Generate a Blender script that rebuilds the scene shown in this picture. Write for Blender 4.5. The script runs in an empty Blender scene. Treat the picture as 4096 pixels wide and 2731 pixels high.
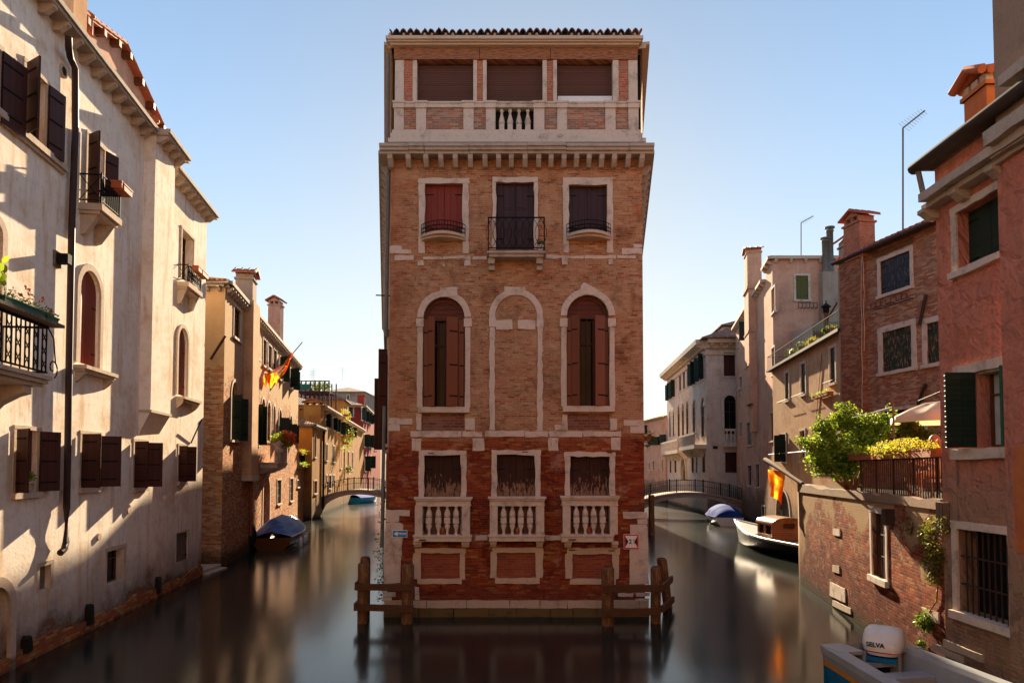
import bpy, math, random
from mathutils import Vector, Matrix
random.seed(11)
R=math.radians
sc=bpy.context.scene
col=sc.collection
CAMZ=4.1; FPX=2730.67; PITCH=R(2.2); PX,PY=2048.0,1772.0
def ray(nx,ny):
    a=(nx-PX)/FPX; b=(PY-ny)/FPX
    return Vector((a, math.cos(PITCH)-b*math.sin(PITCH), math.sin(PITCH)+b*math.cos(PITCH)))
K=1568/900
CR={'A':(1500,50,1.8443),'B':(1500,900,1.8443),'C':(1400,1700,1.8092),'L1':(0,0,K),'L2':(0,900,K),'L3':(0,1800,K),
 'M1':(700,900,K),'M2':(700,1700,K),'R1':(2550,850,K),'R2':(2550,1700,K),'S1':(3196,200,K),'S2':(3196,1000,K),'S3':(3196,1830,K),'D':(0,0,1/1.7415)}
def nat(c,x,y):
    X,Y,k=CR[c]; return X+x/k, Y+y/k
def atY(c,x,y,Y):
    r=ray(*nat(c,x,y)); t=Y/r.y; return Vector((r.x*t,Y,CAMZ+r.z*t))
def atZ(c,x,y,z):
    r=ray(*nat(c,x,y)); t=(z-CAMZ)/r.z; return Vector((r.x*t,r.y*t,z))
# ---------------------------------------------------------------- objects
OFF={}
def props(o,label=None,cat=None,group=None,kind=None):
    if label: o['label']=label
    if cat: o['category']=cat
    if group: o['group']=group
    if kind: o['kind']=kind
    return o
def thing(name,label,cat,loc=(0,0,0),group=None):
    o=bpy.data.objects.new(name,None); col.objects.link(o); o.location=loc; o.empty_display_size=.3
    OFF[o.name]=Vector(loc); return props(o,label,cat,group)
class MB:
    def __init__(s): s.v=[]; s.f=[]; s.uv=[]; s.mi=[]; s.sm=[]; s.cuts=[]
    def cut(s): s.cuts.append(len(s.f))
    def face(s,pts,uv=None,mi=0,sm=False):
        b=len(s.v); s.v+= [tuple(p) for p in pts]; s.f.append(tuple(range(b,b+len(pts))))
        s.uv.append(uv or [(0,0)]*len(pts)); s.mi.append(mi); s.sm.append(sm)
    def grid(s,rows,uvf=None,mi=0,sm=True,closed=False):
        b=len(s.v); n=len(rows[0]); m=len(rows)
        for r in rows: s.v+=[tuple(p) for p in r]
        for i in range(m-1):
            for j in range(n if closed else n-1):
                j2=(j+1)%n
                q=(b+i*n+j,b+i*n+j2,b+(i+1)*n+j2,b+(i+1)*n+j)
                s.f.append(q)
                s.uv.append([uvf(i,j),uvf(i,j+1),uvf(i+1,j+1),uvf(i+1,j)] if uvf else [(0,0)]*4); s.mi.append(mi); s.sm.append(sm)
    def box(s,F,s0,s1,z0,z1,d0,d1,mi=0):
        P=F.P
        if s0>s1: s0,s1=s1,s0
        s.face([P(s0,z0,d1),P(s1,z0,d1),P(s1,z1,d1),P(s0,z1,d1)],[(s0,z0),(s1,z0),(s1,z1),(s0,z1)],mi)
        s.face([P(s1,z0,d0),P(s0,z0,d0),P(s0,z1,d0),P(s1,z1,d0)],[(s1,z0),(s0,z0),(s0,z1),(s1,z1)],mi)
        s.face([P(s0,z0,d0),P(s0,z0,d1),P(s0,z1,d1),P(s0,z1,d0)],[(d0,z0),(d1,z0),(d1,z1),(d0,z1)],mi)
        s.face([P(s1,z0,d1),P(s1,z0,d0),P(s1,z1,d0),P(s1,z1,d1)],[(d1,z0),(d0,z0),(d0,z1),(d1,z1)],mi)
        s.face([P(s0,z1,d1),P(s1,z1,d1),P(s1,z1,d0),P(s0,z1,d0)],[(s0,d1),(s1,d1),(s1,d0),(s0,d0)],mi)
        s.face([P(s0,z0,d0),P(s1,z0,d0),P(s1,z0,d1),P(s0,z0,d1)],[(s0,d0),(s1,d0),(s1,d1),(s0,d1)],mi)
    def prism(s,F,poly,d0,d1,mi=0,back=False):
        s.face([F.P(a,z,d1) for a,z in poly],list(poly),mi)
        if back: s.face([F.P(a,z,d0) for a,z in reversed(poly)],list(reversed(poly)),mi)
        n=len(poly)
        for i in range(n):
            (a,z),(b,w)=poly[i],poly[(i+1)%n]
            s.face([F.P(a,z,d0),F.P(b,w,d0),F.P(b,w,d1),F.P(a,z,d1)],[(a+d0,z),(b+d0,w),(b+d1,w),(a+d1,z)],mi)
    def tube(s,pts,r,n=6,mi=0,cap=True):
        pts=[Vector(p) for p in pts]; rows=[]
        for i,p in enumerate(pts):
            t=(pts[min(i+1,len(pts)-1)]-pts[max(i-1,0)]).normalized()
            u=t.cross(Vector((0,0,1)));
            if u.length<.05: u=t.cross(Vector((0,1,0)))
            u.normalize(); w=t.cross(u)
            rr=r[i] if isinstance(r,(list,tuple)) else r
            rows.append([p+(u*math.cos(k*2*math.pi/n)+w*math.sin(k*2*math.pi/n))*rr for k in range(n)])
        s.grid(rows,lambda i,j:(j*.05,i*.5),mi,n>4,True)
        if cap:
            s.face(rows[0],None,mi); s.face(list(reversed(rows[-1])),None,mi)
    def lathe(s,c,prof,n=12,mi=0,sm=True):
        c=Vector(c)
        rows=[[c+Vector((r*math.cos(k*2*math.pi/n),r*math.sin(k*2*math.pi/n),z)) for k in range(n)] for r,z in prof]
        s.grid(rows,lambda i,j:(j*.1,i*.1),mi,sm,True)
        s.face(rows[-1],None,mi); s.face(list(reversed(rows[0])),None,mi)
    def build(s,name,mats,parent=None,off=None):
        if s.cuts and s.f:
            ks=sorted({0,*s.cuts,len(s.f)}); o=None
            for a,b in zip(ks,ks[1:]):
                q=MB(); mp={}
                for i in range(a,b):
                    fc=[]
                    for v in s.f[i]:
                        if v not in mp: mp[v]=len(q.v); q.v.append(s.v[v])
                        fc.append(mp[v])
                    q.f.append(tuple(fc)); q.uv.append(s.uv[i]); q.mi.append(s.mi[i]); q.sm.append(s.sm[i])
                o=q.build(name,mats,parent,off)
            return o
        if not isinstance(mats,(list,tuple)): mats=[mats]
        if not s.v: return None
        if off is None:
            if parent is not None: off=OFF.get(parent.name,Vector((0,0,0)))
            else:
                xs=[v[0] for v in s.v]; ys=[v[1] for v in s.v]; zs=[v[2] for v in s.v]
                off=Vector(((min(xs)+max(xs))/2,(min(ys)+max(ys))/2,min(zs)))
        me=bpy.data.meshes.new(name)
        me.from_pydata([(v[0]-off.x,v[1]-off.y,v[2]-off.z) for v in s.v],[],s.f)
        ul=me.uv_layers.new(name='UVMap'); flat=[]
        for u in s.uv:
            for a in u: flat+= [a[0],a[1]]
        ul.data.foreach_set('uv',flat)
        for m in mats: me.materials.append(m)
        me.polygons.foreach_set('material_index',s.mi); me.polygons.foreach_set('use_smooth',s.sm)
        o=bpy.data.objects.new(name,me); col.objects.link(o)
        if parent is not None: o.parent=parent
        else: o.location=off
        OFF[o.name]=off.copy()
        return o
class Fac:
    """a vertical plane: a along it, z up, d outward"""
    def __init__(s,P0,P1):
        s.O=Vector((P0[0],P0[1],0)); e=Vector((P1[0],P1[1],0))-s.O; s.L=e.length; s.S=e.normalized(); s.N=Vector((s.S.y,-s.S.x,0)); s.holes=[]
    def P(s,a,z,d=0): return Vector((s.O.x+s.S.x*a+s.N.x*d, s.O.y+s.S.y*a+s.N.y*d, z))
    def c(s,c,x,y,d=0):
        r=ray(*nat(c,x,y)); O=s.O+s.N*d
        t=(O.dot(s.N))/(r.dot(s.N)); p=r*t; p.z+=CAMZ
        return ((p-s.O).dot(s.S), p.z)
    def r(s,c,x0,y0,x1,y1,d=0):
        xc=(x0+x1)/2; yc=(y0+y1)/2
        return (s.c(c,x0,yc,d)[0],s.c(c,x1,yc,d)[0],s.c(c,xc,y1,d)[1],s.c(c,xc,y0,d)[1])
class Fr(Fac):
    def __init__(s,O,S,N=None):
        s.O=Vector((O[0],O[1],0)); s.S=Vector((S[0],S[1],0)).normalized(); s.N=Vector((s.S.y,-s.S.x,0)); s.L=1; s.holes=[]
# ---------------------------------------------------------------- material helpers
class NT:
    def __init__(s,name):
        m=bpy.data.materials.new(name); m.use_nodes=True; s.m=m; s.t=m.node_tree; s.t.nodes.clear()
        s.out=s.t.nodes.new('ShaderNodeOutputMaterial'); s.b=s.t.nodes.new('ShaderNodeBsdfPrincipled'); s.t.links.new(s.b.outputs[0],s.out.inputs[0])
        s._uv=None
    def n(s,typ,ins={},**pr):
        d=s.t.nodes.new('ShaderNode'+typ)
        for k,v in pr.items(): setattr(d,k,v)
        for k,v in ins.items(): s.put(d.inputs[k],v)
        return d
    def put(s,i,v):
        if isinstance(v,bpy.types.NodeSocket): s.t.links.new(v,i)
        else:
            try: i.default_value=v
            except Exception:
                i.default_value=(v[0],v[1],v[2],1) if hasattr(v,'__len__') else (v,v,v)
    def bs(s,**k):
        for a,v in k.items(): s.put(s.b.inputs[a.replace('_',' ')],v)
    def m_(s,op,a,b=0,c=None,cl=False):
        d=s.n('Math',operation=op,use_clamp=cl); s.put(d.inputs[0],a); s.put(d.inputs[1],b)
        if c is not None: s.put(d.inputs[2],c)
        return d.outputs[0]
    def mix(s,f,a,b,bl='MIX'):
        d=s.n('MixRGB',blend_type=bl); s.put(d.inputs[0],f); s.put(d.inputs[1],a); s.put(d.inputs[2],b); return d.outputs[0]
    def ramp(s,f,st,mode='LINEAR'):
        d=s.n('ValToRGB'); r=d.color_ramp; r.interpolation=mode
        while len(r.elements)<len(st): r.elements.new(.5)
        for e,(p,c) in zip(r.elements,st):
            e.position=p; e.color=(c[0],c[1],c[2],1) if hasattr(c,'__len__') else (c,c,c,1)
        s.put(d.inputs[0],f); return d.outputs[0]
    def step(s,x,lo,hi):
        d=s.n('MapRange',interpolation_type='SMOOTHSTEP'); s.put(d.inputs[0],x); s.put(d.inputs[1],lo); s.put(d.inputs[2],hi); return d.outputs[0]
    def uv(s):
        if not s._uv:
            u=s.n('UVMap',uv_map='UVMap').outputs[0]; x=s.n('SeparateXYZ'); s.put(x.inputs[0],u); s._uv=(u,x.outputs[0],x.outputs[1])
        return s._uv
    def obj(s): return s.n('TexCoord').outputs['Object']
    def vec(s,x,y,z=0):
        d=s.n('CombineXYZ'); s.put(d.inputs[0],x); s.put(d.inputs[1],y); s.put(d.inputs[2],z); return d.outputs[0]
    def scl(s,v,sx,sy,sz=1):
        d=s.n('Mapping'); s.put(d.inputs[0],v); d.inputs['Scale'].default_value=(sx,sy,sz); return d.outputs[0]
    def noise(s,v,sc,det=4,ro=.6,dist=0):
        d=s.n('TexNoise'); s.put(d.inputs['Vector'],v); s.put(d.inputs['Scale'],sc); s.put(d.inputs['Detail'],det); s.put(d.inputs['Roughness'],ro); s.put(d.inputs['Distortion'],dist); return d.outputs[0]
    def bump(s,h,st=.3,di=.02,nrm=None):
        d=s.n('Bump'); s.put(d.inputs['Strength'],st); s.put(d.inputs['Distance'],di); s.put(d.inputs['Height'],h)
        s.t.links.new(d.outputs[0],s.b.inputs['Normal']); return d
def bricks(t,pal,mort,bw=.25,bh=.072,mw=.014,wob=.03):
    u,ux,uy=t.uv()
    nz=t.n('TexNoise'); t.put(nz.inputs['Vector'],u); nz.inputs['Scale'].default_value=2.3; nz.inputs['Detail'].default_value=3
    sp=t.n('SeparateXYZ'); t.put(sp.inputs[0],nz.outputs['Color'])
    X=t.m_('ADD',ux,t.m_('MULTIPLY',t.m_('SUBTRACT',sp.outputs[0],.5),wob*2)); Y=t.m_('ADD',uy,t.m_('MULTIPLY',t.m_('SUBTRACT',sp.outputs[1],.5),wob))
    v=t.m_('DIVIDE',Y,bh); row=t.m_('FLOOR',v)
    wr=t.n('TexWhiteNoise',noise_dimensions='1D'); t.put(wr.inputs['W'],row)
    uu=t.m_('ADD',t.m_('DIVIDE',X,bw),t.m_('ADD',t.m_('MULTIPLY',t.m_('MODULO',row,2),.5),t.m_('MULTIPLY',wr.outputs[0],.35)))
    cell=t.m_('FLOOR',uu)
    wn=t.n('TexWhiteNoise',noise_dimensions='2D'); t.put(wn.inputs['Vector'],t.vec(cell,row))
    n=len(pal); c=t.ramp(wn.outputs[0],[(i/n,p) for i,p in enumerate(pal)],'CONSTANT')
    fu=t.m_('FRACT',uu); fv=t.m_('FRACT',v)
    du=t.m_('MULTIPLY',t.m_('MINIMUM',fu,t.m_('SUBTRACT',1,fu)),bw); dv=t.m_('MULTIPLY',t.m_('MINIMUM',fv,t.m_('SUBTRACT',1,fv)),bh)
    e=t.m_('ADD',t.m_('MINIMUM',du,dv),t.m_('MULTIPLY',t.m_('SUBTRACT',t.noise(u,28,2),.5),mw*.9))
    mask=t.step(e,mw*.25,mw*.75)
    c=t.mix(t.noise(u,45,3),c,t.mix(1,c,(.75,.7,.68),'MULTIPLY'))
    return t.mix(mask,mort,c),mask,wn.outputs[0]
def mat_brick(name,pal,mort,smear=.35,smc=None,bw=.25,bh=.072,low=None,grime=.25,peel=None,peelc=None,pa=1.6,leftp=0):
    t=NT(name); u,ux,uy=t.uv()
    c,mask,rnd=bricks(t,pal,mort,bw,bh)
    big=t.noise(u,.9,6,.65)
    sm=t.m_('MULTIPLY',t.step(t.noise(u,2.2,5,.7),.42,.68),smear)
    c=t.mix(sm,c,smc or mort)
    g=t.step(t.noise(t.scl(u,1.6,.35),1.3,5,.7),.5,.8)
    c=t.mix(t.m_('MULTIPLY',g,grime),c,(.07,.05,.04))
    c=t.mix(t.step(big,.35,.7),c,t.mix(1,c,(1.22,1.12,1.05),'MULTIPLY'))
    h=t.m_('ADD',t.m_('MULTIPLY',mask,.6),t.m_('MULTIPLY',t.noise(u,30,3),.5))
    if peel:
        pv=t.m_('ADD',t.m_('MULTIPLY',t.m_('SUBTRACT',t.noise(u,.8,8,.66),.5),pa),t.m_('MULTIPLY',t.m_('SUBTRACT',uy,peel[0]),peel[1]))
        if leftp: pv=t.m_('ADD',pv,t.m_('MULTIPLY',t.m_('SUBTRACT',1,t.step(ux,.3,leftp)),.75))
        pk=t.step(pv,0,.025); pe=t.step(pv,-.12,0); c=t.mix(t.m_('MULTIPLY',pe,.45),c,tuple(x*.6 for x in peelc))
        pc=t.mix(t.noise(u,3,5),peelc,t.mix(1,peelc,(.7,.68,.66),'MULTIPLY'))
        c=t.mix(pk,c,pc); h=t.m_('ADD',t.m_('MULTIPLY',h,t.m_('SUBTRACT',1,t.m_('MULTIPLY',pk,.85))),t.m_('MULTIPLY',pk,1.3))
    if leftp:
        kd=t.step(t.m_('ADD',uy,t.m_('MULTIPLY',t.m_('SUBTRACT',t.noise(u,.9,8,.72),.5),4.5)),.7,2.1); c=t.mix(kd,t.mix(1,c,(.5,.4,.38),'MULTIPLY'),c)  # darker lower canal wall: damp patches plus shade put into the colour
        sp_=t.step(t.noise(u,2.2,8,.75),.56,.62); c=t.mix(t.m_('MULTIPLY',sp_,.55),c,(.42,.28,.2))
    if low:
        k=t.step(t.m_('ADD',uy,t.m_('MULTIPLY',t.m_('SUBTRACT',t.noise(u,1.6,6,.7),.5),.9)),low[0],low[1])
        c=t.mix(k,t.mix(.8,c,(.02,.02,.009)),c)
    t.bs(Base_Color=c,Roughness=.95,Specular_IOR_Level=.03)
    t.bump(h,.6,.03); return t.m
def mat_plaster(name,c1,c2,stain=(.35,.22,.12),sk=.35,rough_bump=.25,pal=None,mort=(.3,.25,.2),peel=None,damp=None,dampc=(.12,.1,.08),dirt=.25,bigbump=0,mott=.9,bd=.03):
    t=NT(name); u,ux,uy=t.uv()
    a=t.noise(u,mott,7,.62); c=t.mix(t.step(a,.35,.7),c1,c2)
    b=t.noise(u,5,6,.7); c=t.mix(t.m_('MULTIPLY',t.step(b,.47,.7),.6),c,t.mix(1,c,(.76,.7,.64),'MULTIPLY')); b2=t.noise(u,.45,6,.7); c=t.mix(t.m_('MULTIPLY',t.step(b2,.5,.62),.55),c,t.mix(1,c,(.84,.72,.6),'MULTIPLY'))
    s=t.step(t.noise(t.scl(u,1.7,.2),1.6,5,.65),.52,.66); c=t.mix(t.m_('MULTIPLY',s,sk),c,stain)
    s2=t.step(t.noise(t.scl(u,3.5,.33),1.9,4,.6),.56,.72); c=t.mix(t.m_('MULTIPLY',s2,dirt),c,(.16,.12,.09))
    h=t.m_('MULTIPLY',t.noise(u,14,5),.35)
    if bigbump: h=t.m_('ADD',h,t.m_('MULTIPLY',t.noise(u,3.1,3,.5,.6),bigbump))
    if pal:
        bc,mask,_=bricks(t,pal,mort)
        pv=t.m_('ADD',t.m_('MULTIPLY',t.m_('SUBTRACT',t.noise(u,.7,9,.68),.5),1.7),t.m_('MULTIPLY',t.m_('SUBTRACT',peel[0],uy),peel[1])); pk=t.step(pv,0,.02)
        edge=t.step(pv,-.22,0)
        c=t.mix(t.m_('MULTIPLY',edge,.55),c,dampc)
        c=t.mix(pk,c,bc); h=t.m_('SUBTRACT',t.m_('ADD',h,t.m_('MULTIPLY',t.m_('MULTIPLY',mask,pk),.6)),t.m_('MULTIPLY',pk,1.3))
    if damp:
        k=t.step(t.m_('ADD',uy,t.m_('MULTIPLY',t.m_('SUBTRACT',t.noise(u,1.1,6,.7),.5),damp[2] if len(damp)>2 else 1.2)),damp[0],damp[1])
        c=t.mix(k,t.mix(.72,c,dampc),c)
    c=t.mix(t.step(t.m_('ADD',uy,t.m_('MULTIPLY',t.m_('SUBTRACT',t.noise(u,2.2,5,.7),.5),.6)),.1,.5),t.mix(.85,c,(.02,.02,.01)),c)
    t.bs(Base_Color=c,Roughness=.95,Specular_IOR_Level=.03); t.bump(h,min(1,rough_bump+.2),bd); return t.m
def mat_wood(name,c,c2=None,plank=.14,peelc=None,rough=.6,horiz=False,grain=True,pz=None):
    t=NT(name); u,ux,uy=t.uv(); w=uy if horiz else ux
    c2=c2 or tuple(x*.6 for x in c)
    g=t.noise(t.scl(u,3 if horiz else 30,30 if horiz else 3),1.5,4,.6)
    cc=t.mix(t.step(g,.3,.75),c,c2) if grain else t.mix(t.noise(u,2,4),c,c2)
    q=t.m_('DIVIDE',w,plank); wn=t.n('TexWhiteNoise',noise_dimensions='1D'); t.put(wn.inputs['W'],t.m_('FLOOR',q))
    cc=t.mix(t.m_('MULTIPLY',wn.outputs[0],.35),cc,t.mix(1,cc,(.6,.58,.55),'MULTIPLY'))
    f=t.m_('FRACT',q); e=t.m_('MULTIPLY',t.m_('MINIMUM',f,t.m_('SUBTRACT',1,f)),plank); k=t.step(e,.003,.009)
    if peelc:
        p=t.step(t.m_('SUBTRACT',t.noise(t.scl(u,8,1.6),2,6,.75),t.m_('MULTIPLY',t.m_('SUBTRACT',uy,pz),.3) if pz else 0),.53,.58); cc=t.mix(t.m_('MULTIPLY',p,.7),cc,peelc)
    cc=t.mix(k,t.mix(.75,cc,(.01,.007,.005)),cc)
    t.bs(Base_Color=cc,Roughness=rough,Specular_IOR_Level=.18); t.bump(t.m_('ADD',k,t.m_('MULTIPLY',g,.15)),.5,.01); return t.m
def mat_flat(name,c,rough=.6,metal=0,var=.25,sc=6,spec=.4,bump=.0):
    t=NT(name); o=t.obj(); n=t.noise(o,sc,5,.65); cc=t.mix(t.m_('MULTIPLY',t.step(n,.3,.75),var*2,cl=True),c,tuple(x*.55 for x in c))
    t.bs(Base_Color=cc,Roughness=rough,Metallic=metal,Specular_IOR_Level=spec)
    if bump: t.bump(n,bump,.02)
    return t.m
def mat_stone(name,c=(.56,.47,.4),dirt=(.2,.13,.09),amt=.55,low=None):
    t=NT(name); o=t.obj(); n=t.noise(o,2.4,7,.68); n2=t.noise(o,14,6,.7)
    cc=t.mix(t.m_('MULTIPLY',t.step(n,.48,.78),amt),c,dirt); cc=t.mix(t.m_('MULTIPLY',t.step(n2,.45,.75),.4),cc,t.mix(1,cc,(.6,.55,.5),'MULTIPLY'))
    t.bs(Base_Color=cc,Roughness=.9,Specular_IOR_Level=.06); t.bump(t.m_('ADD',n2,n),.35,.02); return t.m
def mat_leaf(name,c,c2,tr=.5):
    t=NT(name); g=t.n('NewGeometry'); rn=g.outputs['Random Per Island']
    cc=t.mix(rn,c,c2); t.bs(Base_Color=cc,Roughness=.55,Specular_IOR_Level=.3)
    tl=t.n('BsdfTranslucent'); t.put(tl.inputs[0],t.mix(.3,cc,(.5,.6,.05)))
    mx=t.n('MixShader'); t.put(mx.inputs[0],tr); t.t.links.new(t.b.outputs[0],mx.inputs[1]); t.t.links.new(tl.outputs[0],mx.inputs[2]); t.t.links.new(mx.outputs[0],t.out.inputs[0]); return t.m
M={}
BR_UP=[(.48,.25,.14),(.43,.2,.1),(.52,.29,.17),(.45,.21,.11),(.58,.38,.25),(.47,.25,.14),(.38,.09,.035),(.5,.28,.16),(.36,.19,.12),(.46,.22,.12),(.52,.27,.15),(.48,.25,.14),(.3,.12,.06),(.55,.34,.21)]
BR_LO=[(.27,.055,.026),(.22,.042,.02),(.32,.075,.03),(.25,.06,.03),(.36,.11,.04),(.2,.05,.03),(.3,.06,.03),(.36,.17,.06),(.17,.045,.03),(.29,.07,.035)]
BR_OLD=[(.36,.17,.1),(.42,.22,.13),(.3,.12,.06),(.46,.28,.18),(.38,.13,.06),(.5,.33,.2),(.26,.11,.07)]
def mat_tetta():
    t=NT('palazzo_brick'); u,ux,uy=t.uv()
    a,mk,r1=bricks(t,BR_UP,(.5,.33,.21),.2,.06,.016)
    b,mk2,r2=bricks(t,BR_LO,(.2,.1,.06),.23,.062,.013)
    sm=t.step(t.noise(u,1.5,6,.7),.4,.66); a=t.mix(t.m_('MULTIPLY',sm,.5),a,(.52,.32,.19)); lime=t.step(t.noise(u,.62,7,.72),.53,.64); a=t.mix(t.m_('MULTIPLY',lime,.65),a,(.56,.38,.25)); grp=t.step(t.noise(t.scl(u,1,.8),1.1,6,.7,.5),.5,.66); a=t.mix(t.m_('MULTIPLY',grp,.75),a,t.mix(1,a,(.5,.42,.38),'MULTIPLY')); rdp=t.step(t.noise(t.scl(u,.8,1.6),.8,7,.72,.4),.54,.62); a=t.mix(t.m_('MULTIPLY',rdp,.5),a,t.mix(1,a,(.85,.5,.38),'MULTIPLY')); a=t.mix(1,a,(.92,.9,.86),'MULTIPLY')
    och=t.step(t.m_('ADD',t.noise(u,.9,5,.6),t.m_('MULTIPLY',t.step(uy,4.1,4.8),.1)),.53,.6); b=t.mix(t.m_('MULTIPLY',och,.55),b,t.mix(1,b,(1.5,2.0,1.6),'MULTIPLY'))
    pale=t.step(t.noise(u,.75,8,.74),.55,.63); b=t.mix(t.m_('MULTIPLY',pale,.7),b,(.42,.25,.19)); dkp=t.step(t.noise(t.scl(u,1,1.3),.8,7,.75,.4),.52,.6); b=t.mix(t.m_('MULTIPLY',dkp,.75),b,t.mix(1,b,(.5,.4,.4),'MULTIPLY')); b=t.mix(1,b,(.98,.78,.72),'MULTIPLY')
    z=t.m_('ADD',uy,t.m_('MULTIPLY',t.m_('SUBTRACT',t.noise(u,.8,6,.7),.5),1.6))
    lft=t.step(t.m_('ADD',ux,t.m_('MULTIPLY',t.noise(u,1.7,5),.9)),.55,1.25)   # redder band up the left corner
    rt=t.step(t.m_('ADD',ux,t.m_('MULTIPLY',t.noise(u,1.3,5),.9)),7.6,8.1)
    k=t.step(z,4.8,5.4); c=t.mix(k,b,a)
    red=t.m_('MULTIPLY',t.m_('SUBTRACT',1,lft),t.m_('MULTIPLY',k,.55)); c=t.mix(red,c,t.mix(.5,c,(.33,.09,.04)))
    top=t.m_('MULTIPLY',t.step(z,9.6,11.2),.3); c=t.mix(top,c,t.mix(1,c,(1.15,.88,.75),'MULTIPLY'))
    g=t.step(t.noise(t.scl(u,1.5,.4),1.2,6,.7),.52,.8); c=t.mix(t.m_('MULTIPLY',g,.55),c,(.08,.055,.04))
    dk=t.step(t.m_('ADD',uy,t.m_('MULTIPLY',t.m_('SUBTRACT',t.noise(u,1.6,5),.5),.5)),.45,1.0)
    c=t.mix(dk,t.mix(.5,c,(.1,.03,.02)),c)
    h=t.m_('ADD',t.m_('MULTIPLY',t.mix(k,mk2,mk),.6),t.m_('MULTIPLY',t.noise(u,26,4),.6))
    t.bs(Base_Color=c,Roughness=.95,Specular_IOR_Level=.03); t.bump(h,.7,.03); return t.m
M['tetta']=mat_tetta()
M['panelbrick']=mat_brick('infill_brick',[(.3,.08,.04),(.27,.065,.035),(.33,.1,.05),(.29,.07,.04)],(.22,.12,.09),.12,bw=.25,bh=.07,grime=.2)
M['darkbrick']=mat_brick('dark_infill_brick',[(.22,.1,.07),(.17,.07,.05),(.26,.13,.1),(.24,.08,.05)],(.26,.17,.12),.1,bw=.25,bh=.08,grime=.35)
M['pierbrick']=mat_brick('pier_brick',[(.42,.13,.07),(.38,.11,.06),(.44,.17,.1)],(.4,.26,.2),.2,bw=.2,bh=.07,grime=.1)
M['parbrick']=mat_brick('parapet_brick',[(.4,.2,.13),(.3,.13,.09),(.45,.28,.2),(.38,.13,.07),(.25,.15,.12)],(.38,.29,.23),.2,bw=.22,bh=.062,grime=.2)
M['oldbrick']=mat_brick('old_brick',BR_OLD,(.38,.29,.2),.45,(.4,.3,.2))
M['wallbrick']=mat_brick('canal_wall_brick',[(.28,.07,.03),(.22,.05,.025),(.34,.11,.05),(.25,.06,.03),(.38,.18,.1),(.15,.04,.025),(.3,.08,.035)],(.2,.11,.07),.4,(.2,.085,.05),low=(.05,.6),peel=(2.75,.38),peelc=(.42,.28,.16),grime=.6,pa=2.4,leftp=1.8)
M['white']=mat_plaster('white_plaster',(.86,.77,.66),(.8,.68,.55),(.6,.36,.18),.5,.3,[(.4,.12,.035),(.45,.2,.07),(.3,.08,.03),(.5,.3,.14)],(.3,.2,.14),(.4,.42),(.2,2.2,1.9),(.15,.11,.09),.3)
M['greyplaster']=mat_plaster('grey_plaster',(.38,.3,.24),(.3,.23,.18),(.2,.15,.12),.3)
M['l2']=mat_brick('house_brick_and_render',[(.44,.19,.09),(.5,.26,.13),(.36,.12,.05),(.54,.33,.18),(.46,.16,.06),(.58,.4,.24),(.3,.12,.06)],(.42,.29,.17),.4,(.5,.32,.18),bw=.26,bh=.08,low=(.2,.9),peel=(8.0,.3),peelc=(.56,.37,.2),grime=.4)
M['ochre']=mat_plaster('ochre_plaster',(.4,.19,.045),(.32,.145,.04),(.3,.15,.06),.35,.2,BR_OLD,(.35,.27,.2),(-.2,.22),(.5,2.5))
M['ochre2']=mat_plaster('yellow_plaster',(.42,.22,.06),(.34,.16,.05),(.32,.18,.08),.35,.2,BR_OLD,(.35,.27,.2),(-.2,.22),(.5,2.5))
M['redp']=mat_plaster('red_plaster',(.34,.05,.035),(.27,.045,.03),(.25,.08,.05),.3,.2,BR_OLD,(.35,.27,.2),(-.2,.22),(.5,2.5))
M['cream']=mat_plaster('cream_plaster',(.6,.46,.34),(.52,.38,.27),(.3,.2,.14),.3,.2,BR_OLD,(.35,.27,.2),(0,.2),(.5,2.5))
M['pinkp']=mat_plaster('pale_pink_plaster',(.62,.36,.25),(.54,.31,.22),(.33,.22,.17),.3,.2,BR_OLD,(.35,.27,.2),(2.0,.22),(.8,3))
M['tan']=mat_plaster('tan_plaster',(.6,.38,.22),(.52,.31,.18),(.3,.18,.12),.35,.2,BR_OLD,(.35,.27,.2),(.9,.22),(.8,3))
M['pal']=mat_plaster('palazzo_plaster',(.62,.52,.46),(.55,.44,.38),(.3,.24,.2),.35,.15,BR_OLD,(.35,.27,.2),(-.6,.2),(.8,3.5))
M['pink']=mat_plaster('salmon_plaster',(.54,.21,.145),(.44,.17,.12),(.28,.14,.1),.35,.5,BR_LO+[(.4,.28,.2)],(.3,.21,.16),(1.6,.22),(3.3,4.7,2.0),(.27,.19,.13),.3,bigbump=1.8,mott=.6,bd=.12)
M['orangep']=mat_plaster('orange_plaster',(.5,.17,.06),(.45,.15,.07),(.2,.1,.06),.25,.3)
M['brickhouse']=mat_brick('weathered_brick_house',BR_OLD+[(.33,.09,.04)],(.3,.22,.17),.5,(.32,.23,.17),peel=(15.0,.07),peelc=(.46,.28,.17),grime=.45)
M['stone']=mat_stone('pale_stone',(.6,.5,.42),(.15,.1,.07),.8); M['stone2']=mat_stone('grey_stone',(.42,.35,.29),(.14,.1,.07),.6); M['wstone']=mat_stone('warm_stone',(.54,.42,.32),(.3,.18,.1),.5)
M['quay']=mat_stone('quay_stone',(.45,.36,.28),(.16,.1,.07),.7); M['algae']=mat_stone('algae_stone',(.13,.09,.04),(.03,.035,.012),.95)
M['render']=mat_stone('rough_render',(.3,.21,.15),(.16,.11,.08),.6)
M['redsh']=mat_wood('red_shutter',(.26,.035,.015),(.17,.03,.018),.19,rough=.45)
M['plum']=mat_wood('plum_shutter',(.055,.024,.026),(.04,.018,.022),.18,rough=.45,grain=False)
M['brown']=mat_wood('brown_metal_shutter',(.21,.065,.032),(.18,.055,.03),3,rough=.38,grain=False)
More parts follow.
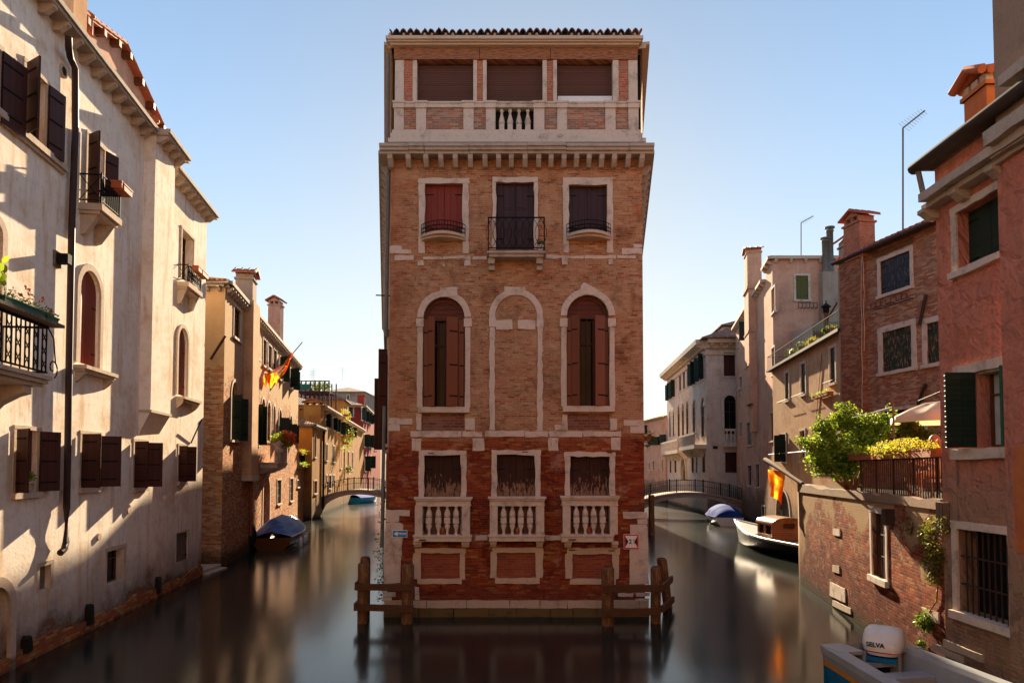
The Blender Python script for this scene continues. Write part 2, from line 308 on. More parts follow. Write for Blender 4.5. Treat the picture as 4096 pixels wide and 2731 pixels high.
M['dbrown']=mat_wood('dark_brown_shutter',(.075,.024,.016),(.055,.018,.013),.16,rough=.5,grain=False)
M['peeled']=mat_wood('peeling_shutter',(.06,.022,.014),(.03,.013,.01),.2,(.36,.2,.13),rough=.75,pz=3.75)
M['lun']=mat_wood('lunette_boards',(.14,.035,.016),(.07,.018,.01),.14,rough=.5,horiz=True)
M['beam']=mat_wood('old_beam',(.46,.2,.1),(.08,.035,.022),5,rough=.8,horiz=True)
M['roller']=mat_wood('roller_shutter',(.13,.05,.03),(.11,.042,.026),.055,rough=.5,horiz=True,grain=False)
M['green']=mat_wood('dark_green_shutter',(.016,.035,.026),(.012,.025,.02),.09,rough=.45,horiz=True,grain=False)
M['green2']=mat_wood('bright_green_shutter',(.03,.15,.09),(.025,.12,.075),.3,rough=.45,grain=False)
M['olive']=mat_wood('olive_shutter',(.12,.12,.03),(.1,.1,.03),.2,rough=.6)
M['peelgreen']=mat_wood('peeling_green_shutter',(.03,.045,.025),(.02,.03,.02),.12,(.35,.2,.13),rough=.7)
M['navy']=mat_wood('navy_shutter',(.02,.024,.035),(.016,.018,.028),.2,(.12,.09,.08),rough=.5)
M['pile']=mat_wood('weathered_pile',(.2,.095,.042),(.07,.032,.016),.35,(.32,.18,.09),rough=.85)
M['plank']=mat_wood('mooring_plank',(.12,.055,.026),(.07,.032,.016),4,rough=.8,horiz=True)
M['greyw']=mat_wood('grey_boards',(.2,.14,.1),(.12,.09,.07),.14,(.28,.2,.15),rough=.8)
M['casement']=mat_wood('wooden_casement',(.14,.05,.02),(.09,.03,.014),3,rough=.4)
M['iron']=mat_flat('black_iron',(.012,.011,.012),.8,0,.2,6,.08); M['rust']=mat_flat('rusty_iron',(.06,.03,.02),.7,.2,.4)
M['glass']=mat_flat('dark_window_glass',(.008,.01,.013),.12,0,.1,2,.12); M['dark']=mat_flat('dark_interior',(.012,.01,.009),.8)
M['terra']=mat_flat('terracotta',(.42,.12,.055),.8,0,.3,5,.3,.2); M['lead']=mat_flat('dark_gutter',(.05,.035,.03),.7,0,.3,6,.15)
M['zinc']=mat_flat('zinc_pipe',(.17,.165,.16),.65,.0,.3,6,.2); M['pipe']=mat_flat('brown_pipe',(.05,.028,.024),.6,.0,.2,6,.15)
M['curtain']=mat_flat('pale_curtain',(.5,.5,.46),.9,0,.3,3); M['whitep']=mat_flat('white_paint',(.78,.76,.74),.4,0,.1)
M['leaf']=mat_leaf('bright_leaf',(.1,.2,.012),(.26,.34,.02)); M['leafd']=mat_leaf('dark_leaf',(.03,.07,.01),(.08,.13,.02),.3); M['leafy']=mat_leaf('yellow_leaf',(.4,.28,.02),(.3,.3,.03)); M['flower']=mat_leaf('red_flower',(.6,.02,.02),(.6,.12,.05),.3)
M['ivy']=mat_leaf('ivy_leaf',(.05,.08,.012),(.2,.11,.02),.3)
def mat_tile():
    t=NT('roof_tile'); u,ux,uy=t.uv()
    cu=t.m_('FLOOR',t.m_('DIVIDE',ux,.2)); cv=t.m_('FLOOR',t.m_('DIVIDE',uy,.36)); wn=t.n('TexWhiteNoise',noise_dimensions='2D'); t.put(wn.inputs['Vector'],t.vec(cu,cv))
    c=t.ramp(wn.outputs[0],[(0,(.28,.1,.05)),(.3,(.2,.08,.05)),(.55,(.34,.15,.08)),(.8,(.16,.08,.06))],'CONSTANT')
    c=t.mix(t.m_('MULTIPLY',t.step(t.noise(u,2,6,.7),.45,.7),.6),c,(.12,.085,.06))
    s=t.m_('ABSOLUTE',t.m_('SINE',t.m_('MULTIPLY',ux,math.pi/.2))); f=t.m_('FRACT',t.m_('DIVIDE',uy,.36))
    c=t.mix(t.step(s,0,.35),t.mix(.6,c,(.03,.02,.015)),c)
    t.bs(Base_Color=c,Roughness=.9); t.bump(t.m_('ADD',s,t.m_('MULTIPLY',f,-.3)),1,.06); return t.m
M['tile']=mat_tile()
def mat_water():
    t=NT('canal_water'); o=t.obj()
    n=t.noise(t.scl(o,1,.35,1),1.1,4,.55,.3); n2=t.noise(t.scl(o,1,.5,1),.22,3,.5)
    t.bs(Base_Color=t.mix(n2,(.018,.022,.018),(.011,.014,.012)),Roughness=t.m_('ADD',.1,t.m_('MULTIPLY',n2,.1)),IOR=1.33,Specular_IOR_Level=.5)
    t.bump(n,.08,.06); return t.m
M['water']=mat_water()
# ---------------------------------------------------------------- camera, light
cam=bpy.data.cameras.new('camera'); co=bpy.data.objects.new('camera',cam); col.objects.link(co); sc.camera=co
co.location=(0,0,CAMZ); co.rotation_euler=(R(90)+PITCH,0,0); cam.sensor_width=36; cam.lens=24; cam.clip_end=3000; cam.clip_start=.05
cam.shift_y=(PY-1365.5)/4096
AZ,EL=R(1.8),R(21)
w=bpy.data.worlds.new('World'); sc.world=w; w.use_nodes=True; wt=w.node_tree
sky=wt.nodes.new('ShaderNodeTexSky'); sky.sky_type='NISHITA'; sky.sun_disc=False; sky.sun_elevation=EL; sky.sun_rotation=AZ
sky.air_density=1.0; sky.dust_density=.25; sky.ozone_density=2.0
# roll off the glare around the sun and deepen the blue with height
def wn_(typ,**k):
    d=wt.nodes.new('ShaderNode'+typ)
    for a,b in k.items(): setattr(d,a,b)
    return d
bw=wn_('RGBToBW'); wt.links.new(sky.outputs[0],bw.inputs[0])
ad=wn_('Math',operation='ADD'); wt.links.new(bw.outputs[0],ad.inputs[0]); ad.inputs[1].default_value=.9
tc=wn_('TexCoord'); sx=wn_('SeparateXYZ'); wt.links.new(tc.outputs['Generated'],sx.inputs[0])
mr=wn_('MapRange',interpolation_type='SMOOTHSTEP'); wt.links.new(sx.outputs[2],mr.inputs[0]); mr.inputs[1].default_value=-.05; mr.inputs[2].default_value=.75; mr.inputs[3].default_value=1.0; mr.inputs[4].default_value=.48
dv=wn_('Math',operation='DIVIDE'); wt.links.new(mr.outputs[0],dv.inputs[0]); wt.links.new(ad.outputs[0],dv.inputs[1])
vm=wn_('VectorMath',operation='SCALE'); hz=wn_('MapRange',interpolation_type='SMOOTHSTEP'); wt.links.new(sx.outputs[2],hz.inputs[0]); hz.inputs[1].default_value=-.02; hz.inputs[2].default_value=.5; hz.inputs[3].default_value=.9; hz.inputs[4].default_value=.1
wm=wt.nodes.new('ShaderNodeMixRGB'); wt.links.new(hz.outputs[0],wm.inputs[0]); wt.links.new(sky.outputs[0],wm.inputs[1]); wt.links.new(bw.outputs[0],wm.inputs[2])
wt.links.new(wm.outputs[0],vm.inputs[0]); wt.links.new(dv.outputs[0],vm.inputs['Scale'])
tn=wn_('VectorMath',operation='MULTIPLY'); wt.links.new(vm.outputs[0],tn.inputs[0]); tn.inputs[1].default_value=tuple(2.0*q for q in (1.0,1.03,.98))
wt.links.new(tn.outputs[0],wt.nodes['Background'].inputs[0]); wt.nodes['Background'].inputs[1].default_value=.15
sv=Vector((math.sin(AZ)*math.cos(EL),math.cos(AZ)*math.cos(EL),math.sin(EL)))
sl=bpy.data.lights.new('sun','SUN'); so=bpy.data.objects.new('sun',sl); col.objects.link(so); sl.energy=5.0; sl.angle=R(.5); sl.color=(1,.8,.54)
so.rotation_euler=sv.to_track_quat('Z','Y').to_euler(); so.location=(0,0,60)
sc.view_settings.view_transform='Standard'; sc.view_settings.look='None'; sc.view_settings.exposure=2.05; sc.view_settings.gamma=1
sc.render.resolution_x=1024; sc.render.resolution_y=682
mb=MB(); mb.face([(-900,-300,0),(900,-300,0),(900,2500,0),(-900,2500,0)]); wa=mb.build('canal_water',M['water'],off=Vector((0,0,0))); props(wa,kind='structure')
# ---------------------------------------------------------------- building helpers
def jit(poly,step=.12,amp=.012,keep=None):
    out=[]; n=len(poly)
    for i in range(n):
        a=poly[i]; b=poly[(i+1)%n]; L=math.hypot(b[0]-a[0],b[1]-a[1]); k=max(1,int(L/step))
        for j in range(k):
            t=j/k; out.append((a[0]+(b[0]-a[0])*t+random.uniform(-amp,amp),a[1]+(b[1]-a[1])*t+random.uniform(-amp,amp)))
    return out
def rect(s0,s1,z0,z1): return [(s0,z0),(s1,z0),(s1,z1),(s0,z1)]
def arcp(s0,s1,zt,n=12,grow=0):
    c=(s0+s1)/2; r=(s1-s0)/2; zs=zt-r; r+=grow
    return [(c-r*math.cos(math.pi*i/n),zs+r*math.sin(math.pi*i/n)) for i in range(n+1)]
def wall(mb,F,z0,z1,s0=0,s1=None,mi=0,d=0):
    s1=F.L if s1 is None else s1
    hs=[h for h in F.holes if h[1]>s0 and h[0]<s1 and h[3]>z0 and h[2]<z1]
    xs=sorted({s0,s1,*[max(s0,h[0]) for h in hs],*[min(s1,h[1]) for h in hs]}); zs=sorted({z0,z1,*[max(z0,h[2]) for h in hs],*[min(z1,h[3]) for h in hs]})
    for i in range(len(xs)-1):
        run=None
        for j in range(len(zs)-1):
            a,b,c,e=xs[i],xs[i+1],zs[j],zs[j+1]; cx,cz=(a+b)/2,(c+e)/2
            if b-a<1e-6 or e-c<1e-6: continue
            if any(h[0]<cx<h[1] and h[2]<cz<h[3] for h in hs): continue
            mb.face([F.P(a,c,d),F.P(b,c,d),F.P(b,e,d),F.P(a,e,d)],rect(a,b,c,e),mi)
    for h in hs:
        a,b,c,e,arch,dp=h[:6]; top=e-(b-a)/2 if arch else e
        def q(p,r_): mb.face([F.P(*p,d),F.P(*r_,d),F.P(*r_,d-dp),F.P(*p,d-dp)],[p,r_,(r_[0]+dp,r_[1]+dp),(p[0]+dp,p[1]+dp)],mi)
        q((a,c),(b,c)); q((a,c),(a,top)); q((b,c),(b,top))
        if arch:
            ap=arcp(a,b,e)
            for k in range(len(ap)-1):
                q(ap[k],ap[k+1]); cr=(a,e) if k<len(ap)//2 else (b,e)
                tri=[cr,ap[k],ap[k+1]]; mb.face([F.P(*p,d) for p in tri],tri,mi)
        else: q((a,e),(b,e))
def window(H,F,rc,kind='closed',leaf='green',arch=False,fw=.13,fp=.035,fm='stone',sill=.1,dp=.2,ang=(165,165),ja=.008,top=None,legs=None,leafw=None,label=None,bars=False,pane='glass',hinge=True,hole=True,sides='lr',leafz=None,curtain=False):
    s0,s1,z0,z1=rc
    if s0>s1: s0,s1=s1,s0
    if hole: F.holes.append((s0,s1,z0,z1,arch,dp))
    e=.006; zt=z1-(s1-s0)/2 if arch else z1; lg=z0-(legs or 0)
    mb=MB()
    if fw>0:
        if arch:
            for side in (0,1):
                x0,x1=(s0-fw,s0+e) if side==0 else (s1-e,s1+fw)
                mb.prism(F,jit(rect(x0,x1,lg,zt),.25,ja),-.01,fp)
            inn=arcp(s0,s1,z1,12,-e); out=arcp(s0,s1,z1,12,fw)
            for k in range(12):
                a0,a1,b0,b1=inn[k],inn[k+1],out[k],out[k+1]; mb.prism(F,[a0,a1,b1,b0],-.01,fp)
        else:
            mb.prism(F,jit(rect(s0-fw,s0+e,lg,z1+.002),.2,ja),-.01,fp); mb.prism(F,jit(rect(s1-e,s1+fw,lg,z1+.002),.2,ja),-.01,fp)
            mb.prism(F,jit(rect(s0-fw-.01,s1+fw+.01,z1-e,z1+(top or fw)),.2,ja),-.012,fp+.006)
    else: mb.box(F,s0+.003,s1-.003,z1-.04,z1-.003,-dp+.01,-.02)
    W=mb.build('window',M[fm],H)
    if label: W['label']=label
    if sill:
        m=MB(); m.prism(F,jit(rect(s0-fw-.03,s1+fw+.03,z0-sill,z0+.004),.25,ja*.7),-.1,fp+.07); m.build('sill',M[fm],W)
    bd=-dp+.03
    if kind=='closed':
        mid=(s0+s1)/2
        for a,b in ((s0+.004,mid-.006),(mid+.006,s1-.004)):
            m=MB()
            if arch: 
                full=arcp(s0+.004,s1-.004,z1-.004,12); pts=[p for p in full if a-.001<=p[0]<=b+.001]
                if a<mid-.1: pts=pts+[(b,pts[-1][1])] ; poly=[(a,z0+.01)]+pts+[(b,z0+.01)]
                else: pts=[(a,pts[0][1])]+pts; poly=[(a,z0+.01)]+pts+[(b,z0+.01)]
                m.prism(F,poly,bd,bd+.05)
            else: m.prism(F,rect(a,b,z0+.01,z1-.004),bd,bd+.05)
            if hinge:
                for q in (.18,.82):
                    zz=z0+(zt-z0)*q; xx=(a,a+(b-a)*.45) if a<mid-.1 else (b-(b-a)*.45,b); m.box(F,xx[0]+.01,xx[1]-.01,zz-.012,zz+.012,bd+.05,bd+.062,1)
            m.build('shutter',[M[leaf],M['iron']],W)
        m=MB(); m.face([F.P(s0,z0,-dp+.005),F.P(s1,z0,-dp+.005),F.P(s1,z1,-dp+.005),F.P(s0,z1,-dp+.005)]); 
        if not arch: m.build('backing',M['dark'],W)
    else:
        m=MB(); 
        if arch:
            ap=arcp(s0,s1,z1,12); poly=[(s0,z0)]+ap+[(s1,z0)]; m.face([F.P(a,z,bd) for a,z in poly])
        else: m.face([F.P(s0,z0,bd),F.P(s1,z0,bd),F.P(s1,z1,bd),F.P(s0,z1,bd)])
        m.build('pane',M[pane],W)
        m=MB(); c=(s0+s1)/2; t=.045; zz=zt if arch else z1
        if not bars:
            m.box(F,s0+.003,s0+t,z0+.003,zz-.003,bd+.003,bd+.05); m.box(F,s1-t,s1-.003,z0+.003,zz-.003,bd+.003,bd+.05); m.box(F,c-t*.6,c+t*.6,z0+.004,zz-.004,bd+.004,bd+.055)
            m.box(F,s0+t,s1-t,z0+.004,z0+t,bd+.004,bd+.048); m.box(F,s0+t,s1-t,zz-t,zz-.005,bd+.004,bd+.048); m.box(F,s0+t,s1-t,z0+(zz-z0)*.68,z0+(zz-z0)*.68+t*.7,bd+.004,bd+.045)
            m.build('casement',M['casement'],W)
        else:
            n=max(3,int((s1-s0)/.14))
            for i in range(1,n): x=s0+(s1-s0)*i/n; m.box(F,x-.011,x+.011,z0,z1,-.07,-.048)
            k=max(2,int((z1-z0)/.45))
            for i in range(1,k): z=z0+(z1-z0)*i/k; m.box(F,s0,s1,z-.014,z+.014,-.076,-.045)
            m.build('grille',M['rust'],W)
        if kind=='open':
            lw=leafw or (s1-s0)/2; za,zb=leafz or (z0+.01,zz-.01 if not arch else zt+.0)
            for side,an in zip('lr',ang):
                if side not in sides: continue
                an_=R(an); 
                if side=='l': h=F.P(s0-.005,0,fp+.03); dr=F.S*math.cos(an_)+F.N*math.sin(an_)
                else: h=F.P(s1+.005,0,fp+.03); dr=-F.S*math.cos(an_)+F.N*math.sin(an_)
                G=Fr(h,dr); m=MB(); m.box(G,.0,lw-.01,za,zb,-.02,.02)
                for q in (.15,.5,.85):
                    z=za+(zb-za)*q; m.box(G,.01,lw*.8,z-.016,z+.016,.02,.032,1); m.box(G,.01,lw*.8,z-.016,z+.016,-.032,-.02,1)
                m.build('shutter',[M[leaf],M['iron']],W)
    return W
def roof(H,quad,z,pitch=.33,over=.35,mat='tile',name='roof',ridge=None):
    """hip roof over footprint quad p0,p1 (front) p2,p3 (back)"""
    P=[Vector((p[0],p[1],0)) for p in quad]; c=sum(P,Vector())/4
    E=[]; 
    for p in P:
        dv=(p-c); E.append(p+dv.normalized()*over*1.4)
    a=(E[1]-E[0]).length; b=(E[2]-E[1]).length; mb=MB()
    if a>=b: 
        k=min(.5,b/2/a); r0=(E[0]+E[3])/2; r1=(E[1]+E[2])/2; q0=r0.lerp(r1,k); q1=r0.lerp(r1,1-k); hh=b/2*pitch
    else:
        k=min(.5,a/2/b); r0=(E[0]+E[1])/2; r1=(E[3]+E[2])/2; q0=r0.lerp(r1,k); q1=r0.lerp(r1,1-k); hh=a/2*pitch
    for v in E: v.z=z
    q0.z=q1.z=z+hh
    if a>=b: fs=[(E[0],E[1],q1,q0),(E[1],E[2],q1),(E[2],E[3],q0,q1),(E[3],E[0],q0)]
    else: fs=[(E[0],E[1],q0),(E[1],E[2],q1,q0),(E[2],E[3],q1),(E[3],E[0],q0,q1)]
    for f in fs:
        ex=(f[1]-f[0]).normalized(); up=(f[2]-f[0]); up=(up-ex*up.dot(ex)).normalized()
        uv=[((p-f[0]).dot(ex),(p-f[0]).dot(up)) for p in f]; mb.face(f,uv)
        # thickness lip
        mb.face([f[0]-Vector((0,0,.09)),f[1]-Vector((0,0,.09)),f[1],f[0]],[(0,0),(uv[1][0],0),(uv[1][0],.1),(0,.1)])
    for v in E: v.z=z-.09
    mb.face(list(reversed(E)))
    return mb.build(name,M[mat],H)
def backquad(F,D,s0=0,s1=None):
    s1=F.L if s1 is None else s1
    return [F.P(s0,0),F.P(s1,0),F.P(s1,0,-D),F.P(s0,0,-D)]
def plain(mb,a,b,z0,z1,mi=0):
    a=Vector(a[:2]); b=Vector(b[:2]); L=(b-a).length
    mb.face([(a[0],a[1],z0),(b[0],b[1],z0),(b[0],b[1],z1),(a[0],a[1],z1)],[(0,z0),(L,z0),(L,z1),(0,z1)],mi)
def brackets(mb,F,s0,s1,z,sp=.6,h=.28,out=.34,w=.13):
    n=max(1,int(round((s1-s0)/sp)))
    for i in range(n+1):
        s=s0+(s1-s0)*i/n+random.uniform(-.012,.012); G=Fr(F.P(s,0,0),F.N); mb.cut()
        poly=[(0,z-h),(out*.45,z-h*.95),(out*.8,z-h*.5),(out,z-h*.35),(out,z),(0,z)]
        mb.prism(G,poly,-w/2,w/2,back=True)
def chimney(H,x,y,z0,z1,w=.6,d=.6,mat='greyplaster',S=(1,0),cap='gable',name='chimney'):
    G=Fr((x,y),S); mb=MB(); mb.box(G,-w/2,w/2,z0,z1,-d/2,d/2); mb.box(G,-w/2-.06,w/2+.06,z1,z1+.08,-d/2-.06,d/2+.06)
    for i in (-1,0,1): mb.box(G,i*w*.4-.05,i*w*.4+.05,z1+.08,z1+.28,-d/2,d/2)
    c=mb.build(name,M[mat],H); m=MB(); e=.16; t=z1+.28
    if cap=='gable':
        for sg in (-1,1): m.prism(G,[(sg*(w/2+e),t),(0,t+.3),(0,t+.36),(sg*(w/2+e),t+.06)],-d/2-e,d/2+e,back=True)
        m.prism(G,[(-(w/2),t+.01),(w/2,t+.01),(0,t+.27)],-d/2-.02,d/2+.02,1,True)
        for k in range(4):
            dd=-d/2-e+.08+k*(d+2*e-.16)/3
            for sg in (-1,1): m.tube([G.P(sg*(w/2+e+.02),t+.05,dd),G.P(0,t+.38,dd)],.05,6)
    m.build('chimney_cap',[M['terra'],M[mat]],c); return c
def leaves(mb,c,rad,n,size,mi=0,hang=0,shell=.0,mis=None):
    c=Vector(c)
    for i in range(n):
        while True:
            v=Vector((random.uniform(-1,1),random.uniform(-1,1),random.uniform(-1,1)))
            if shell<v.length<1: break
        p=c+Vector((v.x*rad[0],v.y*rad[1],v.z*rad[2])); s=size*random.uniform(.6,1.4)
        a=Vector((random.gauss(0,1),random.gauss(0,1),random.gauss(0,.6)-hang)).normalized(); b=a.cross(Vector((random.gauss(0,1),random.gauss(0,1),random.gauss(0,1)))).normalized()
        m_=mi if mis is None else random.choice(mis)
        mb.face([p,p+a*s*.5+b*s*.28,p+a*s,p+a*s*.5-b*s*.28],None,m_)
def rail_panel(mb,F,s0,s1,z0,z1,d,n=10,r=.009,mi=0):
    mb.box(F,s0,s1,z1-.03,z1,d-.018,d+.018,mi); mb.box(F,s0,s1,z0,z0+.025,d-.012,d+.012,mi)
    for i in range(n+1):
        s=s0+(s1-s0)*i/n; mb.box(F,s-r,s+r,z0,z1-.01,d-r,d+r,mi)
# ================================================================ central brick palace
TF=Fac((-3.47,19.3),(3.73,19.3))
a0=TF.c('B',110,700)[0]; a1=TF.c('B',1977,700)[0]
_o=TF.P(a0,0); _e=TF.P(a1,0); TF=Fac((_o.x,_o.y),(_e.x,_e.y)); TL=TF.L
def T(c,x0,y0,x1,y1,d=0): return TF.r(c,x0,y0,x1,y1,d)
H=thing('brick_palace','narrow brick palace on the canal fork with a roof loggia and balustraded balconies','palace',(0.1,24,0))
zc0=TF.c('A',1000,1085)[1]; zc1=TF.c('A',1000,1020)[1]
YB=44.0
BL=Fac((_o.x-.186*(YB-19.3),YB),(_o.x,_o.y)); BRt=Fac((_e.x,_e.y),(_e.x+.155*(YB-19.3),YB))
stones=[]
def stone(c,x0,y0,x1,y1,d=.02,ja=.014): stones.append((T(c,x0,y0,x1,y1),d,ja))
# third floor windows
w31=window(H,TF,T('A',367,1262,648,1650),'closed','redsh',fw=.17,fp=.03,sill=0,dp=.22,top=.14,legs=.5,ja=.016)
w32=window(H,TF,T('A',892,1254,1175,1752),'closed','plum',fw=.1,fp=.03,sill=0,dp=.2,top=.14,ja=.02)
w33=window(H,TF,T('A',1428,1272,1712,1646),'closed','plum',fw=.16,fp=.03,sill=0,dp=.22,top=.2,legs=.5,ja=.016)
# panels on the middle door
s0,s1,z0,z1=T('A',892,1254,1175,1752); m=MB(); mid=(s0+s1)/2
for a,b in ((mid-.33,mid-.04),(mid+.04,mid+.33)):
    for q0,q1 in ((.62,.95),(.3,.56),(.06,.25)):
        zz0=z0+(z1-z0)*q0; zz1=z0+(z1-z0)*q1
        m.box(TF,a,b,zz0,zz1,-.12,-.105); m.box(TF,a+.05,b-.05,zz0+.05,zz1-.05,-.105,-.09)
m.build('door_panel',M['plum'],w32)
def curved_balcony(c,x0,x1,yt,yb,ry):
    s0,_,_,_=T(c,x0,yt,x1,yb); s0,s1,z0,z1=T(c,x0,yt,x1,yb); mb=MB(); n=16; out=.42
    top=[];bot=[]
    def dd(t): return .12+out*(math.sin(math.pi*t)**.8)
    P=[(s0+(s1-s0)*i/n,dd(i/n)) for i in range(n+1)]
    for i in range(n):
        (a,d0),(b,d1)=P[i],P[i+1]
        for (za,zb,k) in ((z0+.06,z1,1.0),(z0,z0+.06,.75)):
            mb.face([TF.P(a,za,d0*k),TF.P(b,za,d1*k),TF.P(b,zb,d1*k),TF.P(a,zb,d0*k)],None)
            mb.face([TF.P(a,zb,d0*k),TF.P(b,zb,d1*k),TF.P(b,zb,-.02),TF.P(a,zb,-.02)],None); mb.face([TF.P(a,za,-.02),TF.P(b,za,-.02),TF.P(b,za,d1*k),TF.P(a,za,d0*k)],None)
    o=mb.build('balcony',M['wstone'],H)
    m=MB(); zt=TF.c(c,x0,ry,.2)[1]
    for z in (zt,zt-.12,z1+.06): m.tube([TF.P(a,z,d*.92) for a,d in P],.012,5)
    for i,(a,d) in enumerate(P):
        m.tube([TF.P(a,z1,d*.92),TF.P(a,zt,d*.92)],.007,4)
    for i in range(0,n-1,2):
        for sg in (0,1):
            q=[]
            for k in range(7):
                t=k/6; z=z1+.06+(zt-.18-z1)*t; ii=i+(1+math.sin(t*math.pi)*(1 if sg else -1)); i0=max(0,min(n-1,int(ii))); f=ii-i0
                a=P[i0][0]*(1-f)+P[i0+1][0]*f; d=P[i0][1]*(1-f)+P[i0+1][1]*f; q.append(TF.P(a,z,d*.92))
            m.tube(q,.007,4)
    m.build('railing',M['iron'],o)
curved_balcony('B',345,667,88,122,-8)
curved_balcony('B',1412,1735,80,116,-12)
# middle balcony: slab, brackets, iron cage
s0,s1,z0,z1=T('B',828,194,1257,222,.45); mb=MB(); mb.box(TF,s0,s1,z1-.06,z1,-.01,.5); mb.box(TF,s0+.05,s1-.05,z0-.04,z1-.06,-.01,.44)
for x in (862,1211):
    a=TF.c('B',x,250)[0]; mb.box(TF,a-.09,a+.09,z0-.2,z0-.04,-.01,.34); mb.box(TF,a-.08,a+.08,z0-.34,z0-.2,-.01,.2)
o=mb.build('balcony',M['stone2'],H); zt=TF.c('A',1040,1510,.45)[1]
m=MB(); rail_panel(m,TF,s0+.03,s1-.03,z1+.08,zt,.46,2)
for s in (s0+.03,s1-.03): m.box(TF,s-.015,s+.015,zt-.03,zt,0,.46); m.box(TF,s-.012,s+.012,z1+.08,z1+.1,0,.46); m.box(TF,s-.015,s+.015,z1,zt,.445,.475)
nn=8
for i in range(nn):
    c=s0+.03+(s1-s0-.06)*(i+.5)/nn; hw=(s1-s0-.06)/nn
    for sg in (-1,1): m.tube([TF.P(c+sg*hw*.95*math.sin(math.pi*k/8)-sg*hw*.1,z1+.08+(zt-z1-.1)*k/8,.46) for k in range(9)],.007,4)
m.build('railing',M['iron'],o)
# second floor arched windows
def archwin(x0,x1,yt,yb,leafs):
    s0,s1,z0,z1=T('B',x0,yt,x1,yb); fw=.185; zs=z1-(s1-s0)/2
    TF.holes.append((s0,s1,z0,z1,True,.28)); mb=MB()
    capz=(TF.c('B',500,752)[1],TF.c('B',500,690)[1])
    for a,b in ((s0-fw,s0+.006),(s1-.006,s1+fw)):
        mb.prism(TF,jit(rect(a+.02,b-.02 if b<s1 else b-.02,z0,capz[0]),.3,.012),-.01,.035)
        mb.prism(TF,jit(rect(a-.015,b+.012,capz[0],capz[1]),.3,.006),-.01,.06)
    inn=arcp(s0,s1,z1,14,-.006); out=arcp(s0,s1,z1,14,fw*.95)
    for k in range(14): 
        g=.015; mb.prism(TF,[inn[k],inn[k+1],(out[k+1][0]+random.uniform(-g,g),out[k+1][1]+random.uniform(-g,g)),out[k]],-.01,.04)
    W=mb.build('window',M['stone'],H)
    m=MB(); m.prism(TF,jit(rect(s0-fw+.06,s1+fw-.04,z0-.16,z0),.3,.006),-.1,.12); m.build('sill',M['stone'],W)
    zl=zs-.05; bd=-.2
    m=MB(); ap=arcp(s0+.004,s1-.004,z1-.004,14)
    poly=[(s0+.004,zl)]+ap+[(s1-.004,zl)]; m.prism(TF,poly,bd,bd+.03)
    o2=arcp(s0+.004,s1-.004,z1-.004,14); i2=arcp(s0+.12,s1-.12,z1-.12,14)
    for k in range(14): m.prism(TF,[i2[k],i2[k+1],o2[k+1],o2[k]],bd+.03,bd+.07)
    m.box(TF,s0+.01,s1-.01,zl-.02,zl+.1,bd+.03,bd+.08)
    m.build('lunette',M['lun'],W)
    m=MB(); m.face([TF.P(s0,z0,-.27),TF.P(s1,z0,-.27),TF.P(s1,zs,-.27),TF.P(s0,zs,-.27)]); m.build('pane',M['glass'],W)
    m=MB(); c=(s0+s1)/2
    for a in (c-.22,c-.03,c+.16): m.box(TF,a,a+.06,z0+.01,zl,-.268,-.22)
    m.box(TF,s0,s1,z0+(zl-z0)*.7,z0+(zl-z0)*.7+.08,-.265,-.21); m.build('casement',M['dbrown'],W)
    for (x,an,lw,side) in leafs:
        h=TF.c('B',x,1000)[0]; a=R(an); dr=TF.S*math.cos(a)+TF.N*math.sin(a)
        G=Fr(TF.P(h,0,-.06 if side!=2 else .1),dr); m=MB(); m.box(G,0,lw,z0+.01,zl+ (.02 if side==2 else 0),-.018,.018)
        for q in (.12,.47,.85):
            z=z0+(zl-z0)*q; m.box(G,.01,lw*.75,z-.018,z+.018,.018,.03,1); m.box(G,.01,lw*.75,z-.018,z+.018,-.03,-.018,1)
        m.build('shutter',[M['brown'],M['iron']],W)
    return W
archwin(355,662,530,1342,[(356,0,.155,0),(398,40,.24,2),(655,180,.16,0),(612,155,.34,2)])
archwin(1415,1725,515,1336,[(1417,0,.14,0),(1452,42,.26,2),(1722,180,.14,0),(1692,155,.32,2)])
# blind arch
s0,s1,z0,z1=T('B',887,515,1195,1515); mb=MB(); fw=.17; zcp=(TF.c('B',500,752)[1],TF.c('B',500,690)[1]); 
for a,b in ((s0-fw,s0),(s1,s1+fw)):
    mb.prism(TF,jit(rect(a+.01,b-.01,z0,zcp[0]),.15,.02),-.01,.03); mb.prism(TF,jit(rect(a-.01,b+.02,*zcp),.2,.008),-.01,.05)
zs=z1-(s1-s0)/2; inn=arcp(s0,s1,z1,16); out=arcp(s0,s1,z1,16,fw)
rr=[(p[0]+random.uniform(-.012,.012),p[1]+random.uniform(-.012,.012)) for p in out]
for k in range(16): 
    d=.045 if k in(7,8) else .03; o1,o2=rr[k],rr[k+1]
    mb.prism(TF,[inn[k],inn[k+1],o2,o1],-.01,d)
    if k>0: pass
# legs from cap to spring
for a,b in ((s0-fw,s0),(s1,s1+fw)):
    if zs>zcp[1]: mb.prism(TF,rect(a,b,zcp[1],zs),-.01,.03)
mb.build('blind_arch',M['stone'],H)
for q in ((893,702,1013,770),(1052,702,1183,770),(955,458,1110,520)): stone('B',*q,d=.035)
stone('B',480,463,610,530,.055); 
ks=[TF.c('B',x,y) for x,y in ((1512,515),(1518,450),(1540,425),(1570,440),(1612,462),(1640,480),(1650,520))]; m_k=MB(); m_k.prism(TF,ks,-.01,.055)
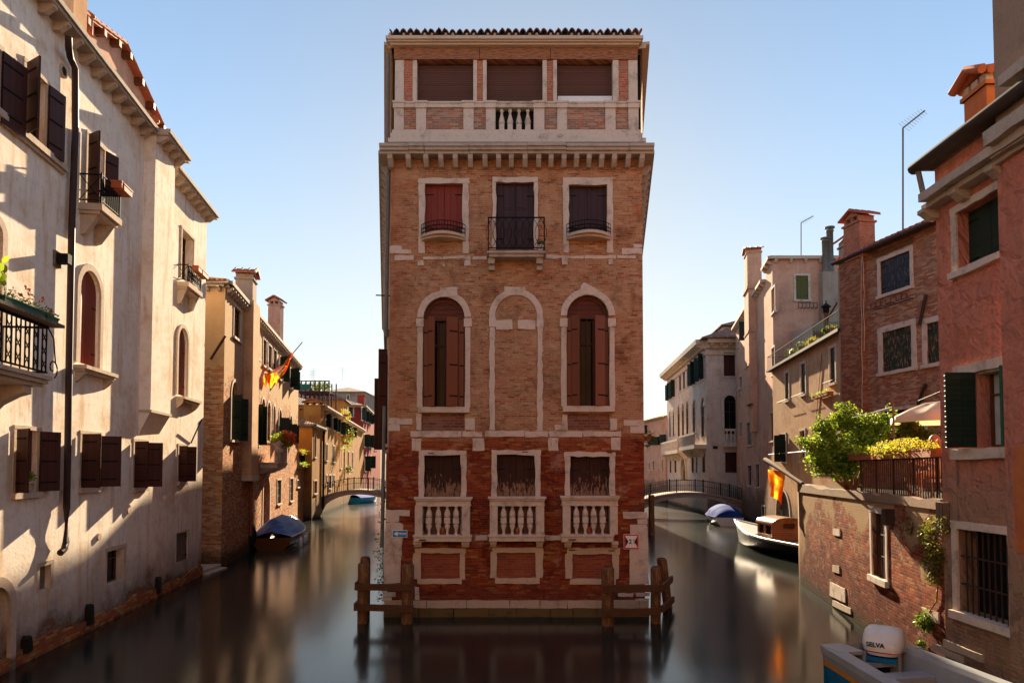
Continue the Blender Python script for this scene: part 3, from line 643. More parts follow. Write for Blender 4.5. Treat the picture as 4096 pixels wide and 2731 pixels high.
# stones list
for q in ((112,155,200,180),(112,183,270,211),(145,227,285,262),(355,235,500,256),(505,230,668,252),(655,230,705,255),(720,233,825,256),(1265,222,1342,250),(1345,225,1380,248),(1392,228,1540,250),(1545,226,1775,250),(1785,224,1925,248),(1910,143,1972,170),(1820,171,1973,215),
  (318,262,360,303),(660,255,705,302),(1378,228,1425,292),(1720,252,1760,290),(497,290,517,305),(98,1424,276,1468),(97,1470,185,1516),(1838,1438,1984,1481),(1884,1483,1985,1532),
  (305,1388,344,1512),(666,1425,735,1510),(1382,1400,1420,1510),(1735,1425,1785,1512),(1325,1475,1385,1510),(262,1520,640,1562),(645,1522,795,1560),(812,1516,1100,1560),(1105,1520,1278,1562),(1284,1518,1530,1560),(1535,1520,1812,1558)): stone('B',*q)
for q in ((446,93,470,185),(475,96,515,186),(890,94,972,184),(1433,88,1452,184),(1456,90,1506,184),(1888,90,1955,180),(258,612,345,655),(348,614,430,655),(1975,626,2149,674),(2080,676,2149,714),(262,657,356,700),
  (905,794,998,830),(1415,795,1530,830),(236,1205,328,1238),(236,1242,300,1272),(472,1170,500,1260),(1940,1215,2050,1240),(2070,1213,2165,1238),(2065,1250,2166,1268)): stone('C',*q)
# corner stones (large)
big=MB()
big.prism(TF,jit([TF.c('C',x,y) for x,y in ((246,1145),(365,1140),(385,720),(360,702),(256,702))],.2,.012),-.01,.035)
big.cut(); big.prism(TF,jit([TF.c('C',x,y) for x,y in ((2023,1150),(2161,1150),(2152,735),(2140,716),(2024,716))],.2,.012),-.01,.035)
for (r_,d,ja) in stones: big.cut(); big.prism(TF,jit(rect(*r_),.14,ja),-.01,d+random.uniform(0,.012))
big.build('trim_stone',M['stone'],H)
m_k.build('keystone',M['stone'],H)
# dark brick infill under arched windows and lower blind windows
for c,q,mt,dp in (('B',(345,1392,660,1518),'darkbrick',.04),('B',(1422,1392,1730,1510),'darkbrick',.04),('C',(510,922,798,1110),'panelbrick',.05),('C',(1060,918,1345,1105),'panelbrick',.05),('C',(1610,930,1900,1110),'panelbrick',.05)):
    r_=T(c,*q); TF.holes.append((*r_,False,dp)); m=MB(); P=TF.P; m.face([P(r_[0],r_[2],-dp+.002),P(r_[1],r_[2],-dp+.002),P(r_[1],r_[3],-dp+.002),P(r_[0],r_[3],-dp+.002)],rect(*r_)); m.build('brick_infill',M[mt],H)
for (x0,x1,y0,y1,ix0,ix1,iy0,iy1) in ((455,842,888,1145,510,798,922,1110),(1015,1405,882,1145,1060,1345,918,1105),(1555,1955,888,1150,1610,1900,930,1110)):
    m=MB(); A=T('C',x0,y0,x1,y1); I=T('C',ix0,iy0,ix1,iy1); e=.005
    m.prism(TF,jit(rect(A[0],I[0]+e,I[2],I[3]),.15,.018),-.01,.025); m.prism(TF,jit(rect(I[1]-e,A[1]-.03,I[2],I[3]),.15,.018),-.01,.025)
    m.prism(TF,jit(rect(A[0]+.06,A[1]-.02,I[3]-e,A[3]),.15,.016),-.01,.03); m.prism(TF,jit(rect(A[0]+.14,A[1]-.13,A[2],I[2]+e),.15,.014),-.01,.03)
    m.build('blind_window_frame',M['wstone'],H)
# first floor windows with balustrades
def baluster(c,z0,z1,r=.085,kind=0):
    h=z1-z0; P=[]
    if kind==0: pr=[(0,.62),(.03,.62),(.06,.35),(.16,.45),(.3,.95),(.36,.8),(.4,.6)];pr2=[(.6,.6),(.64,.95),(.7,1.0),(.8,.85),(.9,.45),(.95,.4),(.97,.62),(1,.62)]
    m=MB(); m.lathe((c.x,c.y,z0),[(q*r,t*h) for t,q in pr],12); m.lathe((c.x,c.y,z0),[(q*r,t*h) for t,q in pr2],12)
    G=Fr((c.x,c.y),(1,0)); m.box(G,-r*.95,r*.95,z0+h*.4,z0+h*.6,-r*.95,r*.95); return m
for k,(ox,oy,rl,ps,bx,bs,bk) in enumerate((((535,803),(215,793),(462,883,520,587),((470,525),(810,867)),(573,640,704,768),(455,880,795,842),((462,520),(808,865))),
   ((1063,1340),(213,791),(998,1420,517,585),((1012,1068),(1347,1405)),(1112,1175,1236,1302),(1000,1412,793,840),((1015,1062),(1347,1397))),
   ((1592,1880),(225,789),(1523,1953,512,583),((1540,1595),(1880,1937)),(1638,1702,1763,1827),(1527,1912,790,845),((1550,1602),(1890,1938))))):
    W=window(H,TF,T('C',ox[0],oy[0],ox[1],oy[1]),'closed','peeled',fw=.15,fp=.03,sill=0,dp=.2,top=.13,ja=.02,hinge=True)
    D_=.26
    rs=T('C',rl[0],rl[2],rl[1],rl[3],D_+.08); bsr=T('C',bs[0],bs[2],bs[1],bs[3],D_+.08); mb=MB()
    h=rs[3]-rs[2]
    mb.box(TF,rs[0],rs[1],rs[3]-h*.22,rs[3],-.005,D_+.1); mb.box(TF,rs[0]+.03,rs[1]-.03,rs[3]-h*.4,rs[3]-h*.22,-.005,D_+.07); mb.box(TF,rs[0]+.05,rs[1]-.05,rs[2]+.03,rs[3]-h*.4,-.005,D_+.03); mb.box(TF,rs[0]+.035,rs[1]-.035,rs[2],rs[2]+.03,-.005,D_+.05)
    h=bsr[3]-bsr[2]; mb.box(TF,bsr[0],bsr[1],bsr[3]-h*.3,bsr[3],-.005,D_+.09); mb.box(TF,bsr[0]+.02,bsr[1]-.02,bsr[2],bsr[3]-h*.3,-.005,D_+.06)
    for a,b in ps:
        q=T('C',a,590,b,795,D_); mb.box(TF,q[0],q[1],bsr[3],rs[2],-.004,D_+.03); c=(q[0]+q[1])/2; zc=(bsr[3]+rs[2])/2
        pp=TF.P(c,zc,D_+.03)
        mb.prism(TF,[(c+.075*math.cos(t*math.pi/5),zc+.075*math.sin(t*math.pi/5)) for t in range(10)],D_+.03,D_+.045); mb.prism(TF,[(c+.04*math.cos(t*math.pi/4),zc+.04*math.sin(t*math.pi/4)) for t in range(8)],D_+.045,D_+.06)
    for a,b in bk:
        q=T('C',a,842,b,885,.1); mb.box(TF,q[0],q[1],bsr[2]-.09,bsr[2],-.005,.24); mb.box(TF,q[0]+.01,q[1]-.01,bsr[2]-.17,bsr[2]-.09,-.005,.14)
    o=mb.build('balustrade',M['stone'],H)
    for x in bx:
        c=TF.c('C',x,690,D_-.02)[0]; baluster(TF.P(c,0,D_-.02),bsr[3],rs[2]).build('baluster',M['stone'],o)
# base courses
zw=TF.c('C',1100,1268,.1)[1]; zm=TF.c('C',1100,1325,.1)[1]; mb=MB(); s=-.12; e=TL+.12
def course(mb,z0,z1,d):
    s=-.1; 
    while s<TL+.1:
        L=random.uniform(.5,1.2); b=min(s+L,TL+.1); mb.prism(TF,jit(rect(s+.008,b-.008,z0+.006,z1-.006),.2,.01),-.01,d+random.uniform(-.01,.015)); s=b
course(mb,zm,zw,.1); mb.build('plinth',M['quay'],H); mb=MB(); course(mb,zm-.24,zm,.15); mb.box(TF,-.1,TL+.1,-1.2,zm-.2,-.01,.12); mb.build('plinth',M['algae'],H)['label']='algae stained lower course'
# main cornice, front and both sides
zt=zc1; zb=zc0; cw=.5
def cornice_run(mb,F,s0,s1,z0,z1,out,seg=None):
    h=z1-z0; mb.box(F,s0,s1,z1-h*.35,z1,-.02,out); mb.box(F,s0,s1,z0+h*.3,z1-h*.35,-.02,out-.05); mb.box(F,s0,s1,z0,z0+h*.3,-.02,out-.12)
fc=T('A',28,1025,2065,1085,cw); mb=MB(); s=fc[0]; 
cuts=[fc[0]]+[TF.c('A',x,1050,cw)[0] for x in (245,360,694,1125,1411,1880)]+[fc[1]]
for i in range(len(cuts)-1): cornice_run(mb,TF,cuts[i]+(.0 if i==0 else .006),cuts[i+1]-.006,zb,zt+random.uniform(-.01,.01),cw+random.uniform(-.012,.012))
cornice_run(mb,BL,0,BL.L-.01,zb-.003,zt-.015,.36); cornice_run(mb,BRt,.01,BRt.L,zb-.003,zt-.015,.36); mb.build('cornice',M['stone2'],H)
for x in (115,248,378,488,594,705,812,912,1006,1107,1207,1298,1393,1485,1577,1670,1763,1865,1966):
    s=TF.c('A',x,1120,.2)[0]; m=MB(); brackets(m,TF,s,s+.001,zb,5,.3,.36,.135); 
    m=MB(); G=Fr(TF.P(s,0,0),TF.N); m.prism(G,[(0,zb-.3),(.16,zb-.29),(.26,zb-.2),(.34,zb-.12),(.36,zb),(0,zb)],-.068,.068,back=True); m.build('modillion',M['stone2'],H)
mb=MB(); brackets(mb,BL,.5,BL.L-.5,zb,.55,.28,.28,.12); brackets(mb,BRt,.5,BRt.L-.5,zb,.55,.28,.28,.12); mb.build('modillion',M['stone2'],H)
# walls
mb=MB(); wall(mb,TF,-.6,zc1)
BL.holes=[];
# side shutters that stick out over the left canal
for (c,x0,x1,y0,y1) in (('B',36,92,812,1520),('B',20,38,957,1505),('B',76,92,585,812)):
    pass
for L_,zz0,zz1,lw in ((2.2,4.9,7.9,.28),(5.5,4.8,7.4,.45),(2.2,8.6,10.4,.1)):
    W=window(H,BL,(BL.L-L_-1.0,BL.L-L_,zz0,zz1),'open','dbrown',fw=.12,ang=(178,95),leafw=lw)
wall(mb,BL,-.6,zc1); wall(mb,BRt,-.6,zc1); plain(mb,(BRt.P(BRt.L,0).x,YB),(BL.P(0,0).x,YB),-.6,zc1); mb.build('wall',M['tetta'],H)
q=[BL.P(0,0),BRt.P(BRt.L,0)]
# low roof behind the loggia
mb=MB(); a=TF.P(0,zt+.0,-.1); zz=zt+.001
mb.face([TF.P(-.35,zz,0),TF.P(TL+.35,zz,0),Vector((q[1].x+.3,YB,zz)),Vector((q[0].x-.3,YB,zz))]); 
r0=Vector((.1,27,zt+1.3)); r1=Vector((-.3,40,zt+1.6)); L0=TF.P(0,zz+.02,-.1);R0=TF.P(TL,zz+.02,-.1); L1=Vector((q[0].x,YB,zz+.02)); R1=Vector((q[1].x,YB,zz+.02))
for f in ((L1,L0,r0,r1),(R0,R1,r1,r0),(R1,L1,r1)): mb.face(f,[(0,0),(36,0),(28,5),(6,5)][:len(f)])
mb.build('roof',M['tile'],H)
# loggia storey
ld=-.02; Lw=Fac((TF.P(0,0,ld).x,TF.P(0,0,ld).y),(TF.P(TL,0,ld).x,TF.P(TL,0,ld).y))
def U(x0,y0,x1,y1,d=0): return Lw.r('A',x0,y0,x1,y1,d)
b0=U(118,955,1975,1020); lg=9.0
LL=Fac((Lw.P(b0[0],0).x-.186*lg,Lw.P(0,0).y+lg),(Lw.P(b0[0],0).x,Lw.P(0,0).y)); LR=Fac((Lw.P(b0[1],0).x,Lw.P(0,0).y),(Lw.P(b0[1],0).x+.155*lg,Lw.P(0,0).y+lg))
ztop=U(78,170,1980,265)[2]
mb=MB(); mb.box(Lw,b0[0],b0[1],zc1-.01,b0[3],-.5,0)
b1=U(115,870,1970,930); mb.build('plaster_band',M['render'],H)
mb=MB(); b2=U(95,925,2000,955,.1); mb.box(Lw,b2[0],b2[1],b2[2],b2[3],-.3,.1); mb.box(Lw,b1[0],b1[1],b2[3],U(0,895,10,900)[3],-.3,.05); mb.box(Lw,b1[0]+.04,b1[1]-.04,U(0,895,10,900)[3],U(0,868,10,880)[3],-.3,.025)
mb.build('ledge',M['stone'],H)
zA=U(0,868,10,880)[3]; zB=U(0,700,10,712,.0)[2]; zC=U(0,655,10,700,.06)[3]; zD=U(0,350,10,360)[3]
mb=MB()
pil=((140,212),(303,377),(652,727),(818,888),(1172,1250),(1345,1418),(1700,1775),(1870,1945))
for a,b in pil:
    q_=U(a,712,b,870,.03); mb.box(Lw,q_[0],q_[1],zA-.01,zB,-.2,.03)
    mb.box(Lw,q_[0]-.02,q_[1]+.02,zB,zC-.05,-.2,.075); mb.box(Lw,q_[0]-.045,q_[1]+.045,zC-.05,zC+.003,-.2,.1)
q_=U(133,660,1950,712,.0); mb.box(Lw,q_[0],q_[1],zB+.03,zC-.055,-.2,.04); mb.box(Lw,q_[0],q_[1],zC-.055,zC-.003,-.2,.065); mb.build('parapet_rail',M['stone'],H)
for i in range(7):
    if i==3: continue
    q_=U(pil[i][1],712,pil[i+1][0],870); m=MB(); m.box(Lw,q_[0]+.002,q_[1]-.002,zA,zB+.03,-.18,-.01); m.build('brick_panel',M['parbrick'],H)
for x in (935,997,1062,1127):
    s=Lw.c('A',x,800,-.06)[0]; p=Lw.P(s,0,-.06); m=MB(); h=zB-zA
    G=Fr((p.x,p.y),(1,0)); m.box(G,-.075,.075,zA,zA+h*.27,-.075,.075); m.lathe((p.x,p.y,zA+h*.27),[(.04,0),(.085,h*.08),(.09,h*.16),(.06,h*.35),(.03,h*.55),(.035,h*.6),(.055,h*.64),(.05,h*.73)],12); m.build('baluster',M['stone'],H)
m=MB(); q_=U(888,712,1172,870); m.box(Lw,q_[0],q_[1],zA,zB+.02,-.45,-.4); m.build('inner_panel',M['greyplaster'],H)
mb=MB()
for a,b in ((147,213),(278,308),(725,752),(796,823),(1237,1268),(1315,1342),(1755,1797),(1870,1937)):
    q_=U(a,365,b,655); mb.cut(); mb.box(Lw,q_[0],q_[1],zC,zD+.01,-.25,.0)
mb.build('pier',M['stone'],H)
mb=MB()
for a,b in ((213,278),(752,796),(1268,1315),(1797,1870)):
    q_=U(a,365,b,655); mb.cut(); mb.box(Lw,q_[0]+.002,q_[1]-.002,zC,zD+.01,-.25,-.02)
mb.build('brick_pier',M['pierbrick'],H)
for a,b,yb in ((308,725,656),(823,1237,654),(1342,1755,612)):
    q_=U(a,365,b,yb,-.2); m=MB(); m.box(Lw,q_[0]-.1,q_[1]+.1,q_[2] if yb<650 else zC-.02,U(0,395,10,400,-.2)[3],-.24,-.2); o=m.build('roller_shutter',M['roller'],H)
m=MB(); q_=U(1348,617,1748,655,-.19); m.box(Lw,q_[0],q_[1],zC-.02,q_[3],-.23,-.19); m.build('white_panel',M['whitep'],H)
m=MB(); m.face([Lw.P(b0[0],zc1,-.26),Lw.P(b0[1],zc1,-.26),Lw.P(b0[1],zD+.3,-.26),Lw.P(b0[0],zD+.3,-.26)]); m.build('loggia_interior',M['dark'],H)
for a,b in ((140,771),(774,1293),(1296,1938)):
    q_=U(a,268,b,355,.03); m=MB(); m.prism(Lw,jit(rect(q_[0],q_[1]-.004,zD-.005,ztop+.02),.3,.004),-.25,.03+random.uniform(0,.012)); m.build('wooden_beam',M['beam'],H)
mb=MB(); zU=U(0,170,10,265,.25); q1_=U(78,170,1980,215,.3); zt2=q1_[3]; hh=zt2-ztop
def ucor(F,a,b,o=.3): mb.box(F,a,b,zt2-hh*.5,zt2,-.3,o); mb.box(F,a+(.04 if F is Lw else 0),b-(.04 if F is Lw else 0),zt2-hh*.72,zt2-hh*.5,-.3,o-.06); mb.box(F,a+(.1 if F is Lw else 0),b-(.1 if F is Lw else 0),ztop,zt2-hh*.72,-.3,o-.13)
ucor(Lw,q1_[0],q1_[1]); 
for F in (LL,LR): mb.box(F,.0,F.L-.02 if F is LL else F.L,zt2-hh*.5,zt2-.005,-.3,.22); mb.box(F,0,F.L,ztop,zt2-hh*.5,-.3,.12)
mb.build('upper_cornice',M['wstone'],H)
mb=MB()
for F in (LL,LR): wall(mb,F,zc1,zt2-.02)
plain(mb,LR.P(LR.L,0),LL.P(0,0),zc1,zt2); mb.build('loggia_wall',M['oldbrick'],H)
mb=MB(); q_=U(112,155,1958,190,.28); mb.box(Lw,q_[0],q_[1],zt2+.002,q_[3]-.02,-.2,.24); mb.build('gutter',M['lead'],H)
# corrugated clay tiles
s0_,s1_=q_[0]-.02,q_[1]+.05; zb_=q_[3]-.03; N=36; per=(s1_-s0_)/N; mb=MB(); rows=[]
for layer,(zo) in enumerate((0,.035)):
    rows=[]
    for j in range(0,4):
        r_=[]
        for i in range(N*8+1):
            u=i/8; ph=u%1; hh_=abs(math.cos(math.pi*(u)))**.8*.115; jt=random.Random(int(u)*7+3).uniform(-.02,.02)
            dd=.32+jt-j*2.6; r_.append(Lw.P(s0_+per*u,zb_+hh_+jt*.8+zo+j*2.6*.3,dd))
        rows.append(r_)
    mb.grid(rows,lambda i,j:(j*.025,i*2.6),0,True)
    if layer: pass
fr=[Lw.P(s0_+per*i/8,zb_+abs(math.cos(math.pi*i/8))**.8*.115+random.Random(int(i/8)*7+3).uniform(-.02,.02)*.8,.32+random.Random(int(i/8)*7+3).uniform(-.02,.02)) for i in range(N*8+1)]
mb.grid([fr,[p+Vector((0,0,.035)) for p in fr]],lambda i,j:(j*.025,i*.03),0,False)
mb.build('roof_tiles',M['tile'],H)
m=MB()
for i in range(N):
    if i%3==1: continue
    c=Lw.P(s0_+per*(i),zb_+.03,.2); m.cut(); m.lathe(c-Vector((0,0,.03)),[(.05,0),(.06,.04),(.03,.09)],6)
m.build('tile_mortar',M['wstone'],H)
# drain pipes on the left edge
mb=MB(); mb.tube([Lw.P(b0[0]-.12,zt2-.3,-.1),Lw.P(b0[0]-.12,zc1+.05,-.1)],.05,8); mb.tube([TF.P(-.1,zb-.1,-.16),TF.P(-.14,7.9,-.16)],.055,8); mb.tube([TF.P(-.16,5.9,-.1),TF.P(-.2,1.9,-.1)],.05,8); mb.build('drain_pipe',M['zinc'],H)
m=MB(); 
for x,y in ((300,400),(772,395),(1301,390),(1782,392)): a,z=TF.c('B',x,y); m.cut(); m.tube([TF.P(a,z+.06,0),TF.P(a,z+.02,.06),TF.P(a-.01,z-.06,.05)],.009,5)
for c,x,y,w_ in (('C',580,201,.08),('C',1268,192,.09),('C',530,825,.09),('C',1605,823,.1),('C',1612,907,.09),('C',1900,912,.09),('C',1885,197,.07)): a,z=TF.c(c,x,y,.2); dd=.36 if y in(825,823) else .04; m.cut(); m.box(TF,a-w_,a+w_,z-.012,z+.012,dd-.05,dd+.015)
m.build('wall_cramp',M['rust'],H)
m=MB(); a,z=TF.c('B',30,498); m.tube([TF.P(a-.15,z,-.3),TF.P(.0,z-.02,-.3)],.02,5); m.build('iron_rod',M['iron'],H)
# ---- signs
def text_mesh(s,size,F,a,z,d,mat,parent,name='lettering',align='CENTER',sx=1,rot=0,bold=0):
    cu=bpy.data.curves.new('txt','FONT'); cu.body=s; cu.size=size; cu.align_x=align; cu.align_y='CENTER'; cu.extrude=.0015; cu.offset=bold
    o=bpy.data.objects.new('txt',cu); col.objects.link(o); dg=bpy.context.evaluated_depsgraph_get(); dg.update()
    me=bpy.data.meshes.new_from_object(o.evaluated_get(dg)); bpy.data.objects.remove(o)
    vs=[F.P(a+(v.co.x*math.cos(rot)-v.co.y*math.sin(rot))*sx,z+v.co.x*math.sin(rot)+v.co.y*math.cos(rot),d+v.co.z) for v in me.vertices]; off=OFF[parent.name]
    for v,p in zip(me.vertices,vs): v.co=p-off
    me.materials.clear(); me.materials.append(mat); ob=bpy.data.objects.new(name,me); col.objects.link(ob); ob.parent=parent; return ob
M['blue']=mat_flat('sign_blue',(.01,.2,.55),.4,0,.05); M['sred']=mat_flat('sign_red',(.55,.02,.02),.4,0,.05); M['swhite']=mat_flat('sign_white',(.8,.8,.8),.4,0,.05); M['sblack']=mat_flat('sign_black',(.01,.01,.01),.5,0,.05)
q=T('C',306,758,414,812,.06); S=thing('one_way_sign','blue one way sign with a white arrow on the left corner stones','sign',TF.P((q[0]+q[1])/2,q[2],.06))
m=MB(); m.box(TF,q[0],q[1],q[2],q[3],.036,.055); m.build('sign_edge',M['swhite'],S); m=MB(); m.box(TF,q[0]+.014,q[1]-.014,q[2]+.014,q[3]-.014,.05,.059); m.build('panel',M['blue'],S)
A_=[TF.c('C',x,y,.06) for x,y in ((316,785),(344,768),(344,778),(404,778),(404,792),(344,792),(344,803))]; m=MB(); m.prism(TF,A_,.058,.062); m.build('arrow',M['swhite'],S)
text_mesh('SENSO UNICO',.034,TF,TF.c('C',374,785)[0],TF.c('C',374,785)[1],.0635,M['sblack'],S,sx=1.0,bold=.0012)
q=T('C',1981,787,2091,897,.06); S=thing('width_limit_sign','red bordered square sign limiting boat width to 2.20 m on the right corner stone','sign',TF.P((q[0]+q[1])/2,q[2],.06))
m=MB(); m.box(TF,q[0],q[1],q[2],q[3],.036,.052); m.build('sign_edge',M['swhite'],S); m=MB(); m.box(TF,q[0]+.008,q[1]-.008,q[2]+.008,q[3]-.008,.05,.056); m.build('border',M['sred'],S)
m=MB(); m.box(TF,q[0]+.045,q[1]-.045,q[2]+.045,q[3]-.045,.054,.060); m.build('panel',M['swhite'],S)
m=MB(); cz=(q[2]+q[3])/2
m.prism(TF,[(q[0]+.046,q[2]+.07),(q[0]+.046,q[3]-.07),(q[0]+.13,cz)],.058,.063); m.prism(TF,[(q[1]-.046,q[3]-.07),(q[1]-.046,q[2]+.07),(q[1]-.13,cz)],.058,.063); m.build('marks',M['sblack'],S)
text_mesh('2',.17,TF,(q[0]+q[1])/2-.03,cz-.0,.0645,M['sblack'],S,bold=.004); text_mesh('m',.07,TF,(q[0]+q[1])/2+.07,cz+.05,.0645,M['sblack'],S,bold=.002); text_mesh('.20',.05,TF,(q[0]+q[1])/2+.08,cz-.03,.0645,M['sblack'],S,bold=.002)
# potted plant on middle balcony and pots behind balusters
def pot(c,r,h,mat,label,lmat='leafd',n=60,ls=.05,spread=1.4,group=None):
    t=thing('potted_plant',label,'potted plant',c,group); m=MB(); m.lathe(c,[(r*.7,0),(r,h),(r*1.08,h),(r*1.08,h*.85)],12); m.build('pot',M[mat],t)
    m=MB(); leaves(m,Vector(c)+Vector((0,0,h+r*.8)),(r*spread,r*spread,r),n,ls); m.build('foliage',M[lmat],t); return t
a,_=TF.c('B',1220,180,.35); pot(TF.P(a,z1,.3) if False else TF.P(a,TF.c('B',1220,192,.3)[1],.33),.09,.14,'whitep','small dark plant in a white pot on the middle iron balcony',n=120,ls=.06,spread=1.2)
for x,l in ((672,'left'),(1212,'middle'),(1728,'right')):
    a,z=TF.c('C',x,790,.1); p=TF.P(a,z+.0,.1); t=thing('clay_pot','empty terracotta pot behind the %s stone balustrade'%l,'pot',p); m=MB(); m.lathe(p,[(.05,0),(.075,.09),(.085,.2),(.07,.22),(.06,.18)],12); m.build('pot_body',M['terra'],t)
# mooring fences
def post(c,x,yt,yb,w,lean=0,Ydep=None):
    p=atZ(c,x,yb,0); top=atY(c,x+lean,yt,p.y); return p,top
def mooring(name,label,posts,rails,group):
    t=thing(name,label,'mooring posts',posts[0][0],group)
    for p,tp,r in posts:
        m=MB(); n=10; rows=[]; ps=[p+Vector((0,0,-1)),p,p.lerp(tp,.5),tp-Vector((0,0,.06)),tp]; rr=[r*.9,r,r*1.04,r*1.1,r*.8]
        for P_,R_ in zip(ps,rr): rows.append([P_+Vector((math.cos(k*2*math.pi/n)*R_*random.uniform(.94,1.05),math.sin(k*2*math.pi/n)*R_*random.uniform(.94,1.05),0)) for k in range(n)])
        m.grid(rows,lambda i,j:(j*.12,i*.5),0,False,True); m.face(rows[-1],[(0,0)]*n); m.build('post',M['pile'],t)
    for a,b,h in rails:
        F=Fac((a.x,a.y),(b.x,b.y)); m=MB(); m.prism(F,[(0,a.z-h/2),(F.L,b.z-h/2),(F.L,b.z+h/2),(0,a.z+h/2)],-.035,.035,back=True); m.build('rail',M['plank'],t)
    return t
f_=1.0
pA,tA=post('C',90,995,1430,50,8); pB,tB=post('C',412,998,1432,50,10); pC=atY('C',112,1300,pA.y+1.5); pC.z=0; tC=atY('C',112,950,pC.y)
def rl(c,x,y,Y): return atY(c,x,y,Y)
yA=pA.y-.2
mooring('mooring_posts','three timber mooring piles joined by planks at the left corner of the brick palace',[(pA,tA,.145),(pB,tB,.15),(pC,tC,.135)],
 [(rl('C',45,1170,yA),rl('C',466,1172,yA),.17),(rl('C',40,1315,yA-.02),rl('C',460,1328,yA-.02),.17),(rl('C',42,1165,yA-.04),rl('C',42,1165,yA)+Vector((-.03,1.5,0)),.2),(rl('C',36,1315,yA-.04),rl('C',36,1315,yA)+Vector((-.03,1.5,0)),.2)],'timber mooring guards')
pA,tA=post('C',1866,1022,1448,50,0); pB,tB=post('C',2212,1020,1430,45,2); pC=Vector((pB.x+.35,pB.y+2.1,0)); tC=atY('C',2255,960,pC.y); pC.x=atY('C',2300,1200,pC.y).x
yA=pA.y-.2
mooring('mooring_posts','three timber mooring piles joined by planks at the right corner under the width sign',[(pA,tA,.16),(pB,tB,.14),(pC,tC,.14)],
 [(rl('C',1828,1185,yA),rl('C',2258,1178,yA),.18),(rl('C',1835,1360,yA-.02),rl('C',2250,1345,yA-.02),.18),(rl('C',2262,1175,yA-.03),rl('C',2330,1110,pC.y-.1),.18),(rl('C',2258,1330,yA-.03),rl('C',2340,1258,pC.y-.1),.18)],'timber mooring guards')
t=thing('ivy','green creeper hanging down the left edge of the brick palace','climbing plant',TF.P(-.1,.6,-.2)); m=MB()
for i in range(26):
    z=.5+i*.12; leaves(m,TF.P(-.18-random.uniform(0,.12),z,-.25),(.16,.3,.12),26 if i<14 else 9,.06)
m.build('foliage',M['leafd'],t)
m=MB(); m.tube([TF.P(-.1,-.1,-.2),TF.P(-.2,1.5,-.25),TF.P(-.15,3.6,-.25)],.012,5); m.build('stem',M['plank'],t)

for nm,lb,y0,y1,zh,mt in (('shadow_island_house','unseen ochre rendered house added behind the brick palace and sized for its shadow',44.05,54,15.0,'tan'),('shadow_island_house','taller unseen cream house added at the rear tip of the island and sized for its shadow',54.05,67.5,15.9,'cream')):  # unseen rear houses, added and sized to shade the left canal walls
    xl0,xl1=_o.x-.186*(y0-19.3),_o.x-.186*(y1-19.3); xr0,xr1=_e.x+.155*(y0-19.3),_e.x+.155*(y1-19.3)
    FA=Fac((xl1,y1),(xl0,y0)); FB=Fac((xr0,y0),(xr1,y1)); HH=thing(nm,lb,'house',((xl0+xr0)/2,(y0+y1)/2,0)); m=MB()
    for k in range(3):
        for zz in (3,7,11):
            for F in (FA,FB): window(HH,F,(F.L*(k+.5)/3-.5,F.L*(k+.5)/3+.5,zz,zz+1.7),'closed','green',fw=.12)
    wall(m,FA,-.6,zh); wall(m,FB,-.6,zh); plain(m,(xl0,y0),(xr0,y0),-.6,zh); plain(m,(xr1,y1),(xl1,y1),-.6,zh); m.build('wall',M[mt],HH); roof(HH,[Vector((xl0,y0,0)),Vector((xr0,y0,0)),Vector((xr1,y1,0)),Vector((xl1,y1,0))],zh,.2,.25)
    if y0<50: chimney(HH,xl0-.186*5+.9,49.0,zh,23.5,.95,.9,'pierbrick')  # unseen tall chimney, added to throw a shadow band on the white house
# ================================================================ left white house
def wx(y): return -8.325-.14*y
WF=Fac((wx(4),4),(wx(26.6),26.6))
H=thing('white_house','tall white plastered house with dark brown shutters filling the left side','house',(wx(15)-3,15,0))
zw1=WF.c('L1',640,470)[1]; zw2=WF.c('L1',1290,1325)[1]
jog=WF.c('L1',1085,1000)[0]
def Wr(c,x0,y0,x1,y1,d=0): return WF.r(c,x0,y0,x1,y1,d)
# big top windows
window(H,WF,Wr('L1',165,505,318,1005),'open','dbrown',fw=.08,sill=0,ang=(128,168),leafw=.5,fm='wstone',ja=.003)
window(H,WF,Wr('L1',-160,270,-10,800),'open','dbrown',fw=.1,sill=0,ang=(128,168),leafw=.62,fm='wstone',ja=.003)
r0=WF.c('L1',-20,850); r1=WF.c('L1',440,1195); m=MB(); m.box(WF,r0[0]-3,r1[0],r1[1]-.02,r1[1]+.12,-.01,.12); m.box(WF,r0[0]-3,r1[0]-.04,r1[1]-.1,r1[1]-.02,-.01,.06); m.build('sill_course',M['wstone'],H)
w=window(H,WF,Wr('L1',600,985,718,1490),'open','dbrown',fw=.07,sill=0,ang=(125,160),leafw=.42,fm='wstone',ja=.003,label='upper window above the small balcony with flower boxes')
window(H,WF,Wr('L2',545,315,690,978),'closed','redsh',arch=True,fw=.16,fp=.05,fm='wstone',sill=0,dp=.16,ja=.003)
window(H,WF,Wr('L2',1235,715,1303,1188),'closed','redsh',arch=True,fw=.13,fp=.05,fm='wstone',sill=0,dp=.16,ja=.003)
window(H,WF,Wr('L2',-120,-40,-10,1000),'closed','dbrown',arch=True,fw=.16,fp=.06,fm='wstone',sill=0,dp=.3,ja=.003)
window(H,WF,Wr('L2',1262,60,1345,400),'open','dbrown',fw=.08,sill=0,ang=(90,165),sides='',fm='wstone',dp=.35,ja=.003)
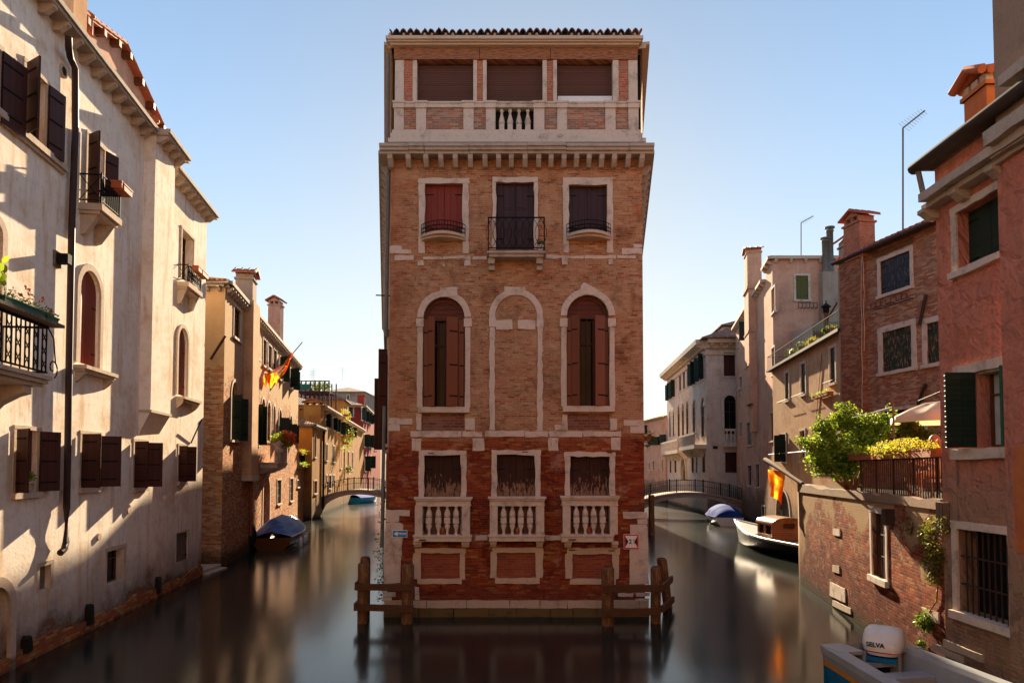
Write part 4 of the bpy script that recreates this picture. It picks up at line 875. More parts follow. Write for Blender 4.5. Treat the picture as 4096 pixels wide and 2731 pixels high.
def hood_sill(c,x0,x1,y):
    a=WF.c(c,x0,y); b=WF.c(c,x1,y); m=MB(); z=a[1]; 
    m.box(WF,a[0],b[0],z-.09,z,-.01,.3); m.box(WF,a[0]+.04,b[0]-.04,z-.15,z-.09,-.01,.24)
    for s in (a[0]+.14,b[0]-.16):
        G=Fr(WF.P(s,0,0),WF.N); m.prism(G,[(0,z-.42),(.1,z-.34),(.22,z-.2),(.22,z-.15),(0,z-.15)],-.06,.06,back=True)
    return m.build('sill',M['wstone'],H)
def zat(F,c,x,y): return F.c(c,x,y)[1]
def hs(c,x0,y,x1):
    a=WF.c(c,x0,y); b=WF.c(c,x1,y)[0]; m=MB(); z=a[1]; m.box(WF,a[0],b,z-.09,z,-.01,.3); m.box(WF,a[0]+.04,b-.04,z-.15,z-.09,-.01,.24)
    for s in (a[0]+.14,b-.16):
        G=Fr(WF.P(s,0,0),WF.N); m.prism(G,[(0,z-.42),(.1,z-.34),(.22,z-.2),(.22,z-.15),(0,z-.15)],-.06,.06,back=True)
    m.build('sill',M['wstone'],H)
hs('L2',512,970,745); hs('L2',1225,1190,1350)
# shutter row
for x0,x1,y0,y1,an,lw in ((104,262,1425,1862,(128,152),.46),(562,690,1458,1828,(108,135),.5),(932,1012,1508,1828,(112,125),.45),(1242,1287,1538,1788,(120,128),.36)):
    rc=Wr('L2',x0,y0,x1,y1); window(H,WF,rc,'open','dbrown',fw=.08,fp=.02,sill=.12,ang=an,leafw=lw,fm='wstone',ja=.006)
# small basement windows
window(H,WF,Wr('L3',270,800,352,972),'closed','greyw',fw=.09,fp=.015,sill=0,dp=.2,fm='wstone',hinge=False)
window(H,WF,Wr('L3',742,690,866,922),'open','dbrown',fw=.1,fp=.015,sill=0,dp=.3,sides='',fm='wstone')
window(H,WF,Wr('L3',1228,572,1308,772),'closed','greyw',fw=.06,fp=.012,sill=0,dp=.12,fm='wstone')
window(H,WF,Wr('L3',-160,960,52,1700),'closed','greyw',arch=True,fw=.2,fp=.06,sill=0,dp=.4,fm='wstone',label='arched water door at the near end')
# flue projecting
f0,f1=WF.c('L2',975,900)[0],WF.c('L2',1120,900)[0]; zfl=WF.c('L2',975,1300)[1]; m=MB()
m.box(WF,f0,f1,zfl,zw1,-.01,.33); zk=WF.c('L2',975,1465)[1]; 
P=WF.P; 
m.face([P(f0,zfl,.33),P(f1,zfl,.33),P(f1,zk+.12,0),P(f0,zk,0)],[(f0,zfl),(f1,zfl),(f1,zk),(f0,zk)]); m.face([P(f0,zfl,0),P(f0,zfl,.33),P(f0,zk,0)],[(0,zfl),(.3,zfl),(0,zk)]); m.face([P(f1,zfl,.33),P(f1,zfl,0),P(f1,zk+.12,0)],[(0,zfl),(.3,zfl),(0,zk)])
m.build('flue',M['white'],H)
m=MB(); m.box(WF,f0-.03,f1+.03,zfl-.02,zfl+.06,-.01,.37); m.build('flue_ledge',M['wstone'],H)
# cornice
m=MB(); c0=.42
def wc(a,b,z,o):
    m.box(WF,a,b,z-.04,z+.04,-.01,o-.06); m.box(WF,a,b,z+.04,z+.16,-.3,o)
wc(0,f0-.02,zw1,c0); wc(f0-.02,f1+.28,zw1,c0+.33); wc(f1+.28,WF.L+.25,zw2,c0-.02); m.build('cornice',M['stone2'],H)
m=MB(); brackets(m,WF,.3,f0-.35,zw1-.02,.62,.24,.34,.14); 
G2=Fac(WF.P(0,0,.33).xy,WF.P(WF.L,0,.33).xy); brackets(m,G2,f0+.1,f1-.02,zw1-.02,.6,.24,.34,.14); brackets(m,WF,f1+.45,WF.L-.1,zw2-.02,.55,.24,.32,.13); m.build('cornice_bracket',M['wstone'],H)
# walls
m=MB(); wall(m,WF,-.6,zw1,0,f1+.02); 
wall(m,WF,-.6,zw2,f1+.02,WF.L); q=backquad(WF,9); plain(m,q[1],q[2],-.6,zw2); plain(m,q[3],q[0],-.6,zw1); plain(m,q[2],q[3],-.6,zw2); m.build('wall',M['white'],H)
# gabled attic over the cornice with tiled rake
pts=[WF.c('L1',x,y,-.3) for x,y in ((522,95),(832,318),(1095,880))]
m=MB(); zz=zw1+.2; m.prism(WF,[(pts[0][0],zz),(pts[2][0],zz),pts[2],pts[1],pts[0]],-3,-.3); m.build('attic_wall',M['pinkp'],H)
m=MB(); m2=MB()
for a,b in ((pts[0],pts[1]),(pts[1],pts[2])):
    dx=(b[0]-a[0]); sl=(b[1]-a[1])/dx
    if a is not pts[0]: b=(b[0]+.2,b[1]+.2*sl)
    m.prism(WF,[a,b,(b[0],b[1]+.07),(a[0],a[1]+.07)],-3.2,-.12,back=True); L=b[0]-a[0]; n=int(L/.3)
    for i in range(n):
        s=a[0]+L*(i+.5)/n; z=a[1]+sl*(s-a[0]); m.tube([WF.P(s-.16,z-.16*sl+.11,-.13),WF.P(s+.16,z+.16*sl+.09,-.13)],.06,6)
    for i in range(int(L/.9)+1):
        s=a[0]+.2+i*.9; z=a[1]+sl*(s-a[0]); m2.cut(); m2.box(WF,s-.07,s+.07,z-.2,z-.02,-.3,-.04)
m.build('roof',M['terra'],H); m2.build('rafter',M['casement'],H)
# terracotta pots on roof
for (x,yt,yb,r) in ((615,75,160,.11),(1058,805,900,.15)):
    c=WF.c('L1',x,yb,-.2); tp=WF.c('L1',x,yt,-.2); o=WF.P(c[0],c[1]-.3,-.2); h=tp[1]-c[1]+.3; m=MB(); m.lathe(o,[(r,0),(r,h*.72),(r*1.45,h*.75),(r*1.5,h*.82),(r*.3,h)],12); m.build('chimney_pot',M['terra'],H)
a=WF.c('L1',432,100,-.15); b=WF.c('L1',530,150,-.15); m=MB(); m.box(WF,a[0],b[0],zw1+.1,zw1+4.5,-1.3,.1); m.box(WF,a[0]-.06,b[0]+.06,zw1+4.5,zw1+4.65,-1.36,.16); m.build('chimney',M['tan'],H)
# downpipe and cables
m=MB(); pl=[('L1',478,262,.3),('L1',478,330,.3),('L1',490,400,.15),('L1',524,480,.14),('L1',524,900,.14),('L2',500,0,.14),('L2',482,900,.14),('L2',473,1500,.14),('L3',464,400,.14),('L3',460,640,.14),('L3',446,690,.15),('L3',420,715,.16)]
m.tube([WF.P(*WF.c(c,x,y,d),d) for c,x,y,d in pl],.075,9); 
for y in (830,): pass
m.build('downpipe',M['pipe'],H)
for k in range(3):
    m=MB(); q=[]
    for i in range(30):
        t=i/29; y=250+t*2930+0; s,z=WF.c('L1',512-t*62+random.uniform(-4,4)+k*5,y,.09) ; q.append(WF.P(s,z,.1+k*.012))
    m.tube(q,.012,4); m.build('cable',M['wstone' if k else 'zinc'],H)
# little round vents
for x,y,r in ((892,412,.13),(682,603,.1)): a,z=WF.c('L3',x,y); m=MB(); m.prism(WF,[(a+r*math.cos(k*math.pi/8),z+r*math.sin(k*math.pi/8)) for k in range(16)],-.01,.05); m.build('vent_cover',M['wstone'],H)
a,z=WF.c('L1',435,497); m=MB(); m.prism(WF,[(a+.16*math.cos(k*math.pi/8),z+.16*math.sin(k*math.pi/8)) for k in range(16)],-.01,.04); m.prism(WF,[(a+.1*math.cos(k*math.pi/8),z+.1*math.sin(k*math.pi/8)) for k in range(16)],.04,.045,1); m.build('vent_cover',[M['wstone'],M['dark']],H)
# brick foot
m=MB(); m.prism(WF,[(0,-.6),(WF.L+.05,-.6)]+[(WF.L+.05-i*(WF.L+.05)/60,.34+.09*math.sin(i*.7)*math.sin(i*.23+1)+random.uniform(-.03,.03)) for i in range(61)],-.02,.06); m.build('brick_foot',mat_brick('foot_brick',[(.42,.16,.05),(.36,.09,.03),(.48,.26,.09),(.3,.1,.05)],(.2,.12,.07),.25,low=(-.15,.12),grime=.4),H)
for i,(x,y0,y1) in enumerate(((155,1290,1410),(597,1070,1215),(1083,880,995))):
    a,z0=WF.c('L3',x,y1); _,z1=WF.c('L3',x,y0); t=thing('fender_board',['black rubber fender strip nearest on the white house foot','black rubber fender strip in the middle of the white house foot','black rubber fender strip farthest along the white house foot'][i],'fender',WF.P(a,z0,.1),'black fender strips'); m=MB(); m.prism(WF,[(a-.1,z0),(a+.1,z0+.02),(a+.06,z1-.05),(a-.02,z1),(a-.1,z1-.06)],.02,.16); m.build('strip',M['sblack'],t)
# small balconies with flower boxes (slab belongs to the house)
def leftbalcony(c,x0,y0,x1,y1,out,rh,curl=False,nb=10,cross=True,boxes=()):
    a=WF.c(c,x0,y0); b=WF.c(c,x1,y1,out); s0,s1=a[0],b[0]; z=a[1]; m=MB()
    m.box(WF,s0,s1,z-.16,z,-.01,out); m.box(WF,s0+.05,s1-.05,z-.24,z-.16,-.01,out-.08)
    for s in (s0+.2,s1-.2):
        G=Fr(WF.P(s,0,0),WF.N); m.prism(G,[(0,z-.75),(.12,z-.7),(out*.55,z-.42),(out*.75,z-.24),(0,z-.24)],-.09,.09,back=True)
    o=m.build('balcony',M['wstone'],H); m=MB(); e=.05
    rail_panel(m,WF,s0+e,s1-e,z+.08,z+rh,out-e,nb)
    for s in (s0+e,s1-e):
        m.box(WF,s-.015,s+.015,z+rh-.03,z+rh,0,out-e); m.box(WF,s-.015,s+.015,z+.08,z+.1,0,out-e); m.box(WF,s-.02,s+.02,z,z+rh+.03,out-e-.02,out-e+.02)
        G=Fr(WF.P(s,0,0),WF.N); m.tube([G.P(0,z+.1),G.P(out-e,z+rh-.03)],.01,4); m.tube([G.P(0,z+rh-.03),G.P(out-e,z+.1)],.01,4)
    if cross:
        for i in range(nb):
            u0=s0+e+(s1-s0-2*e)*i/nb; u1=s0+e+(s1-s0-2*e)*(i+1)/nb; m.tube([WF.P(u0,z+.1,out-e),WF.P((u0+u1)/2,z+rh*.5,out-e),WF.P(u1,z+.1,out-e)],.009,4); m.tube([WF.P(u0,z+rh-.05,out-e),WF.P((u0+u1)/2,z+rh*.5,out-e),WF.P(u1,z+rh-.05,out-e)],.009,4)
    m.build('railing',M['iron'],o); return s0,s1,z
def flowerbox(label,F,s0,s1,z,d0,d1,mat='terra',lm='leafd',n=0,fl=0,h=.18,group=None,ls=.06,sp=.15,hang=.3):
    t=thing('flower_box',label,'flower box',F.P((s0+s1)/2,z,(d0+d1)/2),group); m=MB(); P=F.P; e=.03
    m.prism(Fr(F.P(0,0,0),F.S),[(s0+e,z),(s1-e,z),(s1,z+h),(s0,z+h)],d0,d1,back=True); m.box(F,s0-.01,s1+.01,z+h-.03,z+h+.005,d0-.01,d1+.01); m.build('trough',M[mat],t)
    if n:
        m=MB(); k=max(2,int((s1-s0)/.15))
        for i in range(k): s=s0+(s1-s0)*(i+.5)/k; leaves(m,F.P(s,z+h+.05,(d0+d1)/2+.04),(sp,sp,sp*.9),n//k,ls,hang=hang)
        m.build('foliage',M[lm],t)
        if fl:
            m=MB()
            for i in range(fl): s=random.uniform(s0,s1); c=F.P(s,z+h+random.uniform(-.1,.36)*(1.3 if fl>100 else .8),(d0+d1)/2+random.uniform(.1,.5)*(1 if fl>100 else .4)); k_=2 if fl>100 else 1; leaves(m,c,(.035*k_,.035*k_,.035*k_),8,.06*k_)
            m.build('blossoms',M['flower'],t)
    return t
s0,s1,z=leftbalcony('L1',545,1410,850,1568,.55,.75,nb=9)
mid=(s0+s1)/2; flowerbox('near terracotta flower box hooked on the upper balcony of the white house',WF,s0+.5,mid-.0,z+.62,.52,.78,group='terracotta boxes on the white house'); flowerbox('far terracotta flower box hooked on the upper balcony of the white house',WF,mid+.08,s1+.05,z+.62,.52,.78,group='terracotta boxes on the white house')
s0,s1,z=leftbalcony('L2',1232,392,1412,500,.4,.62,nb=8)
mid=(s0+s1)/2; flowerbox('near terracotta flower box on the farthest balcony of the white house',WF,s0+.35,mid,z+.5,.38,.6,group='terracotta boxes on the white house'); flowerbox('far terracotta flower box on the farthest balcony of the white house',WF,mid+.06,s1,z+.5,.38,.6,group='terracotta boxes on the white house')
# near big balcony at the left frame edge
a=WF.c('L2',-150,1000); b=WF.c('L2',365,1085,.95); s0,s1=2.2,b[0]; z=b[1]+.08; out=.95; m=MB()
m.box(WF,s0,s1,z-.08,z,-.01,out); m.box(WF,s0,s1-.05,z-.16,z-.08,-.01,out-.05); m.box(WF,s0,s1-.1,z-.24,z-.16,-.01,out-.12)
for s in (s1-.55,s1-2.6):
    G=Fr(WF.P(s,0,0),WF.N); m.prism(G,[(0,z-.85),(.1,z-.85),(.3,z-.62),(.6,z-.45),(.78,z-.4),(.78,z-.24),(0,z-.24)],-.14,.14,back=True)
o=m.build('balcony',M['wstone'],H); rh=1.0; m=MB(); d=out-.08
m.box(WF,s0,s1-.06,z+.06,z+.09,d-.02,d+.02); m.box(WF,s0,s1-.06,z+rh-.04,z+rh,d-.02,d+.02)
n=int((s1-s0)/.3)
for i in range(n):
    u=s1-.1-i*.3
    for k in (0,.15): m.box(WF,u-k-.011,u-k+.011,z+.06,z+rh,d-.011,d+.011)
    for sg in (-1,1): m.tube([WF.P(u-.075+sg*.075*math.cos(t*math.pi*3/12),z+.1+(rh-.2)*t/12,d) for t in range(13)],.011,4)
G=Fr(WF.P(s1-.08,0,0),WF.N)
for i in range(6): m.box(G,.05+i*.16,.07+i*.16,z+.06,z+rh,-.011,.011)
m.box(G,0,d,z+rh-.04,z+rh,-.02,.02); m.box(G,0,d,z+.06,z+.09,-.015,.015)
q=[]
for i in range(20):
    t=i/19; an=-1.2+t*6.2; r_=.05+.16*(1-t); q.append(WF.P(s1+.16+r_*math.cos(an)-.0,z+.2+r_*math.sin(an),d))
m.tube([WF.P(s1-.02,z+rh,d),WF.P(s1+.1,z+rh*.75,d),WF.P(s1+.16,z+.5,d)]+q[4:] if False else q,.014,5); m.tube([WF.P(s1-.06,z+rh,d),WF.P(s1+.18,z+rh*.8,d),WF.P(s1+.22,z+.55,d),WF.P(s1+.27,z+.3,d)],.014,5)
m.build('railing',M['iron'],o)
m=MB(); m.box(WF,s0,s1+.1,z+rh+.01,z+rh+.07,d-.1,d+.24); m.build('shelf_board',M['greyw'],o)
flowerbox('long green planter with grey green cushion plants on the near balcony board',WF,s1-1.9,s1-.55,z+rh+.07,d-.04,d+.2,'green2','leaf',260,10,.12,ls=.05,sp=.13,hang=0); flowerbox('short planter with dark succulents at the end of the near balcony board',WF,s1-.5,s1-.05,z+rh+.07,d-.04,d+.2,'green2','ivy',110,0,.1,ls=.06,sp=.12,hang=0)
t=thing('cactus_plant','tall jointed green succulent on the near left balcony','plant',WF.P(s1-2.1,z+rh,.8)); m=MB()
for i in range(16):
    p=WF.P(s1-2.15+random.uniform(-.35,.35),z+rh+.1,d+random.uniform(-.15,.15)); an=random.uniform(0,6.28); 
    for k in range(random.randint(3,5)):
        dr=Vector((math.cos(an)*.35+random.uniform(-.4,.4),math.sin(an)*.35+random.uniform(-.3,.3),random.uniform(.5,1))).normalized(); L=.17; sd=dr.cross(Vector((random.uniform(-1,1),1,random.uniform(-.3,.3)))).normalized()*.045
        e=p+dr*L; m.face([p,p+dr*L*.3+sd,p+dr*L*.8+sd*.9,e,p+dr*L*.8-sd*.9,p+dr*L*.3-sd]); p=e-dr*.01
m.build('foliage',M['leaf'],t); m=MB(); m.lathe(WF.P(s1-2.15,z+.85,d-.1),[(.12,0),(.17,.25),(.18,.28)],12); m.build('pot',M['green2'],t)
# plant pot in lower window
rc=Wr('L3',170,100,250,290); pot(WF.P((rc[0]+rc[1])/2,rc[2]+.02,-.05),.13,.2,'wstone','leafy herb in a pale pot on the sill of the lower left window',lmat='leaf',n=140,ls=.07,spread=1.2)
# ================================================================ brick and render house (left canal)
def house(name,label,F,D,z,mat,roofm='tile',pitch=.33,base=-.6,ends=(True,True),over=.3,loc=None,cor=None,corz=0,catg='house'):
    c=F.P(F.L/2,0,-D/2); H=thing(name,label,catg,(c.x,c.y,0)); H['_z']=z; return H
def finish(H,F,D,z,mat,Fe=None,Fe2=None,cor='stone2',over=.32,br=.5,pitch=.33,base=-.6,rf=True,ribs=True):
    q=backquad(F,D); m=MB(); wall(m,F,base,z)
    if Fe: wall(m,Fe,base,z)
    else: plain(m,q[1],q[2],base,z); plain(m,q[3],q[0],base,z)
    if Fe: plain(m,q[1],q[2],base,z); 
    plain(m,q[2],q[3],base,z); m.build('wall',M[mat],H)
    if cor:
        m=MB()
        for f in (F,Fe):
            if f: m.box(f,-.1 if f is F else 0,f.L+(.1 if f is F else .25),z-.02,z+.14,-.3,over); m.box(f,0,f.L,z-.12,z-.02,-.01,over*.5)
        m.build('cornice',M[cor],H)
        if br:
            m=MB()
            for f in (F,Fe):
                if f: brackets(m,f,.2,f.L-.2,z-.1,br,.2,over*.9,.12)
            m.build('cornice_bracket',M[cor],H)
    if rf: roof(H,q,z+.15,pitch,over*.9)
F2=Fac((-12.12,28.6),(-16.3,51.9)); E2=Fac((-17.5,28.6),(-12.12,28.6))
H=house('brick_house','weathered brick and render house with green shutters beside the left canal boat',F2,8,0,'l2')
zL2=F2.c('M1',380,445)[1]
def r2(c,x0,y0,x1,y1): return F2.r(c,x0,y0,x1,y1)
window(H,F2,r2('M1',407,580,455,795),'open','green',fw=.08,sides='',sill=.1,dp=.14)
for q in ((555,740,586,925),(612,800,636,985),(648,840,672,1003),(684,872,706,1020)): window(H,F2,r2('M1',*q),'open','green',fw=.1,sides='',sill=.1,dp=.14)
window(H,F2,r2('M1',726,925,748,1080),'open','green',fw=.08,ang=(110,150)); window(H,F2,r2('M1',800,1005,818,1140),'open','green',fw=.08,ang=(110,140))
window(H,F2,r2('M1',390,1090,437,1500),'open','green',arch=True,fw=.14,ang=(120,140),leafw=.5,fm='wstone')
window(H,F2,r2('M1',545,1175,577,1530),'open','green',arch=True,fw=.14,ang=(130,50),leafw=.62,fm='wstone')
for q in ((600,1208,626,1500),(640,1232,663,1500),(680,1258,698,1500)): window(H,F2,r2('M1',*q),'open','green',arch=True,fw=.14,sides='',sill=0,fm='stone',dp=.18)
window(H,F2,r2('M1',722,1284,741,1510),'open','green',arch=True,fw=.14,ang=(80,130),leafw=.6,fm='stone'); window(H,F2,r2('M1',797,1326,815,1520),'open','green',arch=True,fw=.14,ang=(105,130),leafw=.5,fm='wstone')
window(H,F2,r2('M2',521,392,545,592),'dark','green',fw=.1,bars=True,fm='wstone'); window(H,F2,r2('M2',710,382,737,546),'dark',fw=.1,bars=True,fm='wstone'); window(H,F2,r2('M2',800,372,821,526),'dark',fw=.1,bars=True,fm='wstone')
window(H,F2,r2('M2',612,345,658,740),'closed','dbrown',arch=True,fw=.2,fm='wstone',sill=0,dp=.4,label='arched water door under the stone balcony')
finish(H,F2,7,zL2,'l2',E2)
# flue
fa,fb=F2.c('M1',478,1000)[0],F2.c('M1',520,1000)[0]; zb=F2.c('M2',480,350)[1]; m=MB(); m.box(F2,fa,fb+.2,zb,zL2+.3,-.01,.42); m.build('flue',M['tan'],H); m=MB(); m.box(F2,fa-.1,fb+.3,zb-.25,zb,-.01,.48); m.build('flue_base',M['wstone'],H)
p=F2.P((fa+fb)/2+.1,0,-.1); zt_=atY('M1',500,360,p.y).z; chimney(H,p.x,p.y,zL2,zt_-.25,.95,.8,'greyplaster',(F2.S.x,F2.S.y))
p=atY('M1',703,600,45.5); chimney(H,p.x,p.y,zL2,atY('M1',703,568,45.5).z,.8,.7,'pinkp',(1,0))
m=MB(); a=F2.c('M2',512,390); b=F2.c('M2',512,770); m.tube([F2.P(a[0],a[1],.1),F2.P(b[0],b[1],.1)],.07,7); m.build('red_pipe',M['terra'],H)
# balcony with flowers
a=F2.c('M2',590,262); b=F2.c('M2',782,290,.9); z=a[1]; s0,s1=a[0],b[0]; m=MB(); m.box(F2,s0,s1,z-.28,z-.04,-.01,.9); m.box(F2,s0-.05,s1+.05,z-.04,z+.03,-.01,.97)
for s in (s0+.3,(s0+s1)/2,s1-.3): G=Fr(F2.P(s,0,0),F2.N); m.prism(G,[(0,z-.6),(.2,z-.55),(.6,z-.38),(.75,z-.28),(0,z-.28)],-.1,.1,back=True)
m.box(F2,s0,s1,z+.95,z+1.08,.74,.95)
for s in (s0+.1,s0+2.0,s1-.12): m.box(F2,s-.12,s+.12,z+.03,z+.95,.76,.92)
m.box(F2,s0,s0+.2,z+.95,z+1.08,0,.75)
o=m.build('balcony',M['stone'],H)
for i in range(20):
    s=s0+.35+i*(s1-s0-.6)/19; m=MB(); m.lathe(F2.P(s,z+.03,.84),[(.06,0),(.04,.1),(.07,.3),(.035,.45),(.07,.65),(.04,.82),(.06,.92)],7); m.build('baluster',M['stone'],o)
flowerbox('long box of red geraniums spilling over the carved stone balcony',F2,s0+.4,s1+.3,z+1.08,.72,1.0,'terra','leaf',2200,190,.2,ls=.12,sp=.4); 
t=thing('stone_urn','grey stone urn on the near corner of the geranium balcony','urn',F2.P(s0+.15,z+.05,.8)); m=MB(); m.lathe(F2.P(s0+.05,z+.1,1.0),[(.15,0),(.08,.12),(.22,.42),(.26,.6),(.1,.68),(.12,.8),(.2,.95),(.04,1.1)],12); m.build('urn_body',M['stone2'],t)
# terrace at the far end with vines
a=F2.c('M2',838,330); F2b=Fac(F2.P(F2.L,0).xy,(-16.9,55.5)); m=MB(); 
H=thing('terrace_annex','low brick annex with a planted iron railed terrace past the geranium balcony','annex',F2b.P(1.5,0,-1.5)); zt_=F2b.c('M2',865,290)[1]
window(H,F2b,F2b.r('M2',848,385,862,430),'dark',fw=.08); m=MB(); wall(m,F2b,-.6,zt_); q=backquad(F2b,5); plain(m,q[1],q[2],-.6,zt_); m.face([Vector((p.x,p.y,zt_)) for p in q]); m.build('wall',M['oldbrick'],H)
m=MB(); m.box(F2b,-.1,F2b.L,zt_-.15,zt_+.01,-.5,.15); m.build('coping',M['stone2'],H); m=MB(); rail_panel(m,F2b,.0,F2b.L-.1,zt_+.05,zt_+1.0,.08,22,.012); m.build('railing',M['iron'],H)
flowerbox('yellow green trailing plants on the upper rail of the terrace annex',F2b,.1,F2b.L-.2,zt_+1.0,.0,.25,'terra','leafy',500,0,.12,ls=.12,sp=.28); flowerbox('yellow green trailing plants along the lower edge of the terrace annex',F2b,.1,F2b.L-.2,zt_+.02,.12,.34,'terra','leaf',350,0,.12,ls=.12,sp=.22)
# flag on left house
def flagthing(label,base,tip,cl,mat,folds=3):
    t=thing('flag',label,'flag',base); m=MB(); m.tube([base,tip],.03,6); m.build('pole',M['pile'],t)
    return t
M['orangeflag']=NT('orange_flag'); _t=M['orangeflag']; _n=_t.noise(_t.scl(_t.obj(),1.6,1.6,1.2),1.3,3); _c=_t.mix(_t.step(_n,.44,.6),(.85,.1,.01),(.95,.45,.02)); _t.bs(Base_Color=_c,Roughness=.7)
_tl=_t.n('BsdfTranslucent'); _t.put(_tl.inputs[0],_c); _mx=_t.n('MixShader'); _t.put(_mx.inputs[0],.75); _t.t.links.new(_t.b.outputs[0],_mx.inputs[1]); _t.t.links.new(_tl.outputs[0],_mx.inputs[2]); _t.t.links.new(_mx.outputs[0],_t.out.inputs[0]); M['orangeflag']=_t.m
b_=F2.c('M1',745,985); base=F2.P(b_[0],b_[1],0); p1=F2.P(*F2.c('M1',812,900,.9),.9); tip=atY('M1',888,815,p1.y+2.2)
t=flagthing('orange and yellow flag hanging twisted from a slanting pole on the left brick house',base,tip,None,None)
top=atY('M1',812,895,p1.y); bot=atY('M1',668,1050,p1.y-4.2); m=MB(); rows=[]
for i in range(24):
    u=i/23; c=top.lerp(bot,u)+Vector((0,0,-.35*math.sin(u*math.pi))); wdt=.55*(.15+.55*math.sin(min(1,u*1.5)*math.pi*.55)*(1-.5*max(0,u-.75)*4)); r_=[]
    for j in range(9):
        v=j/8-.5; r_.append(c+Vector((.35*v*wdt+.08*math.sin(j*2.2+u*5),.12*math.sin(j*1.7+u*4),v*wdt*2.0)))
    rows.append(r_)
m.grid(rows,lambda i,j:(j,i),0,True)
rows=[]
for i in range(9):
    u=i/8; r_=[bot+Vector((-.4+.8*j/10+.06*math.sin(u*6+j),.15*math.sin(j*1.9),.15-u*(.6+.3*math.sin(j*2.3)))) for j in range(11)]; rows.append(r_)
m.grid(rows,lambda i,j:(j,i),0,True); m.build('cloth',M['orangeflag'],t)
# ---- houses farther along the left canal
def lx(y): return -9.59-.12*y
Fa=Fac((lx(55.5),55.5),(lx(61),61)); Ea=Fac((-22,55.5),(lx(55.5),55.5))
H=house('ochre_house','low ochre house with small arched windows just before the left bridge',Fa,6,0,'ochre'); zA_=Fa.c('M1',962,1400)[1]
window(H,Fa,Fa.r('M2',968,62,983,222),'dark',arch=True,fw=.08); window(H,Fa,Fa.r('M2',1025,85,1038,235),'dark',arch=True,fw=.08) if False else None; window(H,Fa,Fa.r('M2',968,388,988,475),'dark',fw=.1)
finish(H,Fa,6,zA_,'ochre',Ea,over=.35,br=0,cor='zinc'); m=MB(); a=Fa.c('M1',1016,1430); m.tube([Fa.P(Fa.L-.3,zA_,.12),Fa.P(Fa.L-.3,.6,.12)],.1,6); m.build('downpipe',M['iron'],H)
Fb=Fac((lx(61),61),(lx(76),76)); Eb=Fac((-24,61.1),(lx(61),61.1)); H=house('ochre_house','taller ochre house with a gabled chimney behind the low ochre house',Fb,8,0,'ochre2'); zB_=Fb.c('M1',1035,1268)[1]
for q in ((1050,1318,1063,1410),(1102,1345,1112,1430),(1122,1355,1132,1440)): window(H,Fb,Fb.r('M1',*q),'open','green',fw=.1,ang=(120,150),leafw=.5)
for q in ((1050,135,1062,245),(1100,145,1110,255),(1050,350,1060,410),(1100,350,1110,400),(1072,350,1088,440)): window(H,Fb,Fb.r('M2',*q),'dark',fw=.12,dp=.1)
window(H,Eb,Eb.r('M1',918,1305,932,1355),'dark',fw=.1)
finish(H,Fb,9,zB_,'ochre2',Eb,over=.4,br=.9,cor='wstone')
c=atY('M1',965,1400,60.3); chimney(H,c.x,c.y,zA_-1,atY('M1',965,1262,60.3).z,1.5,.9,'ochre2',(1,0))
Fc=Fac((lx(76),76),(lx(97.5),97.5)); Ec=Fac((-27,76.1),(lx(76),76.1)); H=house('ochre_house','ochre house with a roof dormer and hanging plants beyond the left bridge',Fc,9,0,'ochre'); zC_=Fc.c('M1',1130,1330)[1]
for q in ((1150,1375,1163,1460),(1172,1385,1182,1465),(1195,1400,1205,1475),(1232,1412,1241,1480)): window(H,Fc,Fc.r('M1',*q),'open','green',fw=.1,ang=(110,150),leafw=.6)
for q in ((1150,170,1160,300),(1174,160,1184,380),(1203,185,1212,310),(1233,190,1241,310)): window(H,Fc,Fc.r('M2',*q),'dark',fw=.12,dp=.1)
finish(H,Fc,9,zC_,'ochre',Ec,over=.4,br=1.0,cor='wstone')
dm=Fac(Fc.P(3,0,-.5).xy,Fc.P(8,0,-.5).xy); m=MB(); zd=zC_+2.6; m.box(dm,0,dm.L,zC_-.2,zd,-4,0); m.build('dormer',M['ochre2'],H); m=MB(); m.box(dm,1.2,2.0,zC_+.4,zC_+1.9,0,.04); m.box(dm,2.9,3.7,zC_+.4,zC_+1.9,0,.04); m.build('dormer_window',M['dark'],H); roof(H,backquad(dm,4),zd,.5,.4)
Fd=Fac((lx(97.6),97.6),(lx(132),132)); Ed=Fac((-32,97.7),(lx(97.6),97.7)); H=house('red_house','dark red plastered house with green shutters far along the left canal',Fd,10,0,'redp'); zD_=Fd.c('M1',1290,1240)[1]
for i,q in enumerate(((1300,1275,1310,1360),(1322,1300,1330,1370),(1340,1310,1347,1375),(1358,1325,1364,1385))): window(H,Fd,Fd.r('M1',*q),'open','green',fw=.15,ang=(110,150),leafw=.7)
for q in ((1316,1460,1327,1545),(1345,1465,1353,1545),(1362,1470,1370,1550)): window(H,Fd,Fd.r('M1',*q),'open','green',fw=.15,ang=(110,150),leafw=.9)
for q in ((1322,215,1334,320),(1360,215,1370,300)): window(H,Fd,Fd.r('M2',*q),'open','green',fw=.15,ang=(110,150),leafw=.9)
window(H,Ed,Ed.r('M1',1198,1265,1240,1335),'closed','navy',fw=.18)
finish(H,Fd,9,zD_,'redp',Ed,over=.45,br=1.2,cor='wstone'); c=atY('M1',1298,1250,103); chimney(H,c.x,c.y,zD_-1,atY('M1',1298,1190,103).z,1.0,.9,'redp',(1,0),cap='')
Fe_=Fac((lx(132),132),(lx(175),175)); H=house('cream_house','small cream house with balconies at the far bend of the left canal',Fe_,9,0,'cream')
for q in ((1388,1510,1394,1568),(1400,1518,1405,1568)): window(H,Fe_,Fe_.r('M1',*q),'dark',fw=.2)
finish(H,Fe_,9,Fe_.c('M1',1382,1455)[1],'cream',over=.4,br=0)
